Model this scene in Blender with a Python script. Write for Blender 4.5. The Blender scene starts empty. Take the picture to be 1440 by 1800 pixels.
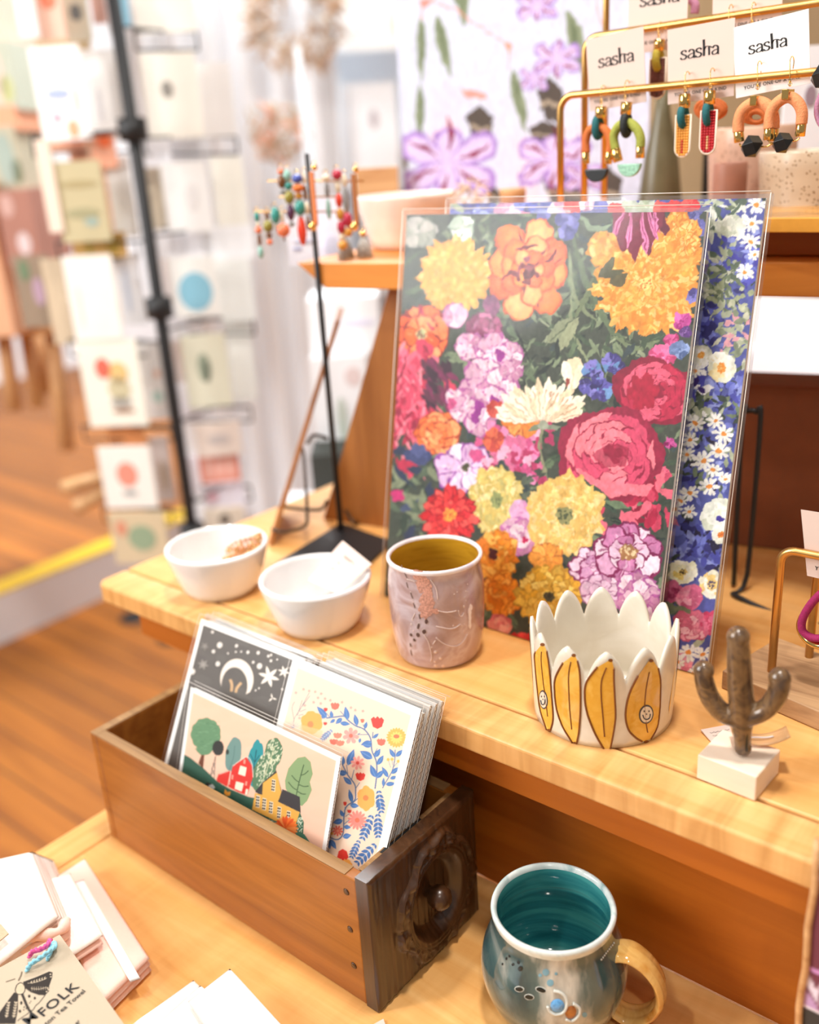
import bpy, bmesh, math, random
import numpy as np
from mathutils import Vector, Matrix, Euler
random.seed(7); RNG = np.random.default_rng(7)
sc = bpy.context.scene; col = sc.collection
# ---------------------------------------------------------------- camera
FPX = 1690.0; PITCH = math.radians(20.6); ROLL = math.radians(3.6); YAW = math.radians(40.5)
CAM = Vector((0, 0, 1.30))
fw = Vector((0, math.cos(PITCH), -math.sin(PITCH))); rt = Vector((1, 0, 0)); dn = fw.cross(rt)
r2 = math.cos(ROLL)*rt + math.sin(ROLL)*dn; d2 = -math.sin(ROLL)*rt + math.cos(ROLL)*dn
Zr = Matrix.Rotation(YAW, 3, 'Z'); RT, DN, FW = Zr@r2, Zr@d2, Zr@fw
cd = bpy.data.cameras.new('camera'); cam = bpy.data.objects.new('camera', cd); col.objects.link(cam)
cam.matrix_world = Matrix(((RT.x, -DN.x, -FW.x, CAM.x), (RT.y, -DN.y, -FW.y, CAM.y), (RT.z, -DN.z, -FW.z, CAM.z), (0, 0, 0, 1)))
cd.sensor_fit = 'HORIZONTAL'; cd.sensor_width = 36; cd.lens = 36*FPX/1440; cd.clip_start = .02
cd.dof.use_dof = True; cd.dof.focus_distance = .70; cd.dof.aperture_fstop = 3.3
sc.camera = cam
# ---------------------------------------------------------------- light and exposure
sc.view_settings.view_transform = 'Standard'; sc.view_settings.look = 'None'
sc.view_settings.gamma = 1; sc.view_settings.use_curve_mapping = False
sc.view_settings.exposure = 0.0
wd = bpy.data.worlds.new('world'); sc.world = wd; wd.use_nodes = True
wd.node_tree.nodes['Background'].inputs[0].default_value = (1, .97, .93, 1)
wd.node_tree.nodes['Background'].inputs[1].default_value = 0.30
def area(name, loc, target, size, power, color=(1, .945, .88)):
    ld = bpy.data.lights.new(name, 'AREA'); ld.shape = 'DISK'; ld.size = size; ld.energy = power; ld.color = color
    o = bpy.data.objects.new(name, ld); col.objects.link(o); o.location = loc
    o.rotation_euler = (Vector(target)-Vector(loc)).to_track_quat('-Z', 'Y').to_euler(); return o
area('ceiling_spot', (0.55, -0.55, 2.65), (-.35, .5, .9), .10, 9)
area('ceiling_spot', (-0.9, -0.3, 2.75), (-.45, .5, .9), .10, 10)
area('ceiling_spot', (-.25, 0.50, 2.9), (-.35, .5, .9), .22, 30)
area('front_fill', (-2.35, -1.6, 2.3), (-1.4, 2.0, .9), 1.6, 102, (1, 1, .99))  # unseen fill lamp, added to brighten the white step and the room behind
area('shop_light', (-2.3, 2.4, 3.2), (-2.7, 3.2, .6), 1.2, 240, (.94, .98, 1))
# ---------------------------------------------------------------- picking points of the place
def ray(px, py): return RT*((px-720)/FPX) + DN*((py-900)/FPX) + FW
def at(px, py, z): d = ray(px, py); return CAM + d*((z-CAM.z)/d.z)
def onY(px, py, y): d = ray(px, py); return CAM + d*((y-CAM.y)/d.y)
def onX(px, py, x): d = ray(px, py); return CAM + d*((x-CAM.x)/d.x)
def far(px, py, dist):
    d = ray(px, py); return CAM + d*(dist/math.hypot(d.x, d.y))
SH, LO, TOP = 0.90, 0.71, 1.200          # shelf heights
# ---------------------------------------------------------------- materials
def lin(c):
    return tuple(((v/255)/12.92 if v/255 <= .04045 else ((v/255+.055)/1.055)**2.4) for v in c[:3]) + (1,)
def nodes(m):
    m.use_nodes = True; nt = m.node_tree; return nt, nt.nodes, nt.links, nt.nodes['Principled BSDF']
def mat(name, c, rough=.6, metal=0, var=.06, scale=60, bump=.0, spec=.5, coat=0, sub=0):
    m = bpy.data.materials.new(name); nt, N, L, B = nodes(m)
    B.inputs['Roughness'].default_value = rough; B.inputs['Metallic'].default_value = metal
    B.inputs['Specular IOR Level'].default_value = spec; B.inputs['Coat Weight'].default_value = coat
    tc = N.new('ShaderNodeTexCoord'); nz = N.new('ShaderNodeTexNoise'); nz.inputs['Scale'].default_value = scale
    nz.inputs['Detail'].default_value = 4; L.new(tc.outputs['Object'], nz.inputs['Vector'])
    r = N.new('ShaderNodeValToRGB'); a = lin(c); r.color_ramp.elements[0].position = .3; r.color_ramp.elements[1].position = .7
    r.color_ramp.elements[0].color = tuple(v*(1-var) for v in a[:3])+(1,); r.color_ramp.elements[1].color = tuple(min(1, v*(1+var)) for v in a[:3])+(1,)
    L.new(nz.outputs['Fac'], r.inputs[0]); L.new(r.outputs[0], B.inputs['Base Color'])
    if bump:
        b = N.new('ShaderNodeBump'); b.inputs['Strength'].default_value = bump; b.inputs['Distance'].default_value = .001
        L.new(nz.outputs['Fac'], b.inputs['Height']); L.new(b.outputs[0], B.inputs['Normal'])
    return m
def wood(name, c1, c2, axis=0, s=10, rough=.42, fig=0, planks=None, dark=None, coat=.1, distort=1.2):
    """grain runs along axis; fig adds cross-grain flame; planks=(width, axis) adds board joints"""
    m = bpy.data.materials.new(name); nt, N, L, B = nodes(m)
    tc = N.new('ShaderNodeTexCoord'); mp = N.new('ShaderNodeMapping'); L.new(tc.outputs['Object'], mp.inputs[0])
    sv = [s*1.0]*3; sv[axis] = s*.07; mp.inputs['Scale'].default_value = sv
    nz = N.new('ShaderNodeTexNoise'); nz.inputs['Scale'].default_value = 4; nz.inputs['Detail'].default_value = 8; nz.inputs['Distortion'].default_value = distort
    nz.inputs['Roughness'].default_value = .62
    L.new(mp.outputs[0], nz.inputs['Vector'])
    r = N.new('ShaderNodeValToRGB'); r.color_ramp.elements[0].position = .32; r.color_ramp.elements[1].position = .68
    r.color_ramp.elements[0].color = lin(c2); r.color_ramp.elements[1].color = lin(c1)
    L.new(nz.outputs['Fac'], r.inputs[0]); out = r.outputs[0]
    if dark:
        e = r.color_ramp.elements.new(.24); e.color = lin(dark)
    if fig:
        mp2 = N.new('ShaderNodeMapping'); L.new(tc.outputs['Object'], mp2.inputs[0]); s2 = [10]*3; s2[axis] = 75; mp2.inputs['Scale'].default_value = s2
        n2 = N.new('ShaderNodeTexNoise'); n2.inputs['Scale'].default_value = 1; n2.inputs['Detail'].default_value = 2; n2.inputs['Distortion'].default_value = .6
        L.new(mp2.outputs[0], n2.inputs['Vector'])
        mx = N.new('ShaderNodeMix'); mx.data_type = 'RGBA'; mx.blend_type = 'MULTIPLY'; mx.inputs[0].default_value = fig
        r3 = N.new('ShaderNodeValToRGB'); r3.color_ramp.elements[0].position = .35; r3.color_ramp.elements[1].position = .65
        r3.color_ramp.elements[0].color = (.72, .62, .5, 1); r3.color_ramp.elements[1].color = (1, 1, 1, 1)
        L.new(n2.outputs['Fac'], r3.inputs[0]); L.new(out, mx.inputs[6]); L.new(r3.outputs[0], mx.inputs[7]); out = mx.outputs[2]
    if planks:
        w, ax = planks
        sx = N.new('ShaderNodeSeparateXYZ'); L.new(tc.outputs['Object'], sx.inputs[0])
        d = N.new('ShaderNodeMath'); d.operation = 'DIVIDE'; d.inputs[1].default_value = w; L.new(sx.outputs[ax], d.inputs[0])
        f = N.new('ShaderNodeMath'); f.operation = 'FRACT'; L.new(d.outputs[0], f.inputs[0])
        g = N.new('ShaderNodeMath'); g.operation = 'LESS_THAN'; g.inputs[1].default_value = .07; L.new(f.outputs[0], g.inputs[0])
        fl = N.new('ShaderNodeMath'); fl.operation = 'FLOOR'; L.new(d.outputs[0], fl.inputs[0])
        wn = N.new('ShaderNodeTexWhiteNoise'); wn.noise_dimensions = '1D'; L.new(fl.outputs[0], wn.inputs['W'])
        mr = N.new('ShaderNodeMapRange'); mr.inputs[3].default_value = .72; mr.inputs[4].default_value = 1.1; L.new(wn.outputs['Value'], mr.inputs[0])
        vm = N.new('ShaderNodeVectorMath'); vm.operation = 'SCALE'; L.new(out, vm.inputs[0]); L.new(mr.outputs[0], vm.inputs['Scale'])
        mx = N.new('ShaderNodeMix'); mx.data_type = 'RGBA'; L.new(g.outputs[0], mx.inputs[0]); L.new(vm.outputs[0], mx.inputs[6]); mx.inputs[7].default_value = lin((96, 58, 26))
        out = mx.outputs[2]
    L.new(out, B.inputs['Base Color']); B.inputs['Roughness'].default_value = rough; B.inputs['Coat Weight'].default_value = coat; B.inputs['Coat Roughness'].default_value = .25
    b = N.new('ShaderNodeBump'); b.inputs['Strength'].default_value = .12; b.inputs['Distance'].default_value = .001
    L.new(nz.outputs['Fac'], b.inputs['Height']); L.new(b.outputs[0], B.inputs['Normal'])
    return m
def paintmat(name, rough=.45, spec=.4, coat=0):
    m = bpy.data.materials.new(name); nt, N, L, B = nodes(m)
    a = N.new('ShaderNodeVertexColor'); a.layer_name = 'paint'; L.new(a.outputs[0], B.inputs['Base Color'])
    B.inputs['Roughness'].default_value = rough; B.inputs['Specular IOR Level'].default_value = spec; B.inputs['Coat Weight'].default_value = coat
    B.inputs['Coat Roughness'].default_value = .05
    return m
def clear(name, gloss=.10, tint=(1, 1, 1), rough=.08):
    m = bpy.data.materials.new(name); nt, N, L, B = nodes(m); N.remove(B); out = N['Material Output']
    t = N.new('ShaderNodeBsdfTransparent'); t.inputs[0].default_value = tint+(1,)
    g = N.new('ShaderNodeBsdfGlossy'); g.inputs['Roughness'].default_value = rough
    lw = N.new('ShaderNodeFresnel'); lw.inputs[0].default_value = 1.45
    mul = N.new('ShaderNodeMath'); mul.operation = 'MULTIPLY_ADD'; mul.inputs[1].default_value = gloss*3; mul.inputs[2].default_value = 0
    L.new(lw.outputs[0], mul.inputs[0]); mx = N.new('ShaderNodeMixShader'); L.new(mul.outputs[0], mx.inputs[0])
    L.new(t.outputs[0], mx.inputs[1]); L.new(g.outputs[0], mx.inputs[2]); L.new(mx.outputs[0], out.inputs[0]); return m
def glaze(name, stops, scale=18, rough=.12, bands=0, distort=1.5, coat=.6):
    """glossy glaze mottled between several colours"""
    m = bpy.data.materials.new(name); nt, N, L, B = nodes(m)
    tc = N.new('ShaderNodeTexCoord'); nz = N.new('ShaderNodeTexNoise'); nz.inputs['Scale'].default_value = scale; nz.inputs['Detail'].default_value = 6
    nz.inputs['Distortion'].default_value = distort
    mp = N.new('ShaderNodeMapping'); L.new(tc.outputs['Object'], mp.inputs[0]); L.new(mp.outputs[0], nz.inputs['Vector'])
    if bands: mp.inputs['Scale'].default_value = (1, 1, bands)
    r = N.new('ShaderNodeValToRGB'); n = len(stops)
    while len(r.color_ramp.elements) < n: r.color_ramp.elements.new(.5)
    for i, s in enumerate(stops): r.color_ramp.elements[i].position = .28+.44*i/(n-1); r.color_ramp.elements[i].color = lin(s)
    L.new(nz.outputs['Fac'], r.inputs[0]); L.new(r.outputs[0], B.inputs['Base Color'])
    B.inputs['Roughness'].default_value = rough; B.inputs['Coat Weight'].default_value = coat; B.inputs['Coat Roughness'].default_value = .04
    return m
M = {}
M['maple'] = wood('maple_board', (238, 186, 118), (222, 158, 84), 0, 9, .38, fig=.25)
M['maple_flame'] = wood('flamed_maple', (242, 194, 130), (228, 168, 98), 0, 8, .36, fig=.8)
M['maple_y'] = wood('maple_end', (238, 188, 120), (222, 160, 86), 1, 9, .38, fig=.15)
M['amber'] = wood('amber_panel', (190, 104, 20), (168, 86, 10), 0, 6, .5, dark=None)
M['drawer'] = wood('drawer_wood', (176, 108, 40), (140, 78, 22), 0, 11, .42, dark=(98, 50, 16))
M['drawer_rim'] = wood('worn_drawer_edge', (168, 128, 80), (128, 92, 54), 0, 22, .6)
M['drawer_in'] = wood('drawer_inside', (110, 80, 48), (84, 58, 34), 0, 14, .7)
M['walnut'] = wood('dark_carved_wood', (84, 52, 28), (54, 32, 17), 2, 26, .3, dark=(40, 24, 14), coat=.35)
M['floor'] = wood('floor_planks', (188, 114, 36), (150, 84, 20), 0, 5, .55, planks=(.09, 1), coat=0)
M['topwood'] = wood('top_shelf_wood', (222, 142, 56), (200, 118, 40), 0, 8, .45)
M['legwood'] = wood('support_wood', (178, 112, 50), (150, 88, 34), 2, 8, .5)
M['oak'] = wood('rough_block_wood', (226, 180, 128), (198, 146, 96), 0, 16, .6, dark=(160, 110, 66))
M['roughblock'] = wood('rough_grained_block', (204, 164, 120), (150, 112, 78), 0, 14, .6, dark=(120, 84, 56))
M['paleblock'] = wood('pale_block_wood', (250, 232, 212), (244, 220, 196), 0, 8, .6)
M['white'] = mat('white_wall', (244, 244, 246), .8, var=.01, scale=3)
M['whiteglaze'] = mat('white_porcelain', (240, 238, 236), .16, var=.01, coat=.5)
M['black'] = mat('black_metal', (30, 30, 32), .5, 0, .1)
M['gold'] = mat('brushed_gold', (214, 166, 98), .3, 1, .05, 90)
M['goldshine'] = mat('polished_gold', (244, 200, 120), .12, 1, .03, 90)
M['card'] = mat('card_stock', (226, 202, 190), .7, var=.01)
M['board'] = mat('backing_board', (240, 238, 234), .7, var=.02)
M['ink'] = mat('black_ink', (22, 20, 22), .7, var=.0)
M['clear'] = clear('clear_sleeve'); M['paint'] = paintmat('printed_paper'); M['paintmatte'] = paintmat('matte_printed_paper', .8, .2)
M['glass'] = clear('clear_glass', .3, (.96, .97, .96), .02)
# ---------------------------------------------------------------- object helpers
def tag(o, label=None, cat=None, group=None, kind=None):
    if label: o['label'] = label
    if cat: o['category'] = cat
    if group: o['group'] = group
    if kind: o['kind'] = kind
    return o
def empty(name, loc, label, cat, group=None, rot=(0, 0, 0)):
    o = bpy.data.objects.new(name, None); col.objects.link(o); o.location = loc; o.rotation_euler = rot
    o.empty_display_size = .02; return tag(o, label, cat, group)
def dup(o, parent=None, **k):
    c = o.copy(); col.objects.link(c)
    if parent is not None: c.parent = parent
    for ch in list(o.children): dup(ch, c)
    for a, b in k.items(): c[a] = b
    return c
class MB:
    def __init__(s): s.v = []; s.f = []; s.sm = []; s.mi = []; s.cur = 0
    def add(s, vs, fs, smooth=False):
        n = len(s.v); s.v += [tuple(p) for p in vs]
        for f in fs: s.f.append([n+i for i in f]); s.sm.append(smooth); s.mi.append(s.cur)
        return s
    def box(s, c, d, R=None):
        c = Vector(c); h = Vector(d)/2; vs = []
        for k in (-1, 1):
            for j in (-1, 1):
                for i in (-1, 1):
                    p = Vector((i*h.x, j*h.y, k*h.z)); vs.append(c+(R@p if R else p))
        return s.add(vs, [(0, 2, 3, 1), (4, 5, 7, 6), (0, 1, 5, 4), (2, 6, 7, 3), (0, 4, 6, 2), (1, 3, 7, 5)])
    def span(s, a, b):
        a, b = Vector(a), Vector(b); return s.box((a+b)/2, [abs(q) for q in (b-a)])
    def prism(s, pts, ax, a, b):
        """extrude the 2-D outline between a and b along axis ax"""
        def P(p, t): q = [p[0], p[1]]; q.insert(ax, t); return q
        n = len(pts); vs = [P(p, a) for p in pts]+[P(p, b) for p in pts]
        fs = [tuple(range(n)), tuple(range(2*n-1, n-1, -1))]+[(i, (i+1) % n, n+(i+1) % n, n+i) for i in range(n)]
        return s.add(vs, fs)
    def lathe(s, prof, c=(0, 0, 0), n=64, sx=1, sy=1, R=None, wob=None):
        c = Vector(c); vs = []; m = len(prof)
        for i, (r, z) in enumerate(prof):
            for j in range(n):
                a = 2*math.pi*j/n; k = 1+(wob(a, z) if wob else 0)
                p = Vector((r*k*sx*math.cos(a), r*k*sy*math.sin(a), z)); vs.append(c+(R@p if R else p))
        fs = [(i*n+j, i*n+(j+1) % n, (i+1)*n+(j+1) % n, (i+1)*n+j) for i in range(m-1) for j in range(n)]
        return s.add(vs, fs, True)
    def tube(s, pts, r, n=12, closed=False, flat=1.0):
        pts = [Vector(p) for p in pts]; m = len(pts); rr = r if isinstance(r, (list, tuple)) else [r]*m; vs = []
        up = Vector((0, 0, 1)); prev = None
        for i, p in enumerate(pts):
            a = pts[(i-1) % m] if (closed or i > 0) else p; b = pts[(i+1) % m] if (closed or i < m-1) else p
            t = (b-a).normalized()
            if prev is None:
                u = t.cross(up) if abs(t.dot(up)) < .95 else t.cross(Vector((1, 0, 0)))
            else: u = prev-t*prev.dot(t)
            u.normalize(); prev = u; w = t.cross(u)
            for j in range(n):
                an = 2*math.pi*j/n; vs.append(p+(u*math.cos(an)+w*math.sin(an)*flat)*rr[i])
        fs = [(i*n+j, i*n+(j+1) % n, ((i+1) % m)*n+(j+1) % n, ((i+1) % m)*n+j) for i in range(m if closed else m-1) for j in range(n)]
        if not closed: fs += [tuple(range(n-1, -1, -1)), tuple(range((m-1)*n, m*n))]
        return s.add(vs, fs, True)
    def ball(s, c, r, n=12, sz=1, sx=1, sy=1):
        return s.lathe([(max(1e-6, r*math.sin(math.pi*i/n)), -r*sz*math.cos(math.pi*i/n)) for i in range(n+1)], c, n*2, sx, sy)
    def grid(s, fn, nu, nv, smooth=True):
        vs = [fn(i/nu, j/nv) for j in range(nv+1) for i in range(nu+1)]; w = nu+1
        return s.add(vs, [(j*w+i, j*w+i+1, (j+1)*w+i+1, (j+1)*w+i) for j in range(nv) for i in range(nu)], smooth)
    def build(s, name, m, parent=None, bevel=0, seg=2, loc=None, solid=0):
        me = bpy.data.meshes.new(name); me.from_pydata(s.v, [], s.f); me.update()
        for q in (m if isinstance(m, (list, tuple)) else [m]): me.materials.append(M[q] if isinstance(q, str) else q)
        me.polygons.foreach_set('use_smooth', s.sm); me.polygons.foreach_set('material_index', s.mi)
        bm = bmesh.new(); bm.from_mesh(me); bmesh.ops.remove_doubles(bm, verts=bm.verts, dist=1e-7)
        if not solid: bmesh.ops.recalc_face_normals(bm, faces=bm.faces)
        bm.to_mesh(me); bm.free()
        o = bpy.data.objects.new(name, me); col.objects.link(o)
        if parent is not None: o.parent = parent
        if loc is not None: o.location = loc
        if solid:
            q = o.modifiers.new('thickness', 'SOLIDIFY'); q.thickness = solid
        if bevel:
            q = o.modifiers.new('bevel', 'BEVEL'); q.width = bevel; q.segments = seg; q.limit_method = 'ANGLE'; q.angle_limit = .6
        return o
def arc(c, r, a0, a1, n, ax1=(1, 0, 0), ax2=(0, 0, 1), r2=None):
    c, ax1, ax2 = Vector(c), Vector(ax1), Vector(ax2); r2 = r if r2 is None else r2
    return [c+ax1*r*math.cos(a0+(a1-a0)*i/n)+ax2*r2*math.sin(a0+(a1-a0)*i/n) for i in range(n+1)]
def smooth_path(pts, n=8):
    P = [Vector(p) for p in pts]; out = []
    for i in range(len(P)-1):
        a = P[max(0, i-1)]; b = P[i]; c = P[i+1]; d = P[min(len(P)-1, i+2)]
        for k in range(n):
            t = k/n; out.append(.5*((2*b)+(-a+c)*t+(2*a-5*b+4*c-d)*t*t+(-a+3*b-3*c+d)*t**3))
    return out+[P[-1]]
def text_mesh(s, size, m, parent, loc, R, name='printed_text', align='LEFT', spacing=1.0, shear=0):
    cu = bpy.data.curves.new('t', 'FONT'); cu.body = s; cu.size = size; cu.align_x = align; cu.space_character = spacing; cu.shear = shear; cu.resolution_u = 3
    cu.offset = size*.012
    t = bpy.data.objects.new('t', cu); col.objects.link(t); bpy.context.view_layer.update()
    me = bpy.data.meshes.new_from_object(t.evaluated_get(bpy.context.evaluated_depsgraph_get())); bpy.data.objects.remove(t); me.name = name
    me.materials.clear(); me.materials.append(M[m])
    o = bpy.data.objects.new(name, me); col.objects.link(o); o.parent = parent; o.location = loc; o.rotation_euler = R.to_euler() if hasattr(R, 'to_euler') else R
    return o
# ---------------------------------------------------------------- paint: artwork of printed sheets as vertex colours
class Paint:
    """flat artwork on a w x h metre sheet; coordinates are turned by self.map into (u, v) from the lower left corner"""
    def __init__(s, w, h, cell, bg, ss=2):
        s.w, s.h = w, h; s.nx = max(2, int(round(w/cell))); s.ny = max(2, int(round(h/cell))); s.ss = ss
        s.a = np.zeros((s.ny*ss, s.nx*ss, 3), np.float32); s.a[:] = bg; s.H = None; s.A = (0, 0, 1)
    def plane(s, origin, R, A=(0, 0, 1, 1)):
        """author in photo pixels: A = (x offset, y offset, scale x, scale y) of an enlarged crop"""
        s.o = Vector(origin); s.ux = R@Vector((1, 0, 0)); s.uz = R@Vector((0, 0, 1)); s.n = s.ux.cross(s.uz); s.A = A; s.H = True; return s
    def m(s, pts):
        out = []
        for x, y in pts:
            if s.H:
                d = ray(s.A[0]+x/s.A[2], s.A[1]+y/s.A[3]); t = (s.o-CAM).dot(s.n)/d.dot(s.n); p = CAM+d*t-s.o
                u, v = p.dot(s.ux), p.dot(s.uz)
            else: u, v = x, y
            out.append((u/s.w*s.nx*s.ss, v/s.h*s.ny*s.ss))
        return np.array(out)
    def poly(s, pts, c, al=1.0):
        P = s.m(pts); x0, y0 = np.floor(P.min(0)).astype(int); x1, y1 = np.ceil(P.max(0)).astype(int)+1
        x0 = max(x0, 0); y0 = max(y0, 0); x1 = min(x1, s.nx*s.ss); y1 = min(y1, s.ny*s.ss)
        if x0 >= x1 or y0 >= y1: return
        X = np.arange(x0, x1)[None, :]+.5; Y = np.arange(y0, y1)[:, None]+.5; ins = np.zeros((y1-y0, x1-x0), bool)
        Q = np.roll(P, -1, 0)
        for (ax, ay), (bx, by) in zip(P, Q):
            if ay == by: continue
            cr = ((ay > Y) != (by > Y)); xx = ax+(Y-ay)*(bx-ax)/(by-ay); ins ^= cr & (X < xx)
        r = s.a[y0:y1, x0:x1]; r[ins] = r[ins]*(1-al)+np.array(c[:3], np.float32)*al
    def ell(s, x, y, rx, ry=None, c=(0, 0, 0), rot=0, n=20, ruff=0, al=1.0, lob=0):
        ry = rx if ry is None else ry; pts = []; ph = random.random()*6
        for i in range(n if not ruff else 48):
            t = 2*math.pi*i/(n if not ruff else 48); k = 1+ruff*(2*abs(math.sin(lob*t/2+ph))-1.2) + (random.uniform(-ruff, ruff)*.4 if ruff else 0)
            px, py = rx*k*math.cos(t), ry*k*math.sin(t); pts.append((x+px*math.cos(rot)-py*math.sin(rot), y+px*math.sin(rot)+py*math.cos(rot)))
        s.poly(pts, c, al)
    def line(s, pts, w, c, al=1.0, taper=False):
        L, R = [], []; m = len(pts)
        for i, (x, y) in enumerate(pts):
            a = pts[max(0, i-1)]; b = pts[min(m-1, i+1)]; dx, dy = b[0]-a[0], b[1]-a[1]; l = math.hypot(dx, dy) or 1
            k = w/2*(1 if not taper else (.15+.85*math.sin(math.pi*min(1, max(0, i/(m-1))))))
            L.append((x-dy/l*k, y+dx/l*k)); R.append((x+dy/l*k, y-dx/l*k))
        s.poly(L+R[::-1], c, al)
    def curve(s, pts, w, c, al=1.0, taper=False):
        q = smooth_path([(a, b, 0) for a, b in pts], 6); s.line([(p.x, p.y) for p in q], w, c, al, taper)
    def leaf(s, x, y, ang, L, W, c, vein=None, al=1.0):
        """leaf from (x, y) outwards along ang"""
        ca, sa = math.cos(ang), math.sin(ang); pts = []
        for sg in (1, -1):
            rng = range(9) if sg > 0 else range(8, -1, -1)
            for i in rng:
                t = i/8; w = sg*W/2*math.sin(math.pi*t**.8); pts.append((x+ca*L*t-sa*w, y+sa*L*t+ca*w))
        s.poly(pts, c, al)
        if vein: s.line([(x, y), (x+ca*L*.85, y+sa*L*.85)], max(W*.08, .8), vein)
    def petal(s, x, y, ang, L, W, c, ruff=.08, al=1.0, blunt=.6):
        ca, sa = math.cos(ang), math.sin(ang); pts = []; n = 9
        for sg in (1, -1):
            for i in (range(n) if sg > 0 else range(n-1, -1, -1)):
                t = i/(n-1); w = sg*W/2*(math.sin(math.pi*min(1, t**blunt)*.93+.07) if t < 1 else .1)*(1+random.uniform(-ruff, ruff))
                w = sg*W/2*(t**.55)*math.sqrt(max(0, 1-max(0, (t-.62)/.38)**2)+.03)*(1+random.uniform(-ruff, ruff))
                l = L*t*(1+random.uniform(-ruff, ruff)*.4); pts.append((x+ca*l-sa*w, y+sa*l+ca*w))
        s.poly(pts, c, al)
    def bloom(s, x, y, rx, ry, cols, n=9, layers=4, dark=None, ctr=None, ruff=.1, inner=.25, wk=1.25, streak=2):
        if dark: s.ell(x, y, rx*.8, ry*.8, dark)
        for k in range(layers):
            f = 1-(1-inner)*k/max(1, layers-1) if layers > 1 else 1; nn = max(5, int(n*(.55+.45*f))); off = random.random()*6
            order = list(range(nn)); random.shuffle(order)
            for j in order:
                t = off+2*math.pi*j/nn+random.uniform(-.12, .12); R = math.hypot(rx*math.cos(t), ry*math.sin(t))*f*random.uniform(.9, 1.06)
                W = 2*math.pi*(rx+ry)/2*f/nn*wk; c = random.choice(cols); jit = random.uniform(-10, 10); c = tuple(min(255, max(0, v+jit)) for v in c)
                if dark: s.petal(x, y, t, R, W*1.12, dark, ruff)
                s.petal(x, y, t, R*.96, W*.93, c, ruff)
                for q in range(streak):
                    tt = t+random.uniform(-.5, .5)*W/max(R, 1)*.7; c2 = random.choice(cols+([dark] if dark else [])); l0 = R*random.uniform(.2, .5); l1 = R*random.uniform(.6, .92)
                    s.line([(x+math.cos(tt)*l0, y+math.sin(tt)*l0), (x+math.cos(tt)*(l0+l1)/2+random.uniform(-1, 1)*W*.05, y+math.sin(tt)*(l0+l1)/2), (x+math.cos(tt)*l1, y+math.sin(tt)*l1)], max(1.2, W*.10), c2, .6, True)
        if ctr:
            r, c1, c2 = ctr; s.ell(x, y, r, r*ry/rx, c1, ruff=.12, lob=7)
            for q in range(14):
                t = random.random()*6.28; d = random.random()*r*.9; s.ell(x+d*math.cos(t), y+d*math.sin(t), r*.16, c=c2)
    def daisy(s, x, y, r, c=(250, 248, 240), ctr=(235, 150, 70), n=9, sq=.8, rot=0, shade=(215, 215, 225)):
        off = random.random()*6
        for j in range(n):
            t = off+2*math.pi*j/n+random.uniform(-.15, .15); R = r*math.hypot(math.cos(t), sq*math.sin(t))*random.uniform(.85, 1.1)
            s.petal(x, y, t, R, r*.42, shade, .05); s.petal(x, y, t, R*.95, r*.33, c, .05)
        s.ell(x, y, r*.24, r*.2, ctr)
    warp = 0; mott = 0
    def border(s, w, c):
        k = int(w*s.nx*s.ss/s.w); s.a[:k] = c; s.a[-k:] = c; s.a[:, :k] = c; s.a[:, -k:] = c
    def field(s, n, H, W):
        g = RNG.normal(size=(n+1, n+1)).astype(np.float32); y = np.linspace(0, n-1e-3, H); x = np.linspace(0, n-1e-3, W); yi, xi = y.astype(int), x.astype(int)
        fy, fx = (y-yi)[:, None], (x-xi)[None]; fy = fy*fy*(3-2*fy); fx = fx*fx*(3-2*fx); a = g[yi][:, xi]; b = g[yi][:, xi+1]; c = g[yi+1][:, xi]; d = g[yi+1][:, xi+1]
        return (a*(1-fx)+b*fx)*(1-fy)+(c*(1-fx)+d*fx)*fy
    def finish(s):
        if s.warp:
            H, W = s.a.shape[:2]; k = s.warp*s.nx*s.ss/s.w; dy = s.field(55, H, W)*k+s.field(140, H, W)*k*.6; dx = s.field(55, H, W)*k+s.field(140, H, W)*k*.6
            yy = np.clip(np.arange(H)[:, None]+dy, 0, H-1).astype(int); xx = np.clip(np.arange(W)[None]+dx, 0, W-1).astype(int); s.a = s.a[yy, xx]
        if s.mott:
            H, W = s.a.shape[:2]; s.a = np.clip(s.a*(1+s.mott*(s.field(90, H, W)+.7*s.field(200, H, W))[:, :, None]), 0, 255)
        q = s.a.reshape(s.ny, s.ss, s.nx, s.ss, 3).mean((1, 3))/255; return np.where(q <= .04045, q/12.92, ((q+.055)/1.055)**2.4)
    def sheet(s, name, parent, m='paint', y=0.0, off=(0, 0), fn=None):
        """a grid in the local XZ plane (facing -Y) with one colour per cell corner; fn(u,v)->(x,y,z) bends it"""
        q = s.finish(); ny, nx = s.ny, s.nx; u = (np.arange(nx)+.5)/nx*s.w; v = (np.arange(ny)+.5)/ny*s.h
        u[0] = 0; u[-1] = s.w; v[0] = 0; v[-1] = s.h
        U, V = np.meshgrid(u, v); co = np.zeros((ny*nx, 3), np.float32)
        if fn is None: co[:, 0] = U.ravel()+off[0]; co[:, 1] = y; co[:, 2] = V.ravel()+off[1]
        else:
            X, Yy, Z = fn(U, V); co[:, 0] = X.ravel(); co[:, 1] = Yy.ravel(); co[:, 2] = Z.ravel()
        I = np.arange(ny*nx).reshape(ny, nx); F = np.stack([I[:-1, :-1], I[:-1, 1:], I[1:, 1:], I[1:, :-1]], -1).reshape(-1, 4)
        me = bpy.data.meshes.new(name); me.vertices.add(len(co)); me.vertices.foreach_set('co', co.ravel())
        me.loops.add(F.size); me.loops.foreach_set('vertex_index', F.ravel().astype(np.int32)); me.polygons.add(len(F))
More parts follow.
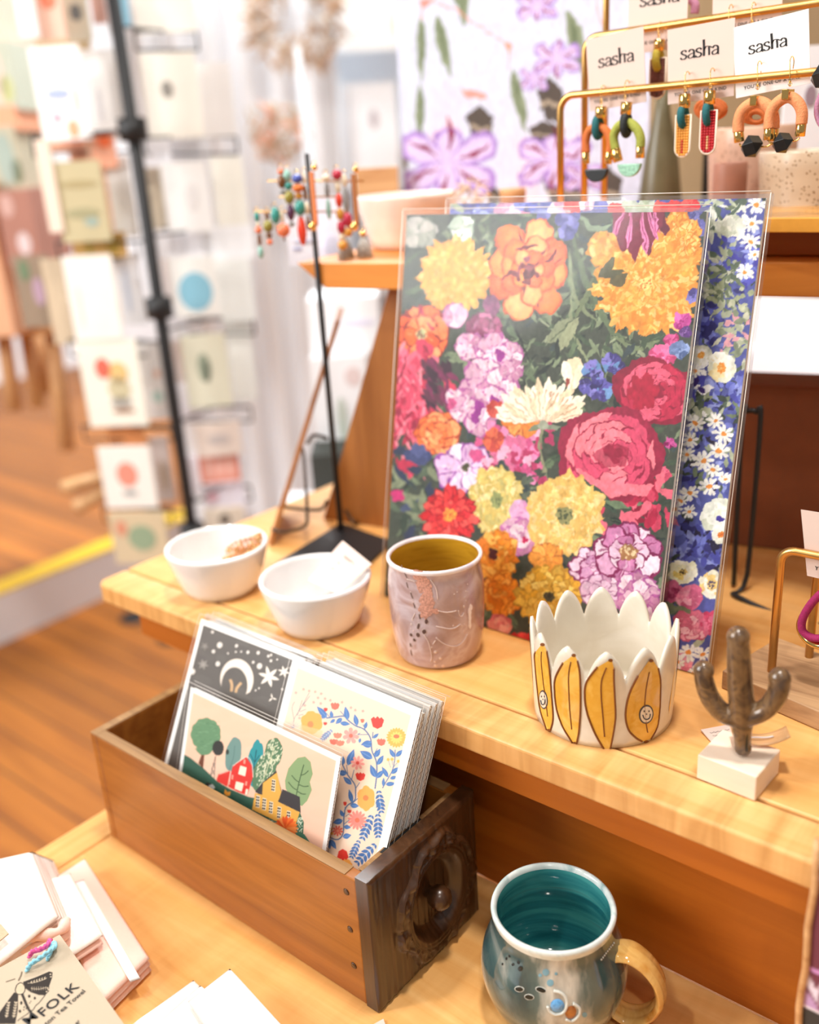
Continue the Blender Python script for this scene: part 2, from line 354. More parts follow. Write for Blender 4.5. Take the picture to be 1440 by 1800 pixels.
        me.polygons.foreach_set('loop_start', np.arange(0, F.size, 4, dtype=np.int32)); me.polygons.foreach_set('loop_total', np.full(len(F), 4, np.int32))
        me.update(calc_edges=True); ca = me.color_attributes.new('paint', 'FLOAT_COLOR', 'POINT')
        rgba = np.ones((ny*nx, 4), np.float32); rgba[:, :3] = q.reshape(-1, 3); ca.data.foreach_set('color', rgba.ravel())
        me.materials.append(M[m]); me.polygons.foreach_set('use_smooth', [True]*len(F)); me.update()
        o = bpy.data.objects.new(name, me); col.objects.link(o); o.parent = parent; return o
# ================================================================ the setting
def struct(name, mb, m, **k):
    o = mb.build(name, m, **k); return tag(o, kind='structure')
M['stepwhite'] = mat('white_step_paint', (232, 232, 236), .6, var=.02)
M['yellow'] = mat('yellow_tape', (232, 190, 40), .6)
M['taupe'] = mat('taupe_wall_paint', (168, 146, 112), .8, var=.02, scale=5)
struct('floor', MB().span((-6.2, -2.5, -.06), (2.6, 5.2, 0)), 'floor')
struct('wall_back', MB().span((-6.2, 4.6, 0), (2.6, 4.7, 3.4)), 'white')
struct('wall_left', MB().span((-6.3, -2.5, 0), (-6.2, 4.6, 3.4)), 'white')
struct('wall_right', MB().span((-.74, 1.42, 1.07), (2.0, 1.50, 2.6)), 'taupe')
struct('baseboard_back', MB().span((-6.2, 4.57, .15), (2.6, 4.6, .30)), 'stepwhite')
a = at(0, 1130, 0); b = at(190, 1045, 0); dr = (b-a).normalized(); nr = Vector((dr.y, -dr.x, 0)); nr = -nr if nr.dot(FW) < 0 else nr
p0, p1 = a-dr*1.6, a+dr*2.6
pl = [p0, p1, p1+nr*2.0, p0+nr*2.0]
o = struct('floor_platform', MB().prism([(p.x, p.y) for p in pl], 2, 0, .15), 'floor')
pl = [p0-nr*.012, p1-nr*.012, p1-nr*.001, p0-nr*.001]
struct('trim_1', MB().prism([(p.x, p.y) for p in pl], 2, 0, .150), 'stepwhite')
pl = [p0-nr*.014, p1-nr*.014, p1+nr*.075, p0+nr*.075]
struct('trim_2', MB().prism([(p.x, p.y) for p in pl], 2, .151, .156), 'yellow')
for i, (x, y) in enumerate([(236, 1086), (304, 1122)]):
    o = MB().lathe([(.045, 0), (.045, .004), (.030, .008), (.012, .009), (0, .009)], at(x, y, 0)).build('floor_plate', 'black')
    tag(o, ['small dark round plate on the wooden floor, nearer the corner of the shelf', 'small dark round plate on the wooden floor, nearer the drawer of cards'][i], 'floor plate', 'dark plates on the wooden floor')
# ================================================================ display table
T = empty('display_table', (-.05, .5, 0), 'stepped maple display table with a low front board and a raised back board', 'table')
def tp(name, mb, m, **k):
    mb.v = [(x+.05, y-.5, z) for x, y, z in mb.v]; return mb.build(name, m, T, **k)
tp('upper_board', MB().prism([(-.846, .5224), (.80, .5224), (.80, .985), (-.846, .985)], 2, .880, SH), 'maple', bevel=.0015)
tp('front_edge_board', MB().prism([(-.838, .482), (.80, .482), (.80, .5200), (-.846, .5200), (-.846, .490)], 2, .8795, SH), 'maple_flame', bevel=.0025, seg=3)
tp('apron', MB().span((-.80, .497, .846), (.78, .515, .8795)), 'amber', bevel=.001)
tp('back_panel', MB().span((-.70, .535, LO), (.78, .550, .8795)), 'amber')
tp('lower_board', MB().span((-.7175, -.16, .688), (.80, .5345, LO)), 'maple', bevel=.0015)
tp('end_board', MB().span((-.757, -.16, .688), (-.7195, .5345, LO)), 'maple_y', bevel=.0025, seg=3)
for x in (-.66, .72):
    for y in (-.10, .94):
        tp('leg', MB().span((x-.025, y-.025, 0), (x+.025, y+.025, .688 if y < .5 else .880)), 'legwood', bevel=.003)
# ---------------------------------------------------------------- top shelf behind the prints
TS = empty('riser_shelf', (-.73, .715, SH), 'narrow wooden shelf raised on a slanted board behind the flower prints', 'shelf', rot=(0, 0, math.radians(11)))
tsb = MB().prism([(-.012, 1.190+.008-SH), (.95, 1.190+.008-SH), (.95, 1.168-SH), (.022, 1.172-SH)], 1, 0, .30)
tsb.build('shelf_board', 'topwood', TS, bevel=.0015)
MB().prism([(-.030, 0), (.20, 0), (.20, .270), (.080, .270)], 1, .030, .048).build('side_support', 'legwood', TS, bevel=.001)
MB().prism([(.86, 0), (.94, 0), (.94, .268), (.86, .268)], 1, .03, .05).build('side_support', 'legwood', TS, bevel=.001)
TSZ = 1.198
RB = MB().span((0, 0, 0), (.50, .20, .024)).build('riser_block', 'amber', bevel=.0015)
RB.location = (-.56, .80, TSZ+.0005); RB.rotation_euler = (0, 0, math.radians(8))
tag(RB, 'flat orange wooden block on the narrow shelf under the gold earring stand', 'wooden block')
BZ = TSZ+.0245
# ================================================================ card spinner rack in the background
def accent_box(name, px0, py0, px1, py1, dist, c, label, cat, group, yaw=0, acc=(), th=.004, rough=.75, tilt=0):
    cx, cy = (px0+px1)/2, (py0+py1)/2; p = far(cx, cy, dist); dep = (p-CAM).dot(FW); w = (px1-px0)*dep/FPX; h = (py1-py0)*dep/FPX/.93
    key = 'c%d_%d_%d' % c
    if key not in M: M[key] = mat('paper_'+key, c, rough, var=.03, scale=20)
    R = (0, 0, YAW+math.radians(yaw))
    mb = MB().box((0, 0, 0), (w, th, h)); mats = [M[key]]
    for (u, v, rw, rh, cc) in acc:
        k2 = 'c%d_%d_%d' % cc
        if k2 not in M: M[k2] = mat('paper_'+k2, cc, rough, var=.03, scale=20)
        mb.cur = len(mats); mats.append(M[k2]); n = 14; pts = [((u-.5)*w+rw*w*.5*math.cos(6.283*i/n), (v-.5)*h+rh*h*.5*math.sin(6.283*i/n)) for i in range(n)]
        mb.prism(pts, 1, -th/2-.001, -th/2+.0002)
    o = mb.build(name, mats); o.location = p; o.rotation_euler = R; return tag(o, label, cat, group)
RD = 1.95
RC = far(280, 540, RD-.13)
RK = empty('card_rack', (RC.x, RC.y, 0), 'tall black revolving rack of greeting cards behind the shelf corner', 'card rack')
def rk(name, mb, m='black'):
    mb.v = [(x-RC.x, y-RC.y, z) for x, y, z in mb.v]; return mb.build(name, m, RK)
rk('pole', MB().tube([(RC.x, RC.y, .02), (RC.x, RC.y, 1.86)], .0115))
for k in range(4):
    a = k*math.pi/2+.3; rk('foot', MB().tube([(RC.x, RC.y, .03), (RC.x+.19*math.cos(a), RC.y+.19*math.sin(a), .015)], .011))
for z in (.62, 1.06, 1.36, 1.60): rk('hub', MB().lathe([(.0105, -.02), (.024, -.018), (.024, .018), (.0105, .02)], (RC.x, RC.y, z), 20))
L_ = [(-1, 75, 55, 245, 1.0), (-1, 55, 235, 235, 1), (-1, 100, 240, 425, 1), (-1, 120, 255, 598, 1), (-1, 145, 300, 748, 1), (-1, 180, 300, 893, 1), (1, 235, 345, 55, 1), (1, 252, 415, 240, 1), (1, 285, 440, 402, 1), (1, 300, 445, 560, 1), (1, 318, 440, 715, 1), (1, 340, 440, 855, 1)]
for sd, x0, x1, y, _ in L_:
    A_, B_ = far(x0, y, RD-.04), far(x1, y, RD-.04); w = MB()
    w.tube([A_, B_], .0028, 6); w.tube([A_+Vector((0, 0, -.03)), B_+Vector((0, 0, -.03))], .0022, 6)
    w.tube([A_+Vector((0, 0, -.03)), A_], .0022, 6); w.tube([B_+Vector((0, 0, -.03)), B_], .0022, 6)
    mid = (A_+B_)/2; w.tube([mid, Vector((RC.x, RC.y, mid.z))], .0022, 6); rk('wire_pocket', w)
CR = [  # px box, depth step, colour, what is on it, label
 (28, -20, 62, 58, 0, (238, 238, 240), [], 'white card at the upper left edge of the rack'),
 (64, -20, 112, 62, 0, (236, 196, 176), [(.5, .7, .6, .3, (240, 130, 100))], 'coral and beige card in the top tier of the rack'),
 (112, -20, 156, 64, .01, (206, 196, 176), [(.5, .5, .5, .3, (110, 112, 112))], 'beige card with a grey shape in the top tier of the rack'),
 (160, -20, 184, 36, .02, (222, 176, 166), [], 'dusty pink card at the top of the rack beside a white one'),
 (186, -20, 202, 52, .03, (236, 238, 240), [], 'narrow white card at the top of the rack beside the blue one'),
 (204, -20, 226, 40, .04, (140, 190, 212), [], 'narrow sky blue card at the top of the rack'),
 (62, 66, 160, 88, .03, (204, 178, 140), [], 'brown card tops between the two upper tiers of the rack'),
 (62, 94, 152, 236, 0, (248, 247, 246), [(.45, .5, .5, .12, (176, 190, 234)), (.35, .25, .2, .12, (238, 180, 196)), (.65, .12, .24, .2, (242, 178, 140)), (.8, .42, .12, .3, (220, 200, 196))], 'white card with blue, pink and orange marks in the second tier'),
 (150, 100, 228, 236, .02, (250, 250, 250), [(.3, .4, .15, .4, (226, 226, 230))], 'plain white card beside the one with blue marks'),
 (80, 244, 200, 262, .03, (240, 180, 150), [], 'peach envelope edges below the second tier'),
 (120, 242, 205, 292, .02, (238, 170, 140), [(.2, .5, .08, .9, (214, 130, 100)), (.45, .5, .06, .9, (226, 196, 170)), (.8, .8, .3, .4, (250, 120, 70))], 'orange card peeking up behind the khaki card'),
 (74, 256, 100, 400, .01, (246, 224, 206), [], 'pale peach card left of the khaki card'),
 (99, 292, 188, 418, 0, (198, 186, 148), [(.5, .72, .8, .10, (176, 160, 118)), (.5, .36, .7, .14, (166, 160, 124)), (.65, .25, .3, .12, (160, 178, 168))], 'khaki green card with faint bands in the third tier'),
 (186, 284, 236, 410, .02, (248, 248, 248), [(.08, .5, .14, .95, (244, 196, 172))], 'white card with a peach left edge in the third tier'),
 (128, 412, 224, 450, .01, (190, 150, 84), [(.3, .5, .1, .9, (160, 140, 60)), (.75, .5, .25, .8, (150, 122, 40))], 'row of olive brown card edges below the khaki card'),
 (120, 456, 208, 592, 0, (246, 242, 234), [(.2, .4, .1, .5, (236, 230, 218))], 'cream card in the fourth tier of the rack'),
 (206, 452, 252, 566, .02, (240, 242, 248), [(.4, .5, .2, .7, (200, 212, 232))], 'white card with pale blue writing in the fourth tier'),
 (30, 455, 96, 570, .12, (150, 130, 110), [(.3, .8, .3, .3, (110, 130, 100)), (.6, .5, .3, .4, (180, 150, 170))], 'patterned brown and mauve card at the far left of the rack'),
 (84, 462, 122, 600, .06, (206, 186, 158), [], 'tan card half hidden behind the cream card'),
 (145, 602, 252, 746, 0, (244, 240, 226), [(.38, .68, .26, .24, (222, 110, 90)), (.62, .62, .34, .26, (232, 196, 130)), (.6, .44, .38, .28, (206, 196, 160)), (.6, .28, .36, .14, (176, 172, 164)), (.62, .18, .4, .06, (170, 130, 104))], 'cream card with a red and yellow flower bunch'),
 (248, 606, 300, 734, .02, (240, 240, 242), [(.5, .3, .4, .16, (190, 220, 216)), (.6, .6, .2, .1, (236, 190, 170))], 'white card with small pale marks in the fifth tier'),
 (190, 748, 254, 782, .02, (216, 140, 84), [], 'orange card peeking out between two cream cards'),
 (178, 786, 272, 892, 0, (244, 240, 232), [(.5, .55, .4, .4, (240, 150, 130)), (.5, .25, .3, .1, (170, 170, 168))], 'cream card with a coral picture in the lowest tier'),
 (270, 770, 302, 880, .02, (206, 194, 190), [(.5, .4, .4, .5, (180, 160, 140))], 'greyish pink card beside the coral picture card'),
 (196, 900, 296, 990, 0, (214, 196, 162), [(.55, .5, .5, .5, (150, 170, 140)), (.2, .7, .2, .3, (220, 150, 120))], 'tan card with green leaves at the foot of the rack'),
 (236, -30, 340, 50, .02, (246, 243, 234), [(.4, .75, .1, .1, (180, 180, 170))], 'large cream card in a brown frame at the top right of the pole'),
 (256, 104, 350, 234, 0, (244, 240, 230), [(.42, .58, .22, .2, (150, 146, 140))], 'cream card with a small grey flower right of the pole'),
 (348, 120, 410, 232, .02, (236, 234, 234), [], 'pale grey card right of the grey flower card'),
 (246, 240, 300, 290, .02, (240, 240, 246), [], 'white card edge just right of the pole'),
 (302, 238, 352, 288, .03, (238, 238, 244), [], 'white card edge left of the grey wire'),
 (252, 296, 288, 400, .04, (196, 182, 160), [], 'taupe card tucked beside the pole'),
 (290, 292, 368, 402, 0, (244, 243, 242), [(.6, .5, .3, .4, (232, 230, 230))], 'off white card in the third tier right of the pole'),
 (376, 284, 432, 396, .02, (242, 241, 232), [], 'ivory card in the third tier at the right edge'),
 (272, 404, 356, 450, .02, (240, 240, 246), [(.6, .5, .1, .7, (220, 220, 226))], 'white envelope stack in the middle of the rack'),
 (360, 400, 446, 452, .02, (246, 248, 252), [], 'bright white envelope at the right edge of the rack'),
 (304, 456, 382, 552, 0, (244, 244, 240), [(.5, .42, .76, .66, (140, 196, 218))], 'white card with a sky blue picture right of the pole'),
 (384, 456, 444, 560, .02, (236, 240, 238), [], 'pale card right of the sky blue picture'),
 (288, 540, 328, 596, .02, (240, 240, 248), [], 'small white card at the pole below the sky blue picture'),
 (326, 592, 402, 712, 0, (224, 222, 200), [(.45, .55, .3, .4, (150, 160, 140)), (.5, .5, .12, .3, (90, 106, 90))], 'sage card with a dark green sprig right of the pole'),
 (404, 560, 446, 700, .03, (232, 234, 230), [], 'pale card behind the sage card'),
 (308, 676, 352, 738, .02, (238, 236, 246), [], 'small white card at the pole below the sage card'),
 (346, 744, 424, 800, 0, (230, 214, 202), [(.5, .5, .5, .3, (200, 190, 186))], 'beige card above a coral striped card'),
 (352, 796, 420, 846, .01, (232, 150, 130), [(.25, .5, .08, .8, (250, 230, 220)), (.5, .5, .08, .8, (250, 230, 220)), (.75, .5, .08, .8, (250, 230, 220))], 'coral striped card low on the right side of the rack'),
 (330, 800, 350, 870, .02, (238, 238, 248), [], 'narrow white card beside the foot of the pole'),
 (360, 850, 430, 900, .02, (226, 222, 234), [(.2, .6, .3, .3, (230, 180, 196))], 'lilac white card with a pink spot near the shelf'),
 (362, 892, 432, 960, 0, (226, 214, 196), [(.5, .7, .3, .3, (120, 110, 100))], 'beige card lowest on the right side of the rack'),
]
for x0, y0, x1, y1, ds, c, acc, lb in CR:
    accent_box('greeting_card', x0, y0, x1, y1, RD-.075+ds*1.6, c, lb, 'greeting card', 'greeting cards in the revolving rack', yaw=-6 if x0 < 250 and x1 < 305 else 8, acc=acc)
# second thin grey stand and things far behind
def farbox(name, x0, y0, x1, y1, d, c, lb, cat, dep=.25, grp=None, yaw=0, acc=()):
    return accent_box(name, x0, y0, x1, y1, d, c, lb, cat, grp, yaw=yaw, acc=acc, th=dep)
farbox('book_stack', -90, 92, 56, 192, 2.75, (202, 208, 190), 'stack of grey green books on the far left shelf', 'books', acc=[(.8, .5, .2, .8, (232, 214, 200)), (.9, .3, .15, .4, (206, 210, 150))])
farbox('storage_box', -90, 196, 62, 232, 2.75, (244, 176, 140), 'flat peach storage box under the grey green books', 'box')
farbox('book_stack', -90, 234, 66, 330, 2.75, (196, 190, 166), 'stack of mixed books under the flat peach box', 'books', acc=[(.62, .75, .12, .22, (228, 160, 96)), (.85, .5, .2, .8, (170, 186, 176)), (.95, .3, .1, .4, (110, 120, 90))])
farbox('cabinet', -90, 336, 34, 570, 2.7, (232, 176, 138), 'peach wooden cabinet at the left edge of the photo', 'cabinet')
farbox('storage_box', -60, -60, 26, 90, 2.85, (240, 200, 180), 'pale pink box at the top left behind the card rack', 'box')
farbox('book_stack', 36, 338, 92, 452, 2.62, (176, 124, 108), 'stack of reddish brown books beside the peach cabinet', 'books', acc=[(.3, .8, .4, .3, (210, 170, 160)), (.6, .3, .4, .3, (226, 206, 206))])
st = empty('wooden_stool', tuple(at(70, 705, .15)), 'blurred light wooden stool left of the card rack', 'stool')
sp = st.location
def sl(p): return Vector(p)-sp
seat = [far(x, y, 2.9) for x, y in ((-60, 560), (105, 560))]
MB().box(sl((seat[0]+seat[1])/2), (.62, .34, .05), Matrix.Rotation(YAW, 3, 'Z')).build('seat', 'oak', st, bevel=.01)
for x0, y0, x1, y1, d in [(4, 575, 26, 720, 2.85), (44, 575, 66, 715, 3.05), (88, 560, 118, 790, 2.75), (66, 575, 84, 690, 3.1)]:
    A_, B_ = far(x0, y0, d), far(x1, y1, d); B_.z = max(B_.z, .15); MB().tube([sl(A_), sl(B_)], .022, 10).build('leg', 'oak', st)
for i, (x0, y0, x1, y1) in enumerate([(112, 858, 186, 838), (134, 893, 200, 855)]):
    A_, B_ = far(x0, y0, 1.95), far(x1, y1, 2.0)
    tag(MB().tube([A_, B_], .014, 10).build('wooden_peg', 'oak'), ['upper of two pale wooden pegs sticking out of the card rack', 'lower of two pale wooden pegs sticking out of the card rack'][i], 'peg', 'pale wooden pegs on the card rack')
M['softwhite'] = mat('white_cloth', (240, 243, 248), .9, var=.03, scale=4)
M['greypaint'] = mat('pale_grey_paint', (206, 208, 212), .8)
c0 = far(445, 500, 3.1)
cb = MB(); cu = []
for i in range(41):
    t = i/40; cu.append((t*.62-.31, .03*math.sin(t*40)))
cb.prism(cu+[(x, y+.012) for x, y in cu[::-1]], 2, .15, 3.0)
o = cb.build('white_curtain', 'softwhite', loc=(c0.x, c0.y, 0)); o.rotation_euler = (0, 0, YAW); tag(o, 'tall white curtain hanging behind the card rack', 'curtain')
# white shelf unit far behind
wu = empty('white_shelf_unit', tuple(far(650, 300, 3.4)*1.0), 'white shelf unit far behind the earring display', 'shelf unit', rot=(0, 0, YAW)); wu.location.z = .15
for z in (.28, .72, 1.16, 1.63): MB().box((0, 0, z), (.95, .32, .03)).build('shelf_board', 'greypaint' if z > 1.5 else 'softwhite', wu)
for x in (-.47, .47): MB().box((x, 0, .85), (.03, .32, 1.7)).build('side_panel', 'softwhite', wu)
MB().box((0, .15, .85), (.93, .012, 1.7)).build('back_panel', 'softwhite', wu)
# wreath, round basket, things on the white unit
def scruff(name, px, py, d, R, c1, c2, n, lb, cat, hole=0, grp=None):
    p = far(px, py, d); key = name+str(px); M[key] = mat(key, c1, .9, var=.3, scale=30); M[key+'b'] = mat(key+'b', c2, .9, var=.2, scale=30); mb = MB()
    for i in range(n):
        mb.cur = 1 if random.random() < .3 else 0
        a = random.random()*6.283; r = R*(hole+(1-hole)*math.sqrt(random.random())); q = Vector((r*math.cos(a), random.uniform(-.03, .03), r*math.sin(a)))
        v = Vector((random.uniform(-1, 1), random.uniform(-1, 1), random.uniform(-1, 1))).normalized()*R*.35; mb.tube([q-v, q, q+v], [R*.015, R*.05, R*.01], 5)
    o = mb.build(name, [M[key], M[key+'b']]); o.location = p; o.rotation_euler = (0, 0, YAW); return tag(o, lb, cat)
scruff('dried_wreath', 520, 30, 2.9, .13, (206, 176, 148), (230, 224, 216), 150, 'dried brown wreath hanging at the top of the photo', 'wreath', .35)
scruff('dried_bouquet', 487, 232, 2.75, .075, (190, 168, 140), (236, 166, 128), 120, 'small brown and orange dried bouquet left of the black stand', 'bouquet')
farbox('picture_frame', 606, 160, 700, 320, 3.15, (244, 246, 250), 'large white picture with a mauve mark behind the earring display', 'picture', dep=.03, acc=[(.57, .66, .16, .18, (190, 180, 186))])
farbox('picture_frame', 556, 152, 604, 330, 3.2, (232, 238, 242), 'narrow pale picture left of the white one', 'picture', dep=.03)
farbox('picture_frame', 590, -40, 705, 78, 3.2, (250, 248, 244), 'white picture with an orange corner at the top of the photo', 'picture', dep=.03, acc=[(.97, .3, .2, .3, (250, 206, 180))])
pg = far(527, 130, 2.6)
tag(MB().tube([pg+Vector((0, 0, .06)), Vector((pg.x, pg.y, .002))], .007, 8).build('display_post', 'greypaint'), 'thin grey post standing below the dried wreath', 'post')
farbox('paper_parcel', 548, 520, 668, 620, 1.75, (244, 246, 250), 'white paper parcel seen beneath the narrow shelf', 'parcel', dep=.12, acc=[(.7, .6, .5, .12, (226, 226, 246))])
farbox('paper_parcel', 556, 622, 650, 778, 1.7, (240, 242, 246), 'white parcel with green and pink marks beneath the narrow shelf', 'parcel', dep=.12, acc=[(.5, .35, .2, .5, (196, 206, 196)), (.75, .8, .3, .2, (222, 206, 206))])
farbox('storage_box', 554, 786, 640, 905, 1.6, (62, 66, 62), 'dark green box standing low behind the shelf', 'box', dep=.10)
q = far(597, 950, 1.6); zt = far(597, 905, 1.6).z-.004; o = MB().box((0, 0, zt/2), (.22, .3, zt)).build('side_table', 'stepwhite', loc=(q.x, q.y, 0)); o.rotation_euler = (0, 0, YAW); tag(o, 'white side table under the dark green box', 'table')
# ================================================================ flower prints
GR = [(58, 68, 56), (72, 88, 68), (98, 116, 88), (44, 52, 48), (124, 138, 108), (62, 74, 76)]
def greens(P, x0, y0, x1, y1, n, L=46, W=13, pal=GR):
    for i in range(n):
        P.leaf(random.uniform(x0, x1), random.uniform(y0, y1), random.random()*6.28, random.uniform(.5, 1.2)*L, random.uniform(.5, 1.3)*W, random.choice(pal), random.choice(pal+[None]))
def sleeve(parent, w, h, y=-.0012, lip=.005, name='clear_sleeve'):
    mb = MB(); mb.grid(lambda u, v: (-lip+(w+2*lip)*u, y+.0004*math.sin(u*5+v*3), -.001+(h+lip*1.3)*v), 16, 16)
    mb.grid(lambda u, v: (-lip+(w+2*lip)*u, .006, -.001+(h+lip*1.3)*v), 1, 1)
    for x in (-lip, w+lip): mb.add([(x, y, -.001), (x, .006, -.001), (x, .006, h+lip*1.3-.001), (x, y, h+lip*1.3-.001)], [(0, 1, 2, 3)])
    mb.build(name, 'clear', parent)
    e = MB()
    for x in (-lip, w+lip): e.tube([(x, y, 0), (x, y, h+lip)], .00035, 5)
    e.tube([(-lip, y, h+lip*1.3), (w+lip, y, h+lip*1.3)], .00035, 5)
    e.build('sleeve_seam', 'seam', parent)
M['seam'] = mat('sleeve_seam', (226, 216, 206), .2, var=.02)
def print_thing(name, loc, lean, w, h, label, yaw=0):
    t = empty(name, loc, label, 'art print', 'flower prints leaning on the narrow shelf', rot=(-lean, 0, yaw))
    MB().span((0, .0008, 0), (w, .0040, h)).build('backing_board', 'board', t, bevel=.0003); return t
FR = (-.566, .618, SH+.001); FL = .190; FW_, FH_ = .276, .352
t1 = print_thing('flower_print', FR, FL, FW_, FH_, 'large dark flower print with orange and yellow marigolds and a pink peony, in front')
P = Paint(FW_, FH_, .00060, (70, 76, 66)).plane(FR, Euler((-FL, 0, 0)).to_matrix())
greens(P, 670, 370, 1260, 1200, 700, 40, 10)
for i in range(260): P.leaf(random.uniform(840, 1130), random.uniform(372, 690), random.choice([.9, 1.2, 2.2, 2.5, -.8])+random.uniform(-.3, .3), random.uniform(14, 46), random.uniform(3, 9), random.choice([(128, 142, 112), (104, 120, 92), (48, 56, 50), (150, 160, 130), (84, 98, 78)]))
# stem and leaf strokes in the dark middle
for pts, w, c in [([(1000, 395), (1015, 450), (1040, 520), (1075, 580), (1110, 600)], 9, (96, 112, 84)), ([(1000, 440), (1010, 520), (1050, 570)], 7, (130, 142, 108)), ([(1060, 470), (1030, 520), (1010, 560)], 8, (110, 122, 90)),
                  ([(1006, 498), (1003, 560), (1022, 620), (1050, 650)], 5, (140, 150, 116)), ([(1040, 430), (1050, 480), (1035, 540)], 6, (86, 100, 74)), ([(1075, 590), (1120, 612), (1160, 600)], 8, (120, 134, 100)),
                  ([(905, 570), (915, 600), (935, 640)], 3, (40, 44, 42)), ([(1020, 380), (1045, 405), (1075, 395)], 10, (126, 144, 116)), ([(850, 372), (905, 392), (960, 374)], 7, (66, 82, 66))]:
    P.curve(pts, w*1.3, c, taper=True)
P.leaf(1010, 560, 2.4, 70, 30, (138, 146, 116), (90, 100, 76)); P.leaf(1018, 556, 2.1, 84, 20, (156, 162, 128)); P.leaf(1065, 430, -2.6, 40, 20, (70, 76, 54))
P.leaf(1090, 480, -2.4, 44, 28, (84, 86, 60)); P.leaf(1075, 455, -.3, 30, 22, (60, 66, 50))
for i in range(26): P.leaf(random.uniform(960, 1160), random.uniform(600, 690), random.random()*6.3, 40, 10, random.choice(GR))
P.ell(735, 408, 34, 26, (176, 172, 166), ruff=.1, lob=5); P.bloom(735, 410, 34, 24, [(176, 172, 164), (150, 152, 140), (190, 184, 180)], 7, 2, (120, 124, 110)); P.bloom(812, 402, 20, 26, [(196, 204, 196), (168, 182, 166), (222, 224, 214)], 5, 2, (120, 138, 120))
for x, y in [(990, 385), (1008, 378), (1005, 400), (995, 410), (1218, 385), (1230, 400), (1222, 372), (955, 378), (1200, 400)]: P.bloom(x, y, 14, 14, [(92, 92, 160), (126, 126, 190), (70, 70, 130)], 5, 2)
PK = [(226, 128, 180), (206, 96, 150), (120, 30, 62), (98, 24, 50), (240, 160, 200)]
# yellow marigolds
YEL = [(246, 180, 88), (240, 162, 66), (250, 200, 122), (228, 142, 52), (248, 190, 104)]
P.bloom(1185, 432, 52, 66, YEL, 26, 8, (206, 128, 44), ruff=.16)
for i in range(9): P.petal(1092+i*9, 366, 1.57+random.uniform(-.25, .25), 52+random.uniform(-12, 30), 17, PK[i % 5], .06)
P.bloom(1065, 440, 34, 34, YEL, 9, 3, (206, 138, 54), ruff=.18); P.bloom(1135, 500, 98, 92, YEL, 34, 11, (226, 150, 60), ruff=.22, wk=1.6, inner=.18, ctr=(12, (255, 214, 130), (220, 130, 60)))
for i in range(5): P.petal(1088+i*15, 368, 1.57+random.uniform(-.2, .2), 62+10*math.sin(i*2), 13, PK[i], .05)
P.poly([(1076, 362), (1168, 362), (1164, 398), (1148, 424), (1142, 452), (1128, 430), (1116, 462), (1104, 436), (1092, 440), (1080, 408)], (122, 34, 60))
for x, a_, L, w in [(1112, 1.7, 70, 14), (1126, 1.45, 84, 12), (1138, 1.3, 60, 12), (1150, 1.5, 50, 10), (1098, 1.9, 50, 9)]: P.petal(x, 364, a_, L, w, (222, 130, 178), .06); P.line([(x, 366), (x+math.cos(a_)*L*.9, 366+math.sin(a_)*L*.9)], 2, (160, 60, 110))
P.leaf(1080, 455, 2.2, 46, 16, (92, 92, 66)); P.leaf(1072, 500, -.5, 34, 22, (98, 90, 58)); P.leaf(1060, 485, -.2, 40, 15, (84, 84, 58))
P.bloom(800, 485, 66, 68, [(244, 176, 88), (236, 156, 62), (248, 194, 116), (240, 168, 76)], 34, 11, (234, 156, 66), ruff=.25, wk=1.6, inner=.12)
# left column
P.bloom(740, 588, 50, 56, [(240, 112, 52), (250, 140, 84), (226, 86, 40), (248, 150, 100)], 8, 3, (150, 46, 36), ctr=(9, (190, 190, 140), (120, 40, 50)))
P.bloom(850, 580, 36, 32, [(164, 76, 118), (190, 110, 150), (130, 48, 90)], 8, 3, (100, 36, 70)); P.bloom(865, 535, 16, 20, [(150, 80, 120), (120, 60, 100)], 5, 2)
for i in range(60): P.ell(random.gauss(722, 20), random.gauss(712, 46), random.uniform(8, 18), random.uniform(10, 22), random.choice([(224, 84, 112), (206, 62, 92), (236, 112, 138), (190, 50, 80)]), rot=random.random()*3, ruff=.12, lob=3)
for i in range(150): P.leaf(random.gauss(722, 22), random.gauss(706, 50), 1.5+random.uniform(-.7, .7), random.uniform(12, 34), random.uniform(3, 8), random.choice([(232, 104, 128), (180, 40, 72), (244, 140, 156), (210, 66, 96), (150, 34, 62)]))
for i in range(40): P.leaf(760+random.uniform(-26, 26), 660+random.uniform(-36, 40), 1+random.uniform(-.6, .6), 34, 10, random.choice([(78, 36, 58), (96, 44, 66), (60, 30, 48), (120, 40, 80)]))
LP = [(228, 192, 208), (216, 168, 192), (240, 216, 224), (194, 134, 166), (234, 200, 214)]
for x, y, r in [(800, 556, 22), (825, 610, 26), (865, 615, 30), (895, 625, 26), (850, 660, 34), (880, 680, 34), (900, 650, 22), (835, 690, 30), (865, 710, 32), (815, 720, 26), (845, 740, 28), (800, 700, 18)]:
    P.bloom(x, y, r, r*.95, LP, 6, 2, (176, 96, 156), ruff=.2)
for x, y in [(868, 706), (842, 716), (880, 625), (836, 735)]: P.ell(x, y, 8, 11, (150, 50, 140), ruff=.2, lob=3)
P.bloom(768, 762, 42, 40, [(250, 146, 84), (240, 120, 60), (252, 172, 112)], 9, 4, (176, 70, 44))
for i in range(30): P.leaf(random.uniform(690, 780), random.uniform(790, 930), random.random()*6, 44, 13, random.choice([(60, 72, 62), (90, 104, 84), (52, 60, 84), (76, 84, 112), (130, 138, 110)]))
P.ell(698, 872, 12, 11, (190, 50, 110), ruff=.2, lob=4)
P.bloom(735, 800, 24, 18, [(84, 92, 140), (62, 70, 112)], 6, 2)
P.bloom(818, 822, 54, 46, [(232, 204, 232), (220, 180, 216), (246, 226, 240)], 8, 2, (150, 80, 160), wk=1.1, streak=4, ctr=(7, (100, 96, 60), (60, 60, 50)))
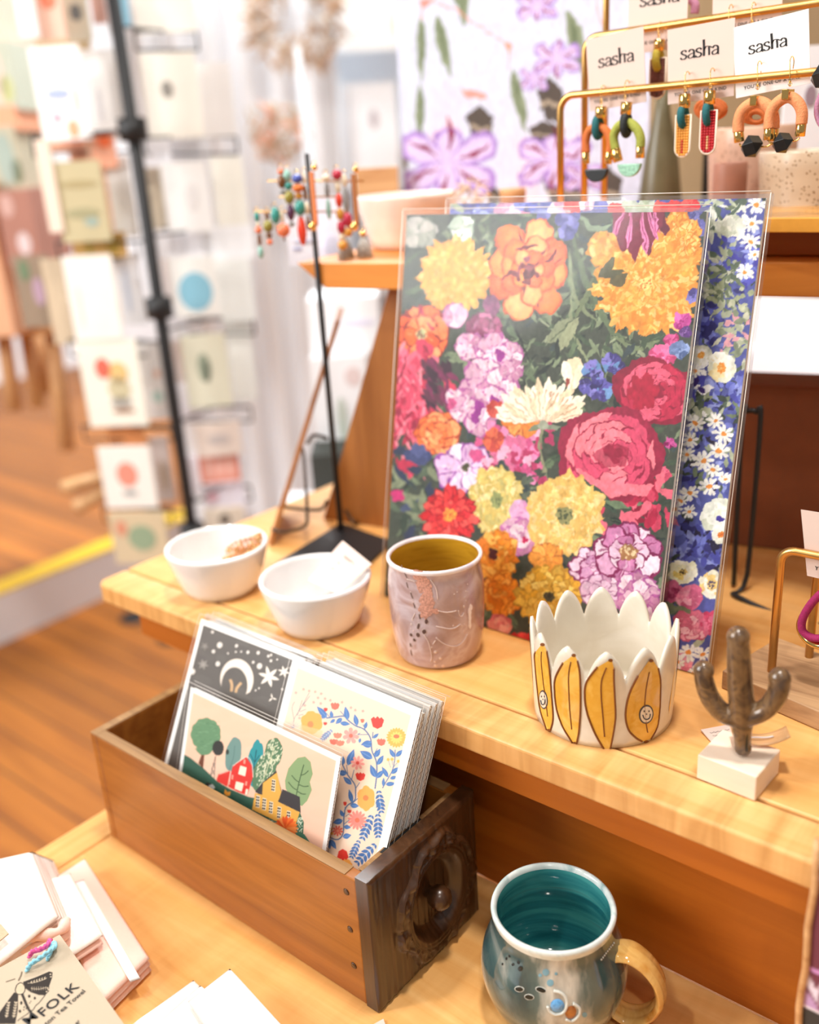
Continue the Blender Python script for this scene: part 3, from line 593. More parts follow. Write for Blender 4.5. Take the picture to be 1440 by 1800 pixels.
for i in range(70): P.ell(random.gauss(905, 32), random.gauss(790, 24), random.uniform(5, 11), random.uniform(5, 12), random.choice([(206, 84, 136), (230, 140, 184), (240, 180, 206), (180, 56, 100), (214, 110, 150)]), ruff=.2, lob=3)
P.bloom(868, 775, 18, 24, [(216, 100, 66), (190, 70, 60)], 6, 2); P.bloom(870, 720, 16, 18, [(210, 90, 76), (190, 70, 60)], 5, 2)
P.bloom(918, 738, 40, 30, [(244, 168, 90), (232, 140, 60)], 8, 2, (190, 100, 50))
# cream daisy with petals fanning up
for k in range(2):
    for i in range(17):
        t = -2.95+i*.168+random.uniform(-.05, .05); P.petal(950+(i-8)*2, 742, t, random.uniform(60, 84)-k*20, 17, random.choice([(246, 228, 200), (232, 208, 174), (250, 238, 218)]), .05); P.line([(950+(i-8)*2+math.cos(t)*14, 742+math.sin(t)*14), (950+(i-8)*2+math.cos(t)*56, 742+math.sin(t)*56)], 1.6, (186, 134, 100), .7)
for i in range(14):
    t = -2.9+i*.21; P.line([(953, 746), (953+math.cos(t)*24, 746+math.sin(t)*20)], 3, (176, 62, 62), .75, True)
P.leaf(953, 748, .2, 34, 10, (130, 140, 120)); P.leaf(953, 748, 2.8, 30, 10, (120, 132, 108)); P.curve([(953, 745), (950, 790), (958, 830)], 5, (140, 140, 110)); P.ell(955, 748, 10, 9, (160, 166, 146))
P.petal(1000, 690, -1.35, 62, 38, (232, 210, 176), .08); P.petal(1000, 686, -1.7, 52, 24, (252, 240, 218), .06); P.petal(1006, 684, -1.15, 46, 20, (250, 234, 204), .06); P.line([(994, 682), (998, 668)], 5, (150, 70, 60))
BP = [(96, 90, 170), (70, 62, 130), (130, 124, 200), (52, 46, 100), (110, 150, 200)]
for x, y, r in [(1040, 650, 18), (1075, 640, 18), (1030, 680, 15), (1056, 685, 22), (1088, 650, 14), (1050, 665, 12), (1190, 700, 12), (1218, 520, 12)]: P.bloom(x, y, r, r, BP, 5, 2, ruff=.2)
for x, y, r, cc in [(1198, 565, 20, (190, 70, 150)), (1180, 598, 14, (214, 90, 150)), (1165, 625, 26, (236, 110, 160)), (1195, 615, 18, (110, 130, 176)), (1205, 585, 14, (130, 90, 160)), (1178, 780, 12, (176, 60, 130)), (1165, 835, 16, (210, 80, 110))]:
    P.bloom(x, y, r, r*.8, [cc, tuple(min(255, v+34) for v in cc), tuple(max(0, v-40) for v in cc)], 6, 2)
# peonies
def peony(x, y, rx, ry, hi, md, dk, rot=0):
    P.ell(x, y, rx, ry, dk, rot, ruff=.05, lob=5)
    for k, (f, n) in enumerate([(1.0, 7), (.80, 6), (.60, 5), (.42, 5), (.26, 4)]):
        off = k*.7+rot
        for j in range(n):
            t = off+6.283*j/n; ex, ey = x+math.cos(t)*rx*f*.55, y+math.sin(t)*ry*f*.55; a = t+1.57
            P.ell(ex, ey, rx*f*.50, ry*f*.36, dk, a, ruff=.05, lob=4); c = [hi, md, hi, md, hi][(j+k) % 5]
            P.ell(ex+math.cos(t)*2, ey+math.sin(t)*2, rx*f*.46, ry*f*.30, c, a, ruff=.05, lob=4)
            P.ell(ex-math.cos(t)*rx*f*.10, ey-math.sin(t)*ry*f*.10, rx*f*.34, ry*f*.14, md if c == hi else dk, a, ruff=.1, lob=5, al=.75)
            P.line([(ex-math.cos(a)*rx*f*.3, ey-math.sin(a)*ry*f*.3), (ex+math.cos(t)*6, ey+math.sin(t)*6), (ex+math.cos(a)*rx*f*.3, ey+math.sin(a)*ry*f*.3)], 2.2, dk, .8, True)
    P.ell(x, y, rx*.22, ry*.2, dk, ruff=.2, lob=5)
peony(1150, 690, 74, 58, (226, 96, 124), (186, 42, 76), (140, 26, 56), .3)
P.ell(1130, 690, 26, 30, (170, 30, 60), ruff=.2, lob=6)
for i in range(30): P.petal(1115+random.uniform(-60, 60), 880+random.uniform(-36, 36), random.random()*6, 40, 20, random.choice([(176, 36, 70), (206, 66, 96), (140, 24, 54), (232, 110, 130)]), .1)
peony(1072, 800, 94, 84, (246, 132, 146), (216, 78, 112), (150, 34, 66), 0)
P.poly([(1010, 820), (1060, 845), (1120, 852), (1150, 850), (1135, 872), (1085, 872), (1030, 855)], (244, 128, 144)); P.poly([(1050, 765), (1062, 800), (1090, 822), (1070, 826), (1045, 800)], (250, 150, 160))
P.poly([(1040, 800), (1070, 780), (1105, 785), (1098, 820), (1060, 825)], (150, 30, 60), .6)
P.leaf(1010, 840, .7, 100, 26, (66, 84, 70), (40, 52, 46)); P.leaf(1060, 880, .3, 50, 14, (110, 130, 100))
# yellow poppies and the lower flowers
PY = [(234, 212, 140), (220, 194, 112), (242, 222, 162), (206, 192, 120)]
P.bloom(872, 880, 46, 64, PY, 20, 7, (210, 184, 100), ruff=.2, wk=1.5, ctr=(10, (150, 156, 100), (110, 120, 80)))
P.bloom(916, 900, 22, 22, [(232, 180, 216), (220, 150, 196)], 5, 2); P.bloom(912, 945, 24, 40, LP, 6, 3, (190, 110, 170)); P.ell(922, 948, 6, 4, (180, 30, 80))
for x, y in [(925, 845), (928, 872)]: P.ell(x, y, 11, 8, (96, 106, 90), rot=-.3); P.curve([(x, y), (x+14, y-10), (x+30, y-8)], 2.4, (70, 76, 66))
P.bloom(992, 905, 70, 74, [(236, 202, 126), (244, 214, 150), (224, 180, 100), (240, 208, 140)], 22, 8, (228, 188, 104), ruff=.22, wk=1.6, ctr=(15, (150, 148, 100), (84, 92, 66)))
RD_ = [(232, 66, 64), (214, 44, 52), (244, 92, 84)]
P.bloom(790, 905, 54, 54, RD_, 17, 4, (150, 20, 36), wk=.95, ctr=(12, (240, 170, 70), (210, 90, 50)))
OR = [(244, 168, 62), (236, 146, 44), (250, 190, 92), (230, 130, 40)]
P.bloom(872, 975, 40, 46, OR, 14, 5, (206, 120, 36), ruff=.18); P.bloom(882, 1045, 36, 40, [(240, 150, 48), (232, 132, 36), (248, 172, 74)], 14, 4, (196, 104, 30), ruff=.18)
P.ell(866, 975, 8, 10, (84, 40, 40), ruff=.2, lob=4); P.bloom(962, 980, 34, 22, [(240, 170, 80), (228, 150, 60)], 9, 2, (190, 110, 50))
P.bloom(966, 1050, 62, 58, [(242, 196, 84), (232, 176, 60), (248, 212, 112), (214, 170, 70)], 18, 5, (190, 140, 50), ruff=.18, ctr=(10, (90, 84, 60), (60, 60, 50)))
P.bloom(880, 1098, 24, 20, [(236, 146, 130), (250, 176, 156), (220, 110, 110)], 6, 3); P.bloom(780, 1000, 50, 40, RD_, 8, 3); P.bloom(740, 1020, 40, 30, LP, 8, 3); P.bloom(800, 1060, 44, 40, YEL, 10, 4)
P.bloom(1050, 998, 56, 34, [(222, 176, 206), (236, 204, 224), (206, 150, 190)], 11, 3, (130, 40, 90)); P.bloom(1060, 1040, 42, 30, [(220, 184, 206), (238, 210, 226), (200, 150, 180)], 9, 3, (150, 90, 130))
P.bloom(1105, 972, 62, 56, [(238, 200, 222), (226, 170, 204), (246, 222, 236), (206, 130, 176)], 9, 3, (130, 36, 84), streak=4, ctr=(16, (166, 118, 76), (232, 204, 160)))
P.bloom(1120, 1050, 40, 50, LP, 9, 3, (170, 90, 150)); P.bloom(1060, 1120, 50, 40, [(120, 60, 90), (200, 130, 170)], 9, 3)
P.bloom(1000, 1160, 60, 40, YEL, 10, 3); P.bloom(920, 1140, 40, 30, RD_, 9, 3)
ZN = [(248, 146, 72), (240, 124, 56), (252, 168, 100), (236, 110, 60)]; ZD = (120, 40, 44)
for k, (L, W, n, o_) in enumerate([(92, 62, 8, .2), (62, 46, 7, .6), (36, 30, 6, .1)]):
    for j in range(n):
        t = o_+6.283*j/n+random.uniform(-.1, .1); R = L*math.hypot(.72*math.cos(t), math.sin(t)); c = ZN[(j+k) % 4]
        P.petal(928, 474, t, R+3, W+4, (196, 84, 44), .05); P.petal(928, 474, t, R, W*.94, c, .05)
        P.petal(928+math.cos(t)*R*.15, 474+math.sin(t)*R*.15, t+.1, R*.72, W*.5, tuple(min(255, v+16) for v in c), .08, .8)
        if j % 2: P.line([(928+math.cos(t+.3)*R*.25, 474+math.sin(t+.3)*R*.25), (928+math.cos(t+.36)*R*.55, 474+math.sin(t+.36)*R*.55), (928+math.cos(t+.3)*R*.85, 474+math.sin(t+.3)*R*.85)], 5, ZD, .85, True)
for i in range(26): t = random.random()*6.28; r = random.random()*19; P.ell(926+r*math.cos(t), 478+r*1.15*math.sin(t), 4.5, 6, random.choice([ZD, (90, 28, 36), (150, 70, 80)]), rot=t)
for pts in [[(905, 440), (925, 436), (945, 430)], [(955, 462), (972, 450), (978, 440)], [(880, 490), (898, 480), (912, 482)]]: P.curve(pts, 6, ZD, taper=True)
P.warp = .00075; P.mott = .045
P.sheet('flower_artwork', t1, 'paint', 0.0)
sleeve(t1, FW_, FH_, -.0016, .0035)
# rear print
RR = (-.531, .6425, SH+.001); RL = .168; RW, RH = .276, .358
t2 = print_thing('flower_print', RR, RL, RW, RH, 'blue, white and pink daisy print mostly hidden behind the dark flower print')
P = Paint(RW, RH, .00065, (86, 92, 160)).plane(RR, Euler((-RL, 0, 0)).to_matrix())
BG2 = [(74, 76, 160), (116, 124, 200), (52, 50, 112), (94, 102, 186), (146, 156, 216)]; G2 = [(150, 160, 132), (112, 126, 100), (178, 184, 158), (84, 98, 84), (60, 70, 62)]
for i in range(700): P.leaf(random.uniform(680, 1360), random.uniform(330, 1200), random.random()*6.3, random.uniform(14, 40), random.uniform(6, 16), random.choice(BG2+G2+G2))
for i in range(60): P.bloom(random.uniform(680, 1200), random.uniform(340, 1180), 26, 26, random.choice([LP, BG2, [(250, 248, 240), (230, 230, 230)], [(220, 120, 150), (236, 150, 170)]]), 7, 2)
for i in range(10): P.bloom(980+i*26, 362+random.uniform(-4, 8), 18, 13, random.choice([LP, RD_, [(92, 92, 170), (126, 126, 200)], [(170, 180, 150), (200, 206, 190)]]), 6, 2)
def zone(x0, y0, x1, y1, n, pal, L=20, W=9):
    for i in range(n): P.leaf(random.uniform(x0, x1), random.uniform(y0, y1), random.random()*6.3, random.uniform(.6, 1.3)*L, random.uniform(.6, 1.3)*W, random.choice(pal))
zone(1245, 345, 1310, 420, 50, [(210, 214, 196), (186, 194, 168), (90, 104, 90), (240, 240, 226)]); P.curve([(1256, 360), (1270, 385), (1290, 372), (1305, 352)], 6, (90, 106, 90))
P.bloom(1285, 400, 32, 22, [(226, 228, 214), (240, 238, 224), (200, 206, 184)], 7, 3)
zone(1270, 420, 1330, 500, 60, [(84, 84, 180), (110, 120, 208), (150, 160, 226), (70, 66, 160)]); zone(1235, 450, 1290, 530, 60, [(176, 184, 156), (120, 134, 108), (206, 208, 188), (96, 110, 90)])
zone(1235, 505, 1320, 560, 40, [(160, 168, 134), (110, 122, 96), (186, 190, 160)]); zone(1208, 530, 1262, 610, 60, BG2, 22, 11); zone(1265, 540, 1320, 640, 60, [(170, 176, 150), (130, 140, 116), (200, 200, 176), (220, 160, 170)])
zone(1255, 660, 1312, 720, 70, BG2, 20, 10); zone(1195, 640, 1240, 720, 40, [(60, 40, 110), (90, 60, 120), (74, 74, 170), (240, 240, 240)]); zone(1215, 700, 1300, 740, 40, G2); zone(1185, 740, 1300, 880, 90, BG2+G2+[(50, 42, 62)]*3)
P.bloom(1232, 625, 24, 20, [(240, 240, 226), (222, 224, 206), (250, 250, 244)], 6, 3, ctr=(7, (240, 160, 70), (240, 190, 110))); P.bloom(1268, 648, 26, 32, [(246, 246, 234), (228, 230, 210), (236, 220, 170)], 6, 3, ctr=(8, (240, 150, 60), (246, 200, 120)))
for x, y, r in [(1330, 362, 20), (1322, 395, 19), (1320, 425, 18), (1326, 450, 14), (1310, 478, 18), (1222, 652, 16), (1222, 744, 20), (1258, 740, 18), (1272, 764, 20), (1212, 774, 17), (1264, 792, 20), (1206, 800, 17), (1236, 812, 22), (1180, 822, 17), (1254, 828, 17), (1272, 838, 14), (1178, 850, 16), (1212, 868, 19), (1246, 856, 19), (1276, 842, 12), (1186, 896, 17), (1212, 900, 15), (1196, 880, 12), (1210, 1148, 22), (1236, 1150, 18), (1190, 1165, 16), (1240, 1180, 16), (1220, 1185, 16)]:
    P.daisy(x, y, r)
zone(1160, 920, 1275, 1000, 110, BG2+[(40, 34, 60)], 22, 11); zone(1150, 985, 1190, 1110, 50, G2)
P.bloom(1262, 905, 34, 34, [(240, 242, 230), (222, 226, 206), (250, 250, 240)], 8, 3); P.ell(1266, 912, 8, 4, (70, 60, 150)); P.bloom(1266, 940, 16, 18, [(250, 248, 236), (236, 236, 220)], 6, 2, ctr=(5, (236, 140, 60), (210, 100, 50)))
P.bloom(1200, 1006, 28, 22, [(250, 246, 226), (240, 236, 200), (234, 210, 120)], 9, 3, ctr=(7, (232, 200, 110), (60, 50, 40))); P.bloom(1252, 1028, 28, 28, [(250, 246, 230), (240, 236, 214), (240, 206, 130)], 9, 3, ctr=(10, (240, 206, 130), (90, 80, 110)))
P.bloom(1180, 1040, 22, 22, [(176, 70, 110), (200, 100, 136), (150, 50, 90)], 9, 3); P.bloom(1212, 1050, 26, 24, [(226, 130, 160), (240, 166, 186), (206, 100, 136)], 7, 3); P.bloom(1215, 1100, 34, 28, [(236, 150, 170), (246, 186, 196), (214, 110, 136)], 8, 3, (200, 90, 120)); P.bloom(1246, 1096, 16, 26, [(200, 70, 106), (226, 120, 150)], 10, 3)
P.curve([(1150, 1062), (1180, 1068), (1214, 1075)], 8, (120, 130, 100)); P.warp = .0005; P.mott = .04
P.sheet('flower_artwork', t2, 'paint', 0.0)
sleeve(t2, RW, RH, -.0016, .0035)
# wrapping paper with irises behind everything
BK = Y0 = 1.04; LFT = onY(704, 200, BK); RGT = onY(1142, 200, BK)
wp = empty('wrapping_paper', (LFT.x, BK, 1.14), 'pale wrapping paper sheet printed with lilac irises behind the earrings', 'wrapping paper')
PW = RGT.x-LFT.x; PH = .62
P = Paint(PW, PH, .0011, (200, 204, 222)).plane(wp.location, Matrix.Identity(3), (680, 0, 3.6, 3.6))
for x, y, w, h in [(500, 690, 170, 220), (960, 520, 160, 260), (900, 780, 220, 140), (980, 1090, 300, 240), (630, 1190, 90, 120), (80, 980, 60, 90), (1330, 1080, 160, 260)]:
    P.poly([(x, y+h*.2), (x+w*.5, y-h*.1), (x+w, y+h*.25), (x+w*.9, y+h), (x+w*.2, y+h*.9)], (84, 76, 70)); P.poly([(x+w*.1, y+h*.45), (x+w*.9, y+h*.55), (x+w*.9, y+h*.65), (x+w*.1, y+h*.58)], (160, 146, 128))
for x, y, a, L, W in [(215, 100, 1.55, 420, 62), (310, 90, 1.35, 420, 84), (465, -120, 1.5, 310, 70), (790, 440, 1.35, 420, 76), (1150, 60, 1.35, 460, 96), (215, 520, 1.6, 420, 60), (420, -60, 1.2, 200, 40)]:
    P.leaf(x, y, a, L, W, (134, 144, 118)); P.leaf(x+8, y+30, a, L*.8, W*.4, (104, 116, 90))
for pts in [[(230, 0), (230, 120)], [(240, 10), (420, 60), (560, 160), (740, 280)], [(1330, 0), (1350, 120), (1400, 190)], [(780, 300), (770, 440)]]: P.curve(pts, 12, (236, 150, 140), .8)
P.poly([(735, 275), (805, 280), (765, 340)], (240, 150, 130)); P.poly([(205, 0), (300, 0), (235, 60)], (244, 140, 130))
def iris(x, y, s, cw=(206, 188, 226), cp=(160, 128, 196), cm=(120, 24, 50)):
    for a, L, W in [(-1.57, .75, .8), (-2.7, 1.15, .85), (-.45, 1.15, .85), (2.6, 1.15, .75), (.5, 1.15, .75), (1.6, .8, .7)]:
        P.petal(x, y, a, s*L, s*W, cp, .08); P.petal(x, y, a, s*L*.9, s*W*.7, cw, .08)
        P.line([(x+math.cos(a)*s*.25, y+math.sin(a)*s*.25), (x+math.cos(a+.15)*s*.6, y+math.sin(a+.15)*s*.6), (x+math.cos(a)*s*1.0, y+math.sin(a)*s*1.0)], s*.11, cm, .9, True)
P.poly([(290, 560), (400, 520), (470, 620), (480, 900), (270, 900)], (220, 200, 216)); P.poly([(800, 860), (900, 860), (960, 1300), (840, 1300)], (216, 204, 218)); P.poly([(1140, 480), (1240, 520), (1260, 960), (1130, 960)], (216, 208, 222))
iris(390, 1030, 290); iris(1060, 1020, 220); iris(1080, 370, 140); iris(930, 500, 90); iris(950, 30, 120); iris(1240, 1120, 120)
P.poly([(470, 560), (620, 590), (640, 640), (480, 610)], (230, 150, 140))
P.warp = .0013; P.mott = .02
P.sheet('iris_artwork', wp, 'paintmatte', 0.0)
MB().span((0, .0006, 0), (PW, .0016, PH)).build('paper_back', 'card', wp)
# ================================================================ drawer with greeting cards
DX, DY, DZ = -.7160, .3745, LO+.0006
D = empty('wooden_card_box', (DX, DY, DZ), 'long narrow orange brown drawer with a dark carved front, full of greeting cards', 'drawer')
DL, DW, DH, CT = .325, .1255, .1145, .011
MB().span((.010, 0, 0), (DL, .0105, DH)).build('side_board', 'drawer', D, bevel=.0012)
MB().span((.010, DW-.0105, 0), (DL, DW, DH)).build('side_board', 'drawer', D, bevel=.0012)
MB().span((0, 0, 0), (.0098, DW, DH)).build('back_board', 'drawer', D, bevel=.0015)
MB().span((.0102, .0107, .010), (DL-.0105, DW-.0107, .030)).build('bottom_board', 'drawer_in', D)
fb = MB().span((DL-.0065, .0107, 0), (DL-.0001, DW-.0107, DH)); fb.build('inner_front_board', 'drawer_rim', D, bevel=.0012)
rim = MB()
rim.span((.010, .0004, DH+.0001), (DL-.0105, .0101, DH+.0006)); rim.span((.010, DW-.0101, DH+.0001), (DL-.0105, DW-.0004, DH+.0006)); rim.span((.0004, .0004, DH+.0001), (.0096, DW-.0004, DH+.0006))
rim.span((DL-.0063, .0104, DH+.0001), (DL-.0004, DW-.0104, DH+.0005)); rim.build('worn_rim', 'drawer_rim', D)
MB().span((DL-.0050, .032, DH+.0004), (DL-.0028, .078, DH+.0008)).build('slot', 'ink', D)
for z in (.100, .066, .032):
    R_ = Matrix.Rotation(math.pi/2, 3, 'X'); MB().lathe([(0, 0), (.0028, 0), (.0022, .0006), (0, .0004)], (DL-.010, -.0001, z), 16, R=R_).build('nail_plug', 'walnut', D)
# carved front as a height field facing +X
NY, NZ = 150, 140; PWd, PHt = .1265, .1185; vs = []; fs = []
rn = np.random.default_rng(3).normal(size=(16, 16))
def vn(a, b):
    a %= 15; b %= 15; i, j = int(a), int(b); u, v = a-i, b-j; u = u*u*(3-2*u); v = v*v*(3-2*v)
    return (rn[i, j]*(1-u)+rn[i+1, j]*u)*(1-v)+(rn[i, j+1]*(1-u)+rn[i+1, j+1]*u)*v
def hf(y, z):
    e = min(y, PWd-y, z, PHt-z); h = -.0022*max(0, 1-e/.004)**2
    dy, dz = (y-.0725)/.0335, (z-.0545)/.0400; r = math.hypot(dy, dz); t = math.atan2(dz, dy)
    R2 = 1.33+.08*math.cos(4*t+.3)+.045*math.cos(9*t+1)
    if r < R2+.06:
        k = min(1, max(0, (R2+.06-r)/.07)); h += .0022*k
        if r > 1.12:
            s = .5+.5*math.sin(11*t+7*r+1.3*vn(7+3*dy, 7+3*dz)); edge = math.exp(-((r-R2+.04)/.045)**2); h += .0016*s*k+.0014*edge
            h += .0007*vn(6+4*dy*2, 6+4*dz*2)
    for rr, w, a in [(1.10, .03, .0014), (1.02, .022, .0010)]: h += a*math.exp(-((r-rr)/w)**2)
    if r < .97:
        q = min(1, (.97-r)/.30); h -= .0105*(q*q*(3-2*q))
    h *= min(1, max(0, e/.009)) if h > 0 else 1
    h += .00022*vn(y*400, z*40)
    return h
for j in range(NZ+1):
    for i in range(NY+1):
        y, z = PWd*i/NY, PHt*j/NZ; vs.append((.0128+hf(y, z), y, z))
w_ = NY+1; n0 = len(vs)
fs = [(j*w_+i, j*w_+i+1, (j+1)*w_+i+1, (j+1)*w_+i) for j in range(NZ) for i in range(NY)]
cf = MB(); cf.add(vs, fs, True)
per = [i for i in range(w_)]+[j*w_+NY for j in range(1, NZ+1)]+[NZ*w_+i for i in range(NY-1, -1, -1)]+[j*w_ for j in range(NZ-1, 0, -1)]
back = [(0, vs[p][1], vs[p][2]) for p in per]; cf.add([vs[p] for p in per]+back, [(i, (i+1) % len(per), len(per)+(i+1) % len(per), len(per)+i) for i in range(len(per))]+[tuple(range(len(per), 2*len(per)))])
cfo = cf.build('carved_front', 'walnut', D, loc=(DL+.0003, -.0005, 0))
kb = MB().lathe([(.0045, -.004), (.0048, .003), (.0085, .006), (.0098, .011), (.0088, .016), (.005, .0195), (0, .0205)], (0, 0, 0), 32, sx=1.0, sy=1.0, R=Matrix.Rotation(math.pi/2, 3, 'Y'))
kb.build('knob', 'walnut', cfo, loc=(.0040, .0725, .0545))
M['kraftdark'] = mat('corrugated_core', (150, 126, 100), .8, var=.3, scale=300)
# ---------------------------------------------------------------- cards: art, board with corrugated edge, sleeve
CZ0 = DZ+.0755
MB().span((.075, .0112, .0305), (DL-.012, DW-.0112, .0745)).build('cardboard_insert', 'kraftdark', D)
M['kraftdark'] = mat('corrugated_core', (150, 126, 100), .8, var=.3, scale=300)
def card_thing(x, y, w, h, lean, label, art=None, rz=0, th=.0042, paint=None, cat='greeting card', z=None, artc='card'):
    t = empty('greeting_card', (x, y, z or CZ0), label, cat, 'sleeved cards standing in the drawer', rot=(-lean, rz, 0))
    bb = MB().span((.0015, .0006, .0005), (w-.0015, .0011, h-.001)); bb.build('card_sheet', 'board', t)
    z_ = MB(); n = int(h/.0026)
    for s_ in (0.0016, w-.0016):
        for i in range(n): z_.tube([(s_, .0015+(.0024 if i % 2 else 0), h*i/n), (s_, .0015+(0 if i % 2 else .0024), h*(i+1)/n)], .0002, 4)
    z_.build('corrugated_edge', 'kraftdark', t)
    MB().span((.0018, .0012, .0005), (w-.0018, .0040, h-.001)).build('backing_board', 'board', t)
    if paint is not None: paint.sheet('card_artwork', t, 'paint', 0.0002)
    l = .0022; mb = MB(); mb.grid(lambda u, v: (-l+(w+2*l)*u, -.0010, -.0002+(h+.004)*v), 1, 1)
    mb.grid(lambda u, v: (-l+(w+2*l)*u, .0050, -.0002+(h+.004)*v), 1, 1)
    mb.build('clear_sleeve', 'clear', t)
    e = MB()
    for q in (-l, w+l): e.tube([(q, -.001, 0), (q, -.001, h+.004)], .00022, 4)
    e.tube([(-l, -.001, h+.004), (w+l, -.001, h+.004)], .00022, 4); e.tube([(-l, .005, h+.004), (w+l, .005, h+.004)], .00022, 4)
    e.build('sleeve_seam', 'seam', t); return t
def Rm(lean, rz): return Euler((-lean, rz, 0)).to_matrix()
def card_pose(tl, tr, yt, yb, ztop_ref):
    """top corners from the photo at depth yt, foot at depth yb on the drawer floor"""
    A_, B_ = onY(tl[0], tl[1], yt), onY(tr[0], tr[1], yt); w = (B_-A_).length; h = math.hypot(A_.z-CZ0, yt-yb); return A_, B_, w, h, math.asin((yt-yb)/h)
# back rows first: four in the left stack behind the moon card, five in the right stack behind the floral one
YF = .459; FY = .3915
A_, B_, wF, hF, _ = card_pose((520, 1155), (745, 1235), YF, FY, 0); LEAN = math.asin((YF-FY)/hF)
x0F = A_.x-.0055
lab = ['blank backed card directly behind the floral card', 'second blank card behind the floral card', 'third blank card behind the floral card in the right stack', 'hindmost card of the right stack, nearest the lilac cup']
for k in range(4): card_thing(x0F+.0150+.0006*k, FY+.0087*(k+1), wF-.0165, hF-.004-.0022*k-(.004 if k < 1 else 0), LEAN-.012*k, lab[k], rz=.02)
A2, B2 = onY(355, 1088, .4655), onY(540, 1152, .4655); wM = B2.x-A2.x-.001; hM = math.hypot(A2.z-CZ0, .0705); LM = math.asin(.0705/hM); x0M = A2.x-.001
lab = ['blank card directly behind the black moon card', 'hindmost card of the left stack behind the moon card']
for k in range(2): card_thing(x0M-.002+.001*k, .395+.0087*(k+1), wM, hM-.003-.002*k, LM-.012*k, lab[k], rz=.02)
# moon card
loc = (x0M, .395, CZ0); P = Paint(wM, hM, .0005, (246, 243, 238)).plane(loc, Rm(LM, .0), (280, 1060, 5.143, 5.143))
P.a[:] = (88, 80, 74)
for i in range(50): x, y = random.uniform(200, 1250), random.uniform(150, 1200); P.ell(x, y, random.uniform(30, 90), random.uniform(20, 50), random.choice([(96, 88, 82), (80, 72, 68), (102, 96, 90)]), al=.35, rot=.3)
MO = arc((700, 690, 0), 150, math.radians(160), math.radians(398), 30, (1, 0, 0), (0, 1, 0), 185); MI = arc((678, 745, 0), 118, math.radians(176), math.radians(390), 30, (1, 0, 0), (0, 1, 0), 165)
P.poly([(p.x, p.y) for p in MO]+[(p.x, p.y) for p in MI[::-1]], (242, 226, 210))
for x, y, r in [(545, 380, 24), (697, 387, 14), (488, 438, 15), (800, 445, 14), (893, 450, 15), (528, 550, 20), (905, 570, 24), (848, 535, 12), (300, 620, 22), (480, 262, 12), (1008, 522, 12), (985, 480, 12), (1010, 470, 10), (740, 440, 8), (690, 442, 8), (620, 455, 8), (1065, 510, 8), (1110, 780, 10), (870, 790, 8), (900, 770, 8)]: P.ell(x, y, r, r*1.15, (226, 216, 206), rot=.3)
def star(x, y, r, n=6, c=(240, 228, 214)):
    for j in range(n): P.leaf(x, y, 6.283*j/n+.3, r, r*.34, c)
star(990, 665, 100); star(1125, 620, 56); star(1020, 860, 44, 3); star(395, 555, 50, 6, (150, 142, 134)); star(410, 390, 36, 5, (136, 128, 120)); star(1190, 590, 20)
for pts in [[(640, 690), (655, 740), (650, 800)], [(740, 720), (700, 770), (690, 810)]]: P.curve(pts, 24, (206, 166, 120))
P.border(.0045, (246, 243, 238)); card_thing(*loc[:2], wM, hM, LM, 'black card with a cream crescent moon and stars at the left', rz=.0, paint=P)
# floral card
CW, PC, CR_, RD2, YL, BL = (246, 216, 190), (244, 160, 150), (236, 110, 90), (224, 60, 50), (244, 172, 84), (78, 122, 184)
loc = (x0F, FY, CZ0); P = Paint(wF, hF, .00042, (247, 245, 242)).plane(loc, Rm(LEAN, .02), (500, 1120, 4.5, 4.5))
P.a[:] = CW; P.poly([(190, 240), (900, 480), (820, 640), (180, 420)], (240, 218, 190), .6)
ST = (92, 116, 160)
for pts, w in [([(330, 640), (400, 632), (470, 625), (500, 655), (560, 700), (630, 730), (680, 800), (692, 900), (725, 980), (730, 1080), (716, 1200)], 10), ([(455, 1000), (500, 1090), (555, 1165), (562, 1230), (555, 1290), (490, 1340), (470, 1420), (465, 1540), (440, 1590), (400, 1600), (330, 1570)], 9),
               ([(875, 890), (872, 970), (850, 1060), (800, 1150), (775, 1195)], 7), ([(700, 750), (695, 800)], 7), ([(330, 600), (360, 635)], 5), ([(440, 585), (500, 650)], 6), ([(620, 690), (640, 735)], 5), ([(735, 880), (705, 930)], 5), ([(600, 760), (580, 770), (660, 770)], 5),
               ([(550, 1050), (530, 1130)], 5), ([(595, 1150), (560, 1200)], 5), ([(478, 1340), (478, 1400)], 4), ([(515, 1395), (480, 1420)], 4), ([(580, 1275), (520, 1330)], 6), ([(520, 1440), (470, 1480)], 5), ([(820, 970), (840, 1030)], 3), ([(850, 970), (855, 1010)], 3), ([(900, 985), (860, 1030)], 3),
               ([(490, 1010), (500, 1080)], 5)]: P.curve(pts, w, ST)
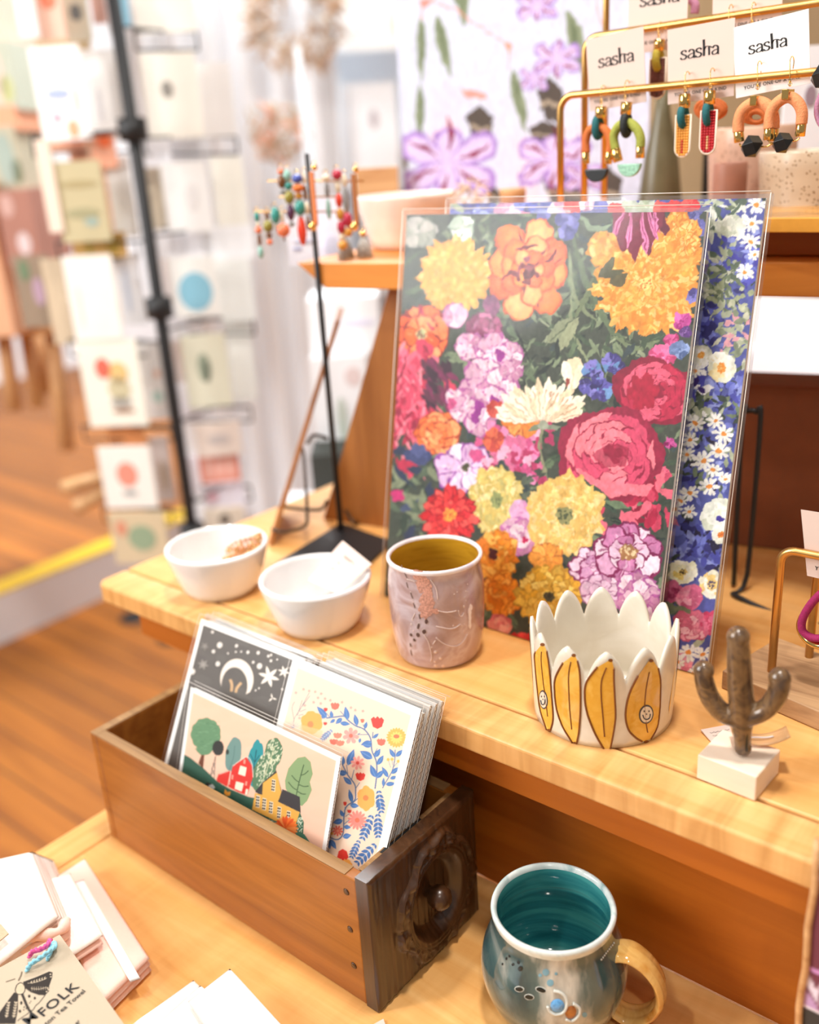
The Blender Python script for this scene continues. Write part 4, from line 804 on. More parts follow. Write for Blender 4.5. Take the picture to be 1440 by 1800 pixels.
for x, y, a, L, W in [(335, 635, -2.3, 120, 46), (375, 640, -1.7, 60, 30), (330, 635, 3.2, 70, 22), (500, 655, -1.75, 110, 44), (400, 650, 2.5, 50, 26), (455, 640, 2.4, 70, 36), (440, 680, .1, 80, 36), (575, 700, -1.8, 95, 40), (635, 725, -1.3, 60, 28), (690, 830, 2.9, 90, 44), (690, 860, -3.0, 80, 40), (600, 800, 1.8, 40, 22), (700, 800, -.7, 60, 26), (695, 960, -2.6, 115, 60), (715, 950, -1.0, 80, 40), (735, 1010, -1.0, 90, 40), (720, 1110, -1.95, 110, 48), (725, 1115, -.8, 90, 40), (870, 950, -2.1, 80, 34), (880, 945, -.75, 80, 36), (845, 1080, -.7, 80, 36), (820, 1110, -2.1, 100, 34), (835, 1120, -.3, 60, 28), (800, 1165, -.1, 80, 34), (780, 1180, -1.5, 70, 24), (500, 1015, -1.2, 140, 56), (465, 1010, -1.6, 70, 30), (490, 1080, 3.3, 70, 46), (530, 1165, -2.4, 90, 40), (535, 1310, -1.8, 110, 36), (520, 1330, .1, 70, 40), (465, 1420, -2.0, 60, 30), (460, 1450, 2.9, 80, 46), (470, 1500, .1, 55, 34), (460, 1580, -.2, 70, 44), (340, 1600, 1.3, 80, 36), (360, 1600, 1.0, 90, 40), (740, 1300, 1.4, 60, 40)]:
    P.leaf(x, y, a, L, W, BL, (120, 160, 214))
for x, y, a, L in [(745, 1215, 1.45, 190), (690, 1410, 1.95, 220), (738, 1400, 1.55, 200), (590, 1610, 2.0, 160), (720, 1640, 2.35, 230), (375, 735, 2.4, 120)]:
    n = 6
    for k in range(n):
        t = k/n; cx, cy = x+math.cos(a)*L*t, y+math.sin(a)*L*t; s_ = math.sin(math.pi*(.18+.75*t))
        for sg in (-1, 1): P.leaf(cx, cy, a-sg*.8, L*.24*s_+8, L*.11*s_+4, (74, 112, 168) if x > 400 else (120, 140, 180))
    P.line([(x, y), (x+math.cos(a)*L*.96, y+math.sin(a)*L*.96)], 4, (150, 186, 226))
def fl(x, y, r, n, c, ctr, sq=1.0, W=.75): 
    for j in range(n): P.petal(x, y, 6.283*j/n+.2, r, r*W, c, .06)
    P.ell(x, y, r*.24, r*.24, ctr)
P.ell(215, 675, 85, 88, YL, ruff=.06, lob=6); P.ell(205, 690, 24, 26, (238, 136, 80)); P.poly([(125, 690), (305, 740), (290, 800), (125, 760)], (250, 196, 150), .6)
P.ell(645, 1275, 70, 95, YL, ruff=.07, lob=6); P.ell(642, 1272, 22, 22, (238, 130, 70)); P.ell(475, 1800, 60, 45, YL, ruff=.06, lob=5)
fl(525, 780, 66, 7, PC, CR_, W=.62); fl(578, 995, 56, 8, PC, (220, 80, 70), W=.5); fl(575, 1448, 78, 14, (242, 140, 126), (240, 110, 80), W=.34); fl(420, 1532, 44, 9, CR_, (240, 150, 120), W=.45); fl(335, 1545, 54, 7, YL, (240, 150, 60), W=.6)
for j in range(20): P.petal(885, 795, 6.283*j/20, 80, 26, (246, 178, 84), .05)
for j in range(12): P.petal(885, 795, 6.283*j/12, 50, 20, (250, 206, 110), .05)
P.ell(885, 785, 24, 16, (240, 120, 80))
def tulip(x, y, w, h, c, up=-1):
    pts = [(x-w, y+up*h*.7), (x-w*.55, y+up*h*.95), (x-w*.3, y+up*h*.75), (x, y+up*h), (x+w*.35, y+up*h*.75), (x+w*.6, y+up*h*.9), (x+w, y+up*h*.6), (x+w*.7, y-up*h*.1), (x, y-up*h*.35), (x-w*.7, y-up*h*.1)]; P.poly(pts, c)
tulip(735, 700, 52, 75, RD2); tulip(400, 560, 36, 45, CR_); tulip(765, 845, 36, 45, CR_); tulip(600, 1120, 40, 52, RD2); tulip(325, 580, 16, 24, RD2); tulip(322, 690, 16, 20, RD2); tulip(616, 670, 16, 26, CR_); tulip(478, 1325, 14, 26, RD2); tulip(513, 1385, 18, 22, RD2); tulip(460, 1700, 46, 70, RD2, 1)
tulip(420, 790, 36, 36, (240, 130, 106)); tulip(390, 840, 36, 36, CR_); tulip(440, 850, 36, 36, (240, 130, 106))
for x, y in [(820, 968), (850, 966), (900, 982)]: P.ell(x, y, 12, 12, (240, 180, 90))
for x, y in [(150, 412), (195, 425), (243, 432), (290, 447), (265, 480), (320, 487), (363, 500), (230, 515), (286, 525), (455, 515), (525, 558), (560, 577), (620, 585), (90, 440), (160, 540), (118, 640)]:
    for j in range(5): P.leaf(x, y, j*1.257, 16, 7, (240, 160, 150))
for pts in [[(75, 720), (75, 650), (130, 560), (195, 440)], [(100, 620), (140, 500)], [(75, 650), (60, 560), (80, 510)], [(120, 590), (170, 570)], [(110, 620), (150, 610)], [(140, 545), (200, 465)]]: P.curve(pts, 4, (120, 116, 136))
for j in range(8): P.line([(65, 720), (65+60*math.cos(-2.8+j*.35), 720+60*math.sin(-2.8+j*.35))], 3, (180, 176, 190))
for y in (1250, 1300, 1330, 1400): P.ell(385, y, 8, 10, (200, 80, 70))
P.border(.0075, (247, 245, 242)); card_thing(*loc[:2], wF, hF, LEAN, 'cream card with blue stems and red, pink and yellow folk flowers', rz=.02, paint=P)
# farm card
YT = .4200; A_, B_ = onY(335, 1207, YT), onY(598, 1325, YT); wA = B_.x-A_.x; yb = .3862; hA = math.hypot(A_.z-CZ0, YT-yb); LA = math.asin((YT-yb)/hA); x0A = A_.x-.001
loc = (x0A, yb, CZ0); P = Paint(wA, hA, .00042, (247, 245, 242)).plane(loc, Rm(LA, .012), (280, 1200, 4.235, 4.235))
PE = (246, 202, 176); P.a[:] = PE
for i in range(40): P.ell(random.uniform(150, 1250), random.uniform(100, 1100), random.uniform(50, 130), random.uniform(30, 60), random.choice([(248, 196, 168), (246, 212, 192), (244, 196, 168)]), al=.25)
DG = (58, 98, 82)
P.ell(550, 535, 58, 130, (116, 150, 144), rot=.18, ruff=.03, lob=6); P.curve([(520, 650), (550, 560), (560, 470)], 4, (84, 120, 118))
P.ell(712, 600, 58, 172, (48, 150, 158), rot=.15, ruff=.05, lob=6); P.curve([(690, 740), (705, 620), (722, 500)], 6, (24, 84, 96))
for a, b in [((705, 600), (745, 540)), ((700, 640), (740, 590)), ((706, 590), (675, 530)), ((702, 640), (668, 600))]: P.line([a, b], 5, (24, 84, 96))
P.ell(850, 520, 66, 108, (92, 128, 96), rot=.1, ruff=.04, lob=6); P.ell(780, 670, 82, 150, (92, 128, 96), rot=.35, ruff=.03, lob=7)
for i in range(190):
    t = random.random()*6.28; r = math.sqrt(random.random()); x, y = (850+58*r*math.cos(t), 520+98*r*math.sin(t)) if i < 80 else (780+66*r*math.cos(t)-20*r*math.sin(t), 670+140*r*math.sin(t)); P.leaf(x, y, -1.2+random.uniform(-.5, .5), 22, 7, (226, 226, 196))
P.curve([(740, 800), (800, 650), (860, 470)], 6, (206, 206, 170))
P.poly([(1030, 560), (1085, 550), (1125, 590), (1142, 680), (1120, 740), (1135, 800), (1100, 880), (1060, 920), (1000, 880), (940, 790), (935, 730), (960, 640), (1000, 590)], (142, 168, 120)); P.curve([(1010, 880), (1040, 740), (1075, 610)], 7, (66, 92, 60))
for a, b in [((1052, 690), (1110, 655)), ((1040, 760), (1112, 770)), ((1030, 810), (1090, 830)), ((1040, 740), (985, 690)), ((1022, 800), (960, 740))]: P.curve([a, ((a[0]+b[0])/2, (a[1]+b[1])/2+8), b], 6, (66, 92, 60))
P.poly([(315, 530), (335, 540), (325, 640), (290, 600)], (116, 66, 48)); P.ell(345, 385, 112, 122, (106, 146, 110), ruff=.035, lob=11); P.ell(335, 490, 62, 50, (106, 146, 110), ruff=.03, lob=7)
for i in range(60): x = random.uniform(250, 430); y = random.uniform(290, 510); P.curve([(x, y), (x+12, y-6), (x+24, y)], 3, random.choice([(140, 176, 140), (84, 124, 92)]), .8)
P.ell(437, 487, 42, 56, (56, 56, 54), ruff=.07, lob=16); P.ell(506, 516, 12, 20, (50, 60, 56))
for a, b in [((418, 545), (378, 700)), ((418, 545), (408, 715)), ((398, 600), (412, 640)), ((412, 600), (388, 640)), ((390, 640), (410, 690)), ((410, 650), (384, 690))]: P.line([a, b], 4, (90, 84, 80))
P.poly([(-50, 440), (60, 480), (150, 515), (230, 560), (330, 640), (430, 735), (520, 790), (660, 850), (710, 860), (700, 960), (1000, 1090), (1150, 1235), (1150, 1600), (-200, 1600), (-200, 700)], DG)
for i in range(160): x = random.uniform(60, 700); y = 560+(x-90)*.62+random.uniform(0, 140); P.line([(x, y), (x+30, y+16)], 4, random.choice([(74, 118, 94), (46, 84, 72), (88, 130, 104)]), .6)
RDb = (222, 58, 50); P.poly([(440, 680), (530, 652), (512, 740), (425, 722)], RDb); P.poly([(648, 553), (545, 622), (510, 775), (600, 820), (655, 840), (695, 705), (688, 615)], RDb); P.poly([(425, 722), (512, 740), (505, 775), (430, 735)], RDb)
P.curve([(545, 622), (648, 553), (690, 612), (697, 705)], 5, (246, 220, 206)); P.line([(445, 682), (530, 655), (520, 760)], 5, (246, 220, 206))
for q in [[(602, 617), (650, 632), (638, 698), (586, 680)], [(570, 735), (628, 750), (612, 812), (560, 790)], [(645, 790), (662, 795), (655, 838), (636, 832)]]: P.poly(q, (250, 236, 214))
for q in [[(538, 685), (552, 688), (548, 722), (534, 718)], [(642, 733), (655, 737), (650, 768), (637, 764)], [(628, 570), (642, 575), (638, 608), (624, 602)]]: P.poly(q, (246, 160, 140))
P.poly([(765, 745), (870, 655), (912, 815), (1045, 850), (1052, 970), (880, 890), (770, 850), (712, 812)], (60, 58, 60)); P.poly([(875, 668), (908, 815), (885, 885), (1045, 965), (1000, 1110), (690, 945), (712, 822), (765, 835), (770, 748)], (232, 176, 82))
P.poly([(915, 792), (1042, 850), (1052, 968), (882, 886), (912, 820)], (64, 60, 62))
for x, y in [(850, 765), (733, 885), (781, 905), (831, 930), (892, 968), (962, 1000)]:
    P.poly([(x-12, y-48), (x+16, y-40), (x+10, y+48), (x-18, y+40)], (246, 232, 206))
    for r_ in range(4):
        for c_ in range(2): xx, yy = x-11+c_*13-r_*1.5, y-40+r_*21+c_*3; P.poly([(xx, yy), (xx+10, yy+2), (xx+8, yy+15), (xx-2, yy+13)], (40, 36, 40))
P.poly([(1045, 965), (1075, 1040), (1070, 1130), (1000, 1100)], (60, 104, 80))
for i in range(40): P.ell(random.uniform(1030, 1066), random.uniform(1000, 1120), 3.5, 5, (220, 226, 200))
P.poly([(690, 945), (1000, 1095), (1010, 1150), (700, 1010)], (52, 88, 74))
for i in range(110): x = random.uniform(700, 990); P.ell(x, 960+(x-700)*.47+random.uniform(0, 50), 3.5, 3.5, (190, 206, 180))
P.poly([(1000, 1095), (1080, 1130), (1150, 1235), (1100, 1300), (980, 1150)], (74, 128, 106))
for i in range(14): P.petal(940, 1085, -3.3+i*.3, 92, 28, random.choice([(240, 120, 50), (226, 90, 40), (246, 150, 80)]), .1)
P.ell(930, 1108, 26, 20, (50, 40, 38)); P.ell(365, 780, 32, 34, (50, 54, 52), ruff=.1, lob=5); P.poly([(365, 765), (395, 755), (415, 780), (385, 810)], (206, 210, 206)); P.poly([(300, 770), (318, 765), (310, 790)], (180, 190, 184))
P.poly([(488, 790), (505, 815), (530, 810), (525, 840), (500, 845), (482, 825)], (236, 160, 60))
for x, y in [(465, 860), (530, 885), (565, 905), (622, 935), (655, 955), (500, 880)]:
    for j in range(5): P.leaf(x, y, j*1.257, 13, 8, (248, 246, 236))
P.border(.0040, (247, 245, 242)); card_thing(*loc[:2], wA, hA, LA, 'wide pink farm card with a red barn and a yellow house', rz=.012, paint=P)
# ================================================================ bowls and cups
def bowl(cx, cy, z, label, rt=.0508, rb=.034, h=.048, grp=None, m='whiteglaze', name='bowl'):
    pr = [(0, .002), (rb*.8, .002), (rb*.86, 0), (rb, .0006), (rb+.004, .006), (rb+(rt-rb)*.55, h*.42), (rt-.0012, h*.85), (rt, h-.002), (rt-.0008, h), (rt-.003, h+.0004), (rt-.005, h-.0015), (rt-.006, h*.82), (rb+(rt-rb)*.35, h*.36), (rb-.002, h*.15), (rb*.6, .006), (0, .0055)]
    q = []
    for a, b in zip(pr, pr[1:]):
        for k in range(4): q.append((a[0]+(b[0]-a[0])*k/4, a[1]+(b[1]-a[1])*k/4))
    q.append(pr[-1]); o = MB().lathe(q, (0, 0, 0), 72).build(name, m, loc=(cx, cy, z)); return tag(o, label, 'bowl', grp)
bowl(-.719, .5455, SH+.0004, 'white bowl at the end of the shelf with brown beads inside', grp='white porcelain bowls')
bowl(-.5805, .5435, SH+.0004, 'white bowl beside the lilac cup holding a paper tag', grp='white porcelain bowls')
# brown bead bracelets in the first bowl
M['bead'] = mat('wooden_bead', (206, 140, 84), .4, var=.25, scale=200); M['beadgold'] = mat('gold_bead', (230, 190, 130), .25, .8, .1)
for i in range(8):
    cx, cy, cz = [(-.706, .545, .926), (-.698, .572, .937), (-.716, .560, .921), (-.697, .567, .9445), (-.690, .553, .9425), (-.703, .554, .934), (-.708, .563, .930), (-.694, .560, .9495)][i]
    mb = MB(); R = .0140+.001*(i % 3); ax = Vector((1, .3*(i-2), .35)).normalized(); ay = Vector((0, 1, .28*(i % 2))).normalized(); n = 22
    for k in range(n):
        a = 6.283*k/n; mb.cur = 1 if k % 5 == 0 else 0; mb.ball(Vector((cx, cy, cz))+ax*R*math.cos(a)+ay*R*.75*math.sin(a)+Vector((0, 0, .001*math.sin(3*a))), .0019, 6)
    tag(mb.build('bead_bracelet', ['bead', 'beadgold']), 'small brown bead bracelet heaped in the white bowl at the shelf end', 'bracelet', 'bead bracelets in the white bowl')
# paper tag in the second bowl
pts = [at(600, 950, .955), at(655, 993, .948), at(556, 1040, .917), at(545, 1012, .917)]
pts = [onY(603, 951, .590), onY(654, 992, .577), onY(596, 1046, .540), onY(540, 1020, .548)]
n_ = (pts[1]-pts[0]).cross(pts[3]-pts[0]).normalized()*.0006
o = MB().add([*pts, *[p-n_ for p in pts]], [(0, 1, 2, 3), (7, 6, 5, 4), (0, 4, 5, 1), (1, 5, 6, 2), (2, 6, 7, 3), (3, 7, 4, 0)]).build('paper_tag', 'card')
tag(o, 'white paper tag with faint writing propped in the bowl', 'tag')
sc_ = MB(); c0 = sum(pts, Vector())/4; ux = (pts[1]-pts[0]).normalized(); uy = (pts[0]-pts[3]).normalized(); nn = n_.normalized()*(-1 if n_.dot(FW) < 0 else 1)
for r_ in range(3):
    q = [c0+ux*(.008*math.sin(k*.9+r_)-.002)*.5+ux*(k-8)*.0009+uy*(.012-.008*r_+.0012*math.sin(k*1.9))-nn*.0006 for k in range(16)]; sc_.tube(q, .00022, 4)
M['pencil'] = mat('grey_pencil', (150, 146, 142), .8); sc_.build('handwriting', 'pencil', o)
# ---------------------------------------------------------------- helper: features pressed on round bodies, placed where the photo shows them
def on_body(px, py, c, rf):
    """ray meets the surface of revolution about c with radius rf(z)"""
    d = ray(px, py); t = (c.xy-CAM.xy).length/math.hypot(d.x, d.y)*.80
    best = None
    for k in range(400):
        p = CAM+d*t; r = math.hypot(p.x-c.x, p.y-c.y)
        if r <= rf(p.z-c.z): break
        t += .0003
    a = math.atan2(p.y-c.y, p.x-c.x); z = p.z-c.z; R = rf(z); n = Vector((math.cos(a), math.sin(a), -(rf(z+.001)-rf(z-.001))/.002)).normalized()
    return Vector((R*math.cos(a), R*math.sin(a), z)), n
def patch(mb, px, py, rw, rh, ang, c, rf, off=.0001, dome=.0004, n=14):
    """small domed oval lying on the body, in photo pixels"""
    p, nrm = on_body(px, py, c, rf); ctr = p+nrm*(off+dome); vs = [ctr]
    for i in range(n):
        t = 6.283*i/n; u, v = rw*math.cos(t), rh*math.sin(t); q, m_ = on_body(px+u*math.cos(ang)-v*math.sin(ang), py+u*math.sin(ang)+v*math.cos(ang), c, rf); vs.append(q+m_*off)
    mb.add(vs, [(0, 1+i, 1+(i+1) % n) for i in range(n)], True)
def trail(mb, pts, w, c, rf, off=.0002):
    q = smooth_path([(a, b, 0) for a, b in pts], 6); P3 = []
    for s in q: p, n = on_body(s.x, s.y, c, rf); P3.append(p+n*off)
    mb.tube(P3, w, 6)
def interp(pr):
    def f(z):
        if z <= pr[0][1]: return pr[0][0]
        for a, b in zip(pr, pr[1:]):
            if a[1] <= z <= b[1]: return a[0]+(b[0]-a[0])*(z-a[1])/max(1e-9, b[1]-a[1])
        return pr[-1][0]
    return f
# lilac cup
M['lilac'] = glaze('lilac_glaze', [(150, 120, 116), (176, 146, 142), (200, 180, 184), (168, 134, 128)], 26, .2)
M['lilacrim'] = glaze('white_lilac_rim', [(226, 214, 216), (240, 232, 234), (214, 206, 222)], 30, .18); M['mustard'] = glaze('mustard_glaze', [(168, 120, 24), (188, 140, 36), (150, 104, 20)], 20, .18, bands=8, distort=.5)
M['imprint'] = mat('dark_imprint', (92, 66, 62), .35, var=.15, scale=300); M['imprintrim'] = mat('pale_glaze_line', (222, 198, 188), .25)
M['rust'] = mat('rust_crystal_glaze', (200, 146, 128), .35, var=.35, scale=700, bump=.3); M['whiteblaze'] = mat('white_glaze_patch', (236, 226, 226), .2)
LC = Vector((-.4575, .5635, SH+.0004))
prL = [(.030, 0), (.0335, .001), (.0355, .006), (.0378, .018), (.0392, .034), (.0400, .050), (.0398, .064), (.0386, .076), (.0380, .082), (.0388, .0865)]
spl = smooth_path([(r, 0, z) for r, z in prL], 5); outL = [(p.x, p.z) for p in spl]; rfL = interp(outL)
cup = MB(); wob = lambda a, z: .012*math.sin(3*a+z*60)+.008*math.sin(5*a-1)*math.sin(z*70)
wob0 = lambda a, z: 0
cup.lathe([(0, .002), (.027, .002), (.029, 0)]+outL, n=80)
cup.cur = 1; cup.lathe([(.0388, .0865), (.0396, .0880), (.0394, .0897), (.0382, .0905), (.0368, .0898), (.0362, .0880)], n=80)
cup.cur = 2; cup.lathe([(.0362, .0880), (.0358, .080), (.0366, .060), (.0362, .035), (.0340, .014), (.028, .008), (0, .006)], n=80)
co = cup.build('lilac_cup', ['lilac', 'lilacrim', 'mustard'], loc=LC); tag(co, 'tall lilac pottery cup, mustard yellow inside, pressed with petals', 'cup')
K = (640, 900, 5.538)
def kx(x, y): return K[0]+x/K[2], K[1]+y/K[2]
im, ir = MB(), MB()
for x, y, w, h, a in [(540, 1020, 10, 28, -.2), (608, 1064, 17, 26, 0), (520, 1122, 15, 34, .35), (583, 1168, 22, 26, .6), (508, 1215, 27, 24, -.3), (400, 1238, 26, 18, -.2), (450, 1280, 24, 18, -.15), (368, 1352, 17, 22, 0), (355, 1440, 12, 34, -.1), (445, 830, 9, 36, -.55), (370, 745, 8, 34, -.6), (350, 650, 7, 34, -.5), (290, 600, 7, 36, -.3), (478, 920, 7, 30, -.4)]:
    X, Y_ = kx(x, y); patch(ir, X, Y_, w*1.28/K[2], h*1.2/K[2], a, LC, rfL, .00015, .0001); patch(im, X, Y_, w/K[2], h/K[2], a, LC, rfL, .0003, .0001)
for x, y, r in [(1003, 940, 14), (1040, 888, 9), (1018, 852, 8), (1042, 798, 9), (1078, 805, 8), (1088, 738, 8), (1122, 660, 8), (1148, 575, 6), (975, 1125, 11), (1018, 1122, 9), (1008, 1188, 10), (868, 1108, 8), (695, 1372, 17), (745, 1440, 16), (685, 1482, 12), (690, 1527, 20), (776, 1532, 20), (655, 1325, 9), (445, 1070, 13), (420, 1125, 14), (445, 1185, 10), (405, 1170, 8), (880, 800, 6), (915, 785, 6), (780, 1580, 10), (855, 1583, 10)]:
    X, Y_ = kx(x, y); patch(ir, X, Y_, r/K[2], r/K[2], 0, LC, rfL, .0001, .0006)
for pts in [[(580, 1200), (620, 1260), (640, 1330), (655, 1420), (640, 1480)], [(700, 1220), (790, 1290), (900, 1325), (1010, 1295), (1080, 1230)], [(925, 965), (940, 1015), (975, 1030), (1005, 1000)], [(720, 960), (800, 975), (900, 962)], [(650, 660), (700, 740), (718, 850)], [(360, 690), (440, 685), (490, 690)], [(700, 1110), (790, 1130), (880, 1135), (960, 1105)], [(485, 1000), (460, 1040), (445, 1065)], [(670, 1290), (695, 1250)]]:
    trail(ir, [kx(*p) for p in pts], .00038, LC, rfL)
im.build('petal_imprint', 'imprint', co); ir.build('raised_dots_and_lines', 'imprintrim', co)
ru = MB()
for i in range(46):
    t = i/46; x = 520+180*t**.6*random.uniform(.2, 1)+random.uniform(-30, 30); y = 590+420*t; X, Y_ = kx(x, y); patch(ru, X, Y_, random.uniform(3, 8), random.uniform(4, 10), random.random(), LC, rfL, .00012+i*.000004, .0001, 10)
ru.build('rust_drip', 'rust', co)
wb = MB()
for i in range(14): X, Y_ = kx(1130+random.uniform(-25, 30), 960+i*15); patch(wb, X, Y_, 5.5, 5, 0, LC, rfL, .00015+i*.00001, .00008, 8)
wb.build('white_glaze_patch', 'whiteblaze', co)
# teal mug
M['tealout'] = glaze('teal_grey_glaze', [(26, 38, 42), (40, 70, 74), (78, 100, 98), (204, 200, 188), (116, 106, 96), (44, 36, 32)], 9, .1, distort=1.1)
M['tealin'] = glaze('teal_inner_glaze', [(22, 84, 92), (40, 118, 124), (76, 156, 152), (84, 104, 108)], 9, .08, bands=9, distort=.4)
M['tealrim'] = glaze('pale_teal_rim', [(196, 210, 206), (222, 230, 226), (150, 180, 180)], 40, .12)
M['amberglaze'] = glaze('amber_handle_glaze', [(214, 150, 66), (236, 190, 112), (196, 124, 42)], 30, .1)
M['darkhole'] = mat('dark_glaze_hole', (24, 32, 32), .15, var=.1); M['bluegem'] = glaze('blue_glass_glaze', [(50, 110, 170), (110, 170, 220), (40, 80, 130)], 120, .05); M['ambergem'] = glaze('amber_glass_glaze', [(196, 120, 50), (150, 84, 34)], 120, .05)
M['palering'] = mat('pale_ring_glaze', (214, 214, 204), .15); M['bluedot'] = mat('pale_blue_dot', (120, 164, 180), .2)
TC = Vector((-.2815, .4575, LO+.0006))
prT = [(.033, 0), (.0365, .001), (.0400, .005), (.0468, .016), (.0512, .030), (.0520, .042), (.0500, .054), (.0460, .066), (.0430, .076), (.0425, .083)]
spl = smooth_path([(r, 0, z) for r, z in prT], 5); outT = [(p.x, p.z) for p in spl]; rfT = interp(outT)
mg = MB(); mg.lathe([(0, .002), (.030, .002), (.032, 0)]+outT, n=96)
mg.cur = 1; mg.lathe([(.0425, .083), (.0434, .086), (.0438, .0885), (.0430, .0903), (.0416, .0906), (.0400, .0893), (.0394, .0870)], n=96)
mg.cur = 2; mg.lathe([(.0394, .0870), (.0390, .080), (.0400, .070), (.0440, .056), (.0470, .042), (.0455, .026), (.0400, .014), (.032, .009), (.018, .0078), (0, .0076)], n=96)
TM = empty('teal_mug', TC, 'round bellied mug, teal inside, smoky grey outside, amber handle', 'mug')
bo = mg.build('body', ['tealout', 'tealrim', 'tealin'], TM)
K = (800, 1460, 3.6); im, ir, bd = MB(), MB(), MB()
for x, y, w, h, a in [(408, 1002, 26, 15, .1), (470, 1052, 27, 15, .15), (545, 1006, 32, 15, .3), (415, 872, 15, 17, .5), (403, 832, 9, 12, -.3), (346, 793, 6, 9, -.3), (328, 808, 6, 10, .2), (303, 843, 5, 8, 0), (368, 846, 9, 9, 0)]:
    X, Y_ = kx(x, y)
    if w > 20: patch(ir, X, Y_, w*1.18/K[2], h*1.3/K[2], a, TC, rfT, .0001, .0001)
    patch(im, X, Y_, w/K[2], h/K[2], a, TC, rfT, .0003, .0001)
im.build('petal_hole', 'darkhole', bo)
for pts in [[(625, 1010), (680, 1030), (708, 1080), (690, 1140), (640, 1160), (600, 1140), (588, 1110)], [(700, 1190), (740, 1200), (780, 1165), (785, 1120), (745, 1090)]]: trail(ir, [kx(*p) for p in pts], .0011, TC, rfT, .0006)
ir.build('pale_ring', 'palering', bo)
for x, y, r in [(603, 962, 22), (575, 895, 22), (540, 915, 12), (820, 1165, 16), (640, 905, 10)]: X, Y_ = kx(x, y); bd = MB(); patch(bd, X, Y_, r/K[2], r/K[2], 0, TC, rfT, .0002, .0002); bd.build('blue_dot', 'bluedot', bo)
b1 = MB(); patch(b1, *kx(648, 1105), 45/3.6, 42/3.6, 0, TC, rfT, .0002, .003); b1.build('blue_glass_gem', 'bluegem', bo)
b2 = MB(); patch(b2, *kx(732, 1148), 36/3.6, 42/3.6, .3, TC, rfT, .0002, .0022); b2.build('amber_glass_gem', 'ambergem', bo)
# handle: flat ribbed strap, starts with a curl at the shoulder
def hp(px, py, f): p = CAM+ray(px, py)*1.0; d = ray(px, py); t = f; return CAM+d*t-TC
ang = math.atan2(-RT.y, -RT.x)+math.pi  # to the right as seen in the photo
hd = Vector((RT.x, RT.y, 0)).normalized(); hd = (hd*.93-Vector((FW.x, FW.y, 0)).normalized()*.37).normalized()
pf = [(.0430, .0500), (.0405, .0545), (.0420, .0600), (.0475, .0640), (.0560, .0640), (.0660, .0570), (.0735, .0450), (.0755, .0310), (.0710, .0180), (.0620, .0095), (.0520, .0075), (.0440, .0110)]
path = smooth_path([(hd.x*r, hd.y*r, z) for r, z in pf], 6); side = Vector((-hd.y, hd.x, 0)); hb = MB(); prof = []
for k in range(24):
    a = 6.283*k/24; w = .0118*math.cos(a); t = .0030*math.sin(a)*(1+.3*math.cos(w/.0118*9.5)); prof.append((w, t))
vs = []
for i, p in enumerate(path):
    a = path[max(0, i-1)]; b = path[min(len(path)-1, i+1)]; tn = (b-a).normalized(); nr_ = tn.cross(side).normalized(); s_ = 1.0 if i > 4 else .8
    for w, t in prof: vs.append(p+side*w*s_*(1-.18*i/len(path))+nr_*t)
m_ = len(path); hb.add(vs, [(i*24+j, i*24+(j+1) % 24, (i+1)*24+(j+1) % 24, (i+1)*24+j) for i in range(m_-1) for j in range(24)]+[tuple(range(23, -1, -1)), tuple(range((m_-1)*24, m_*24))], True)
hb.build('handle', 'amberglaze', TM)
dts = MB()
for i in range(9): X, Y_ = kx(925+i*10, 815-i*13); p, n = on_body(X, Y_, TC, rfT); dts.ball(p, .0007, 6)
dts.build('pearl_row', 'palering', bo)
# ---------------------------------------------------------------- banana crown planter
M['cream'] = glaze('cream_glaze', [(230, 222, 206), (222, 212, 194), (236, 229, 216)], 20, .22, distort=.5, coat=.4)
M['banana'] = glaze('banana_yellow', [(236, 184, 74), (226, 168, 54), (244, 200, 100)], 60, .2, distort=.6); M['brownline'] = mat('brown_glaze_line', (122, 66, 22), .3, var=.1)
M['navy'] = mat('navy_glaze', (46, 56, 72), .3)
CC = Vector((-.2995, .5587, SH+.0005)); NT = 12
rfC = lambda z: .0505+.045*max(0, z)
a_front = math.atan2(-CC.y, -CC.x)
petx = [(955, 1127), (1009, 1147), (1074, 1156), (1146, 1149), (1203, 1105)]
def topz(a):
    ph = ((a-a_front)/(2*math.pi)*NT+.42) % 1.0; q = abs(ph-.5)*2
    return .0490+.0270*max(0, 1-q**1.5)**.62
cr = MB(); nA = 240; nZ = 14; o_, i_ = [], []
for k in range(nA):
    a = 2*math.pi*k/nA; t = topz(a)
    for j in range(nZ+1):
        z = t*j/nZ; r = rfC(z); e = .0012*(j/nZ)**12; o_.append(((r-e)*math.cos(a), (r-e)*math.sin(a), z))
        z2 = .004+(t+.0006-.004)*j/nZ; r = rfC(z2)-.0045+e; i_.append((r*math.cos(a), r*math.sin(a), z2))
W = nZ+1; g = lambda k, j: (k % nA)*W+j
fs = [(g(k, j), g(k+1, j), g(k+1, j+1), g(k, j+1)) for k in range(nA) for j in range(nZ)]; n0 = len(o_)
fs2 = [(n0+g(k, j), n0+g(k, j+1), n0+g(k+1, j+1), n0+g(k+1, j)) for k in range(nA) for j in range(nZ)]
rimf = [(g(k, nZ), g(k+1, nZ), n0+g(k+1, nZ), n0+g(k, nZ)) for k in range(nA)]
cr.add(o_+i_, fs+fs2+rimf+[tuple(g(k, 0) for k in range(nA-1, -1, -1)), tuple(n0+g(k, 0) for k in range(nA))], True)
CRN = cr.build('crown_planter', 'cream', loc=CC); tag(CRN, 'white pottery crown planter painted with yellow bananas with smiling stickers', 'planter')
K = (900, 1000, 2.667)
bn, bl, nv = MB(), MB(), MB()
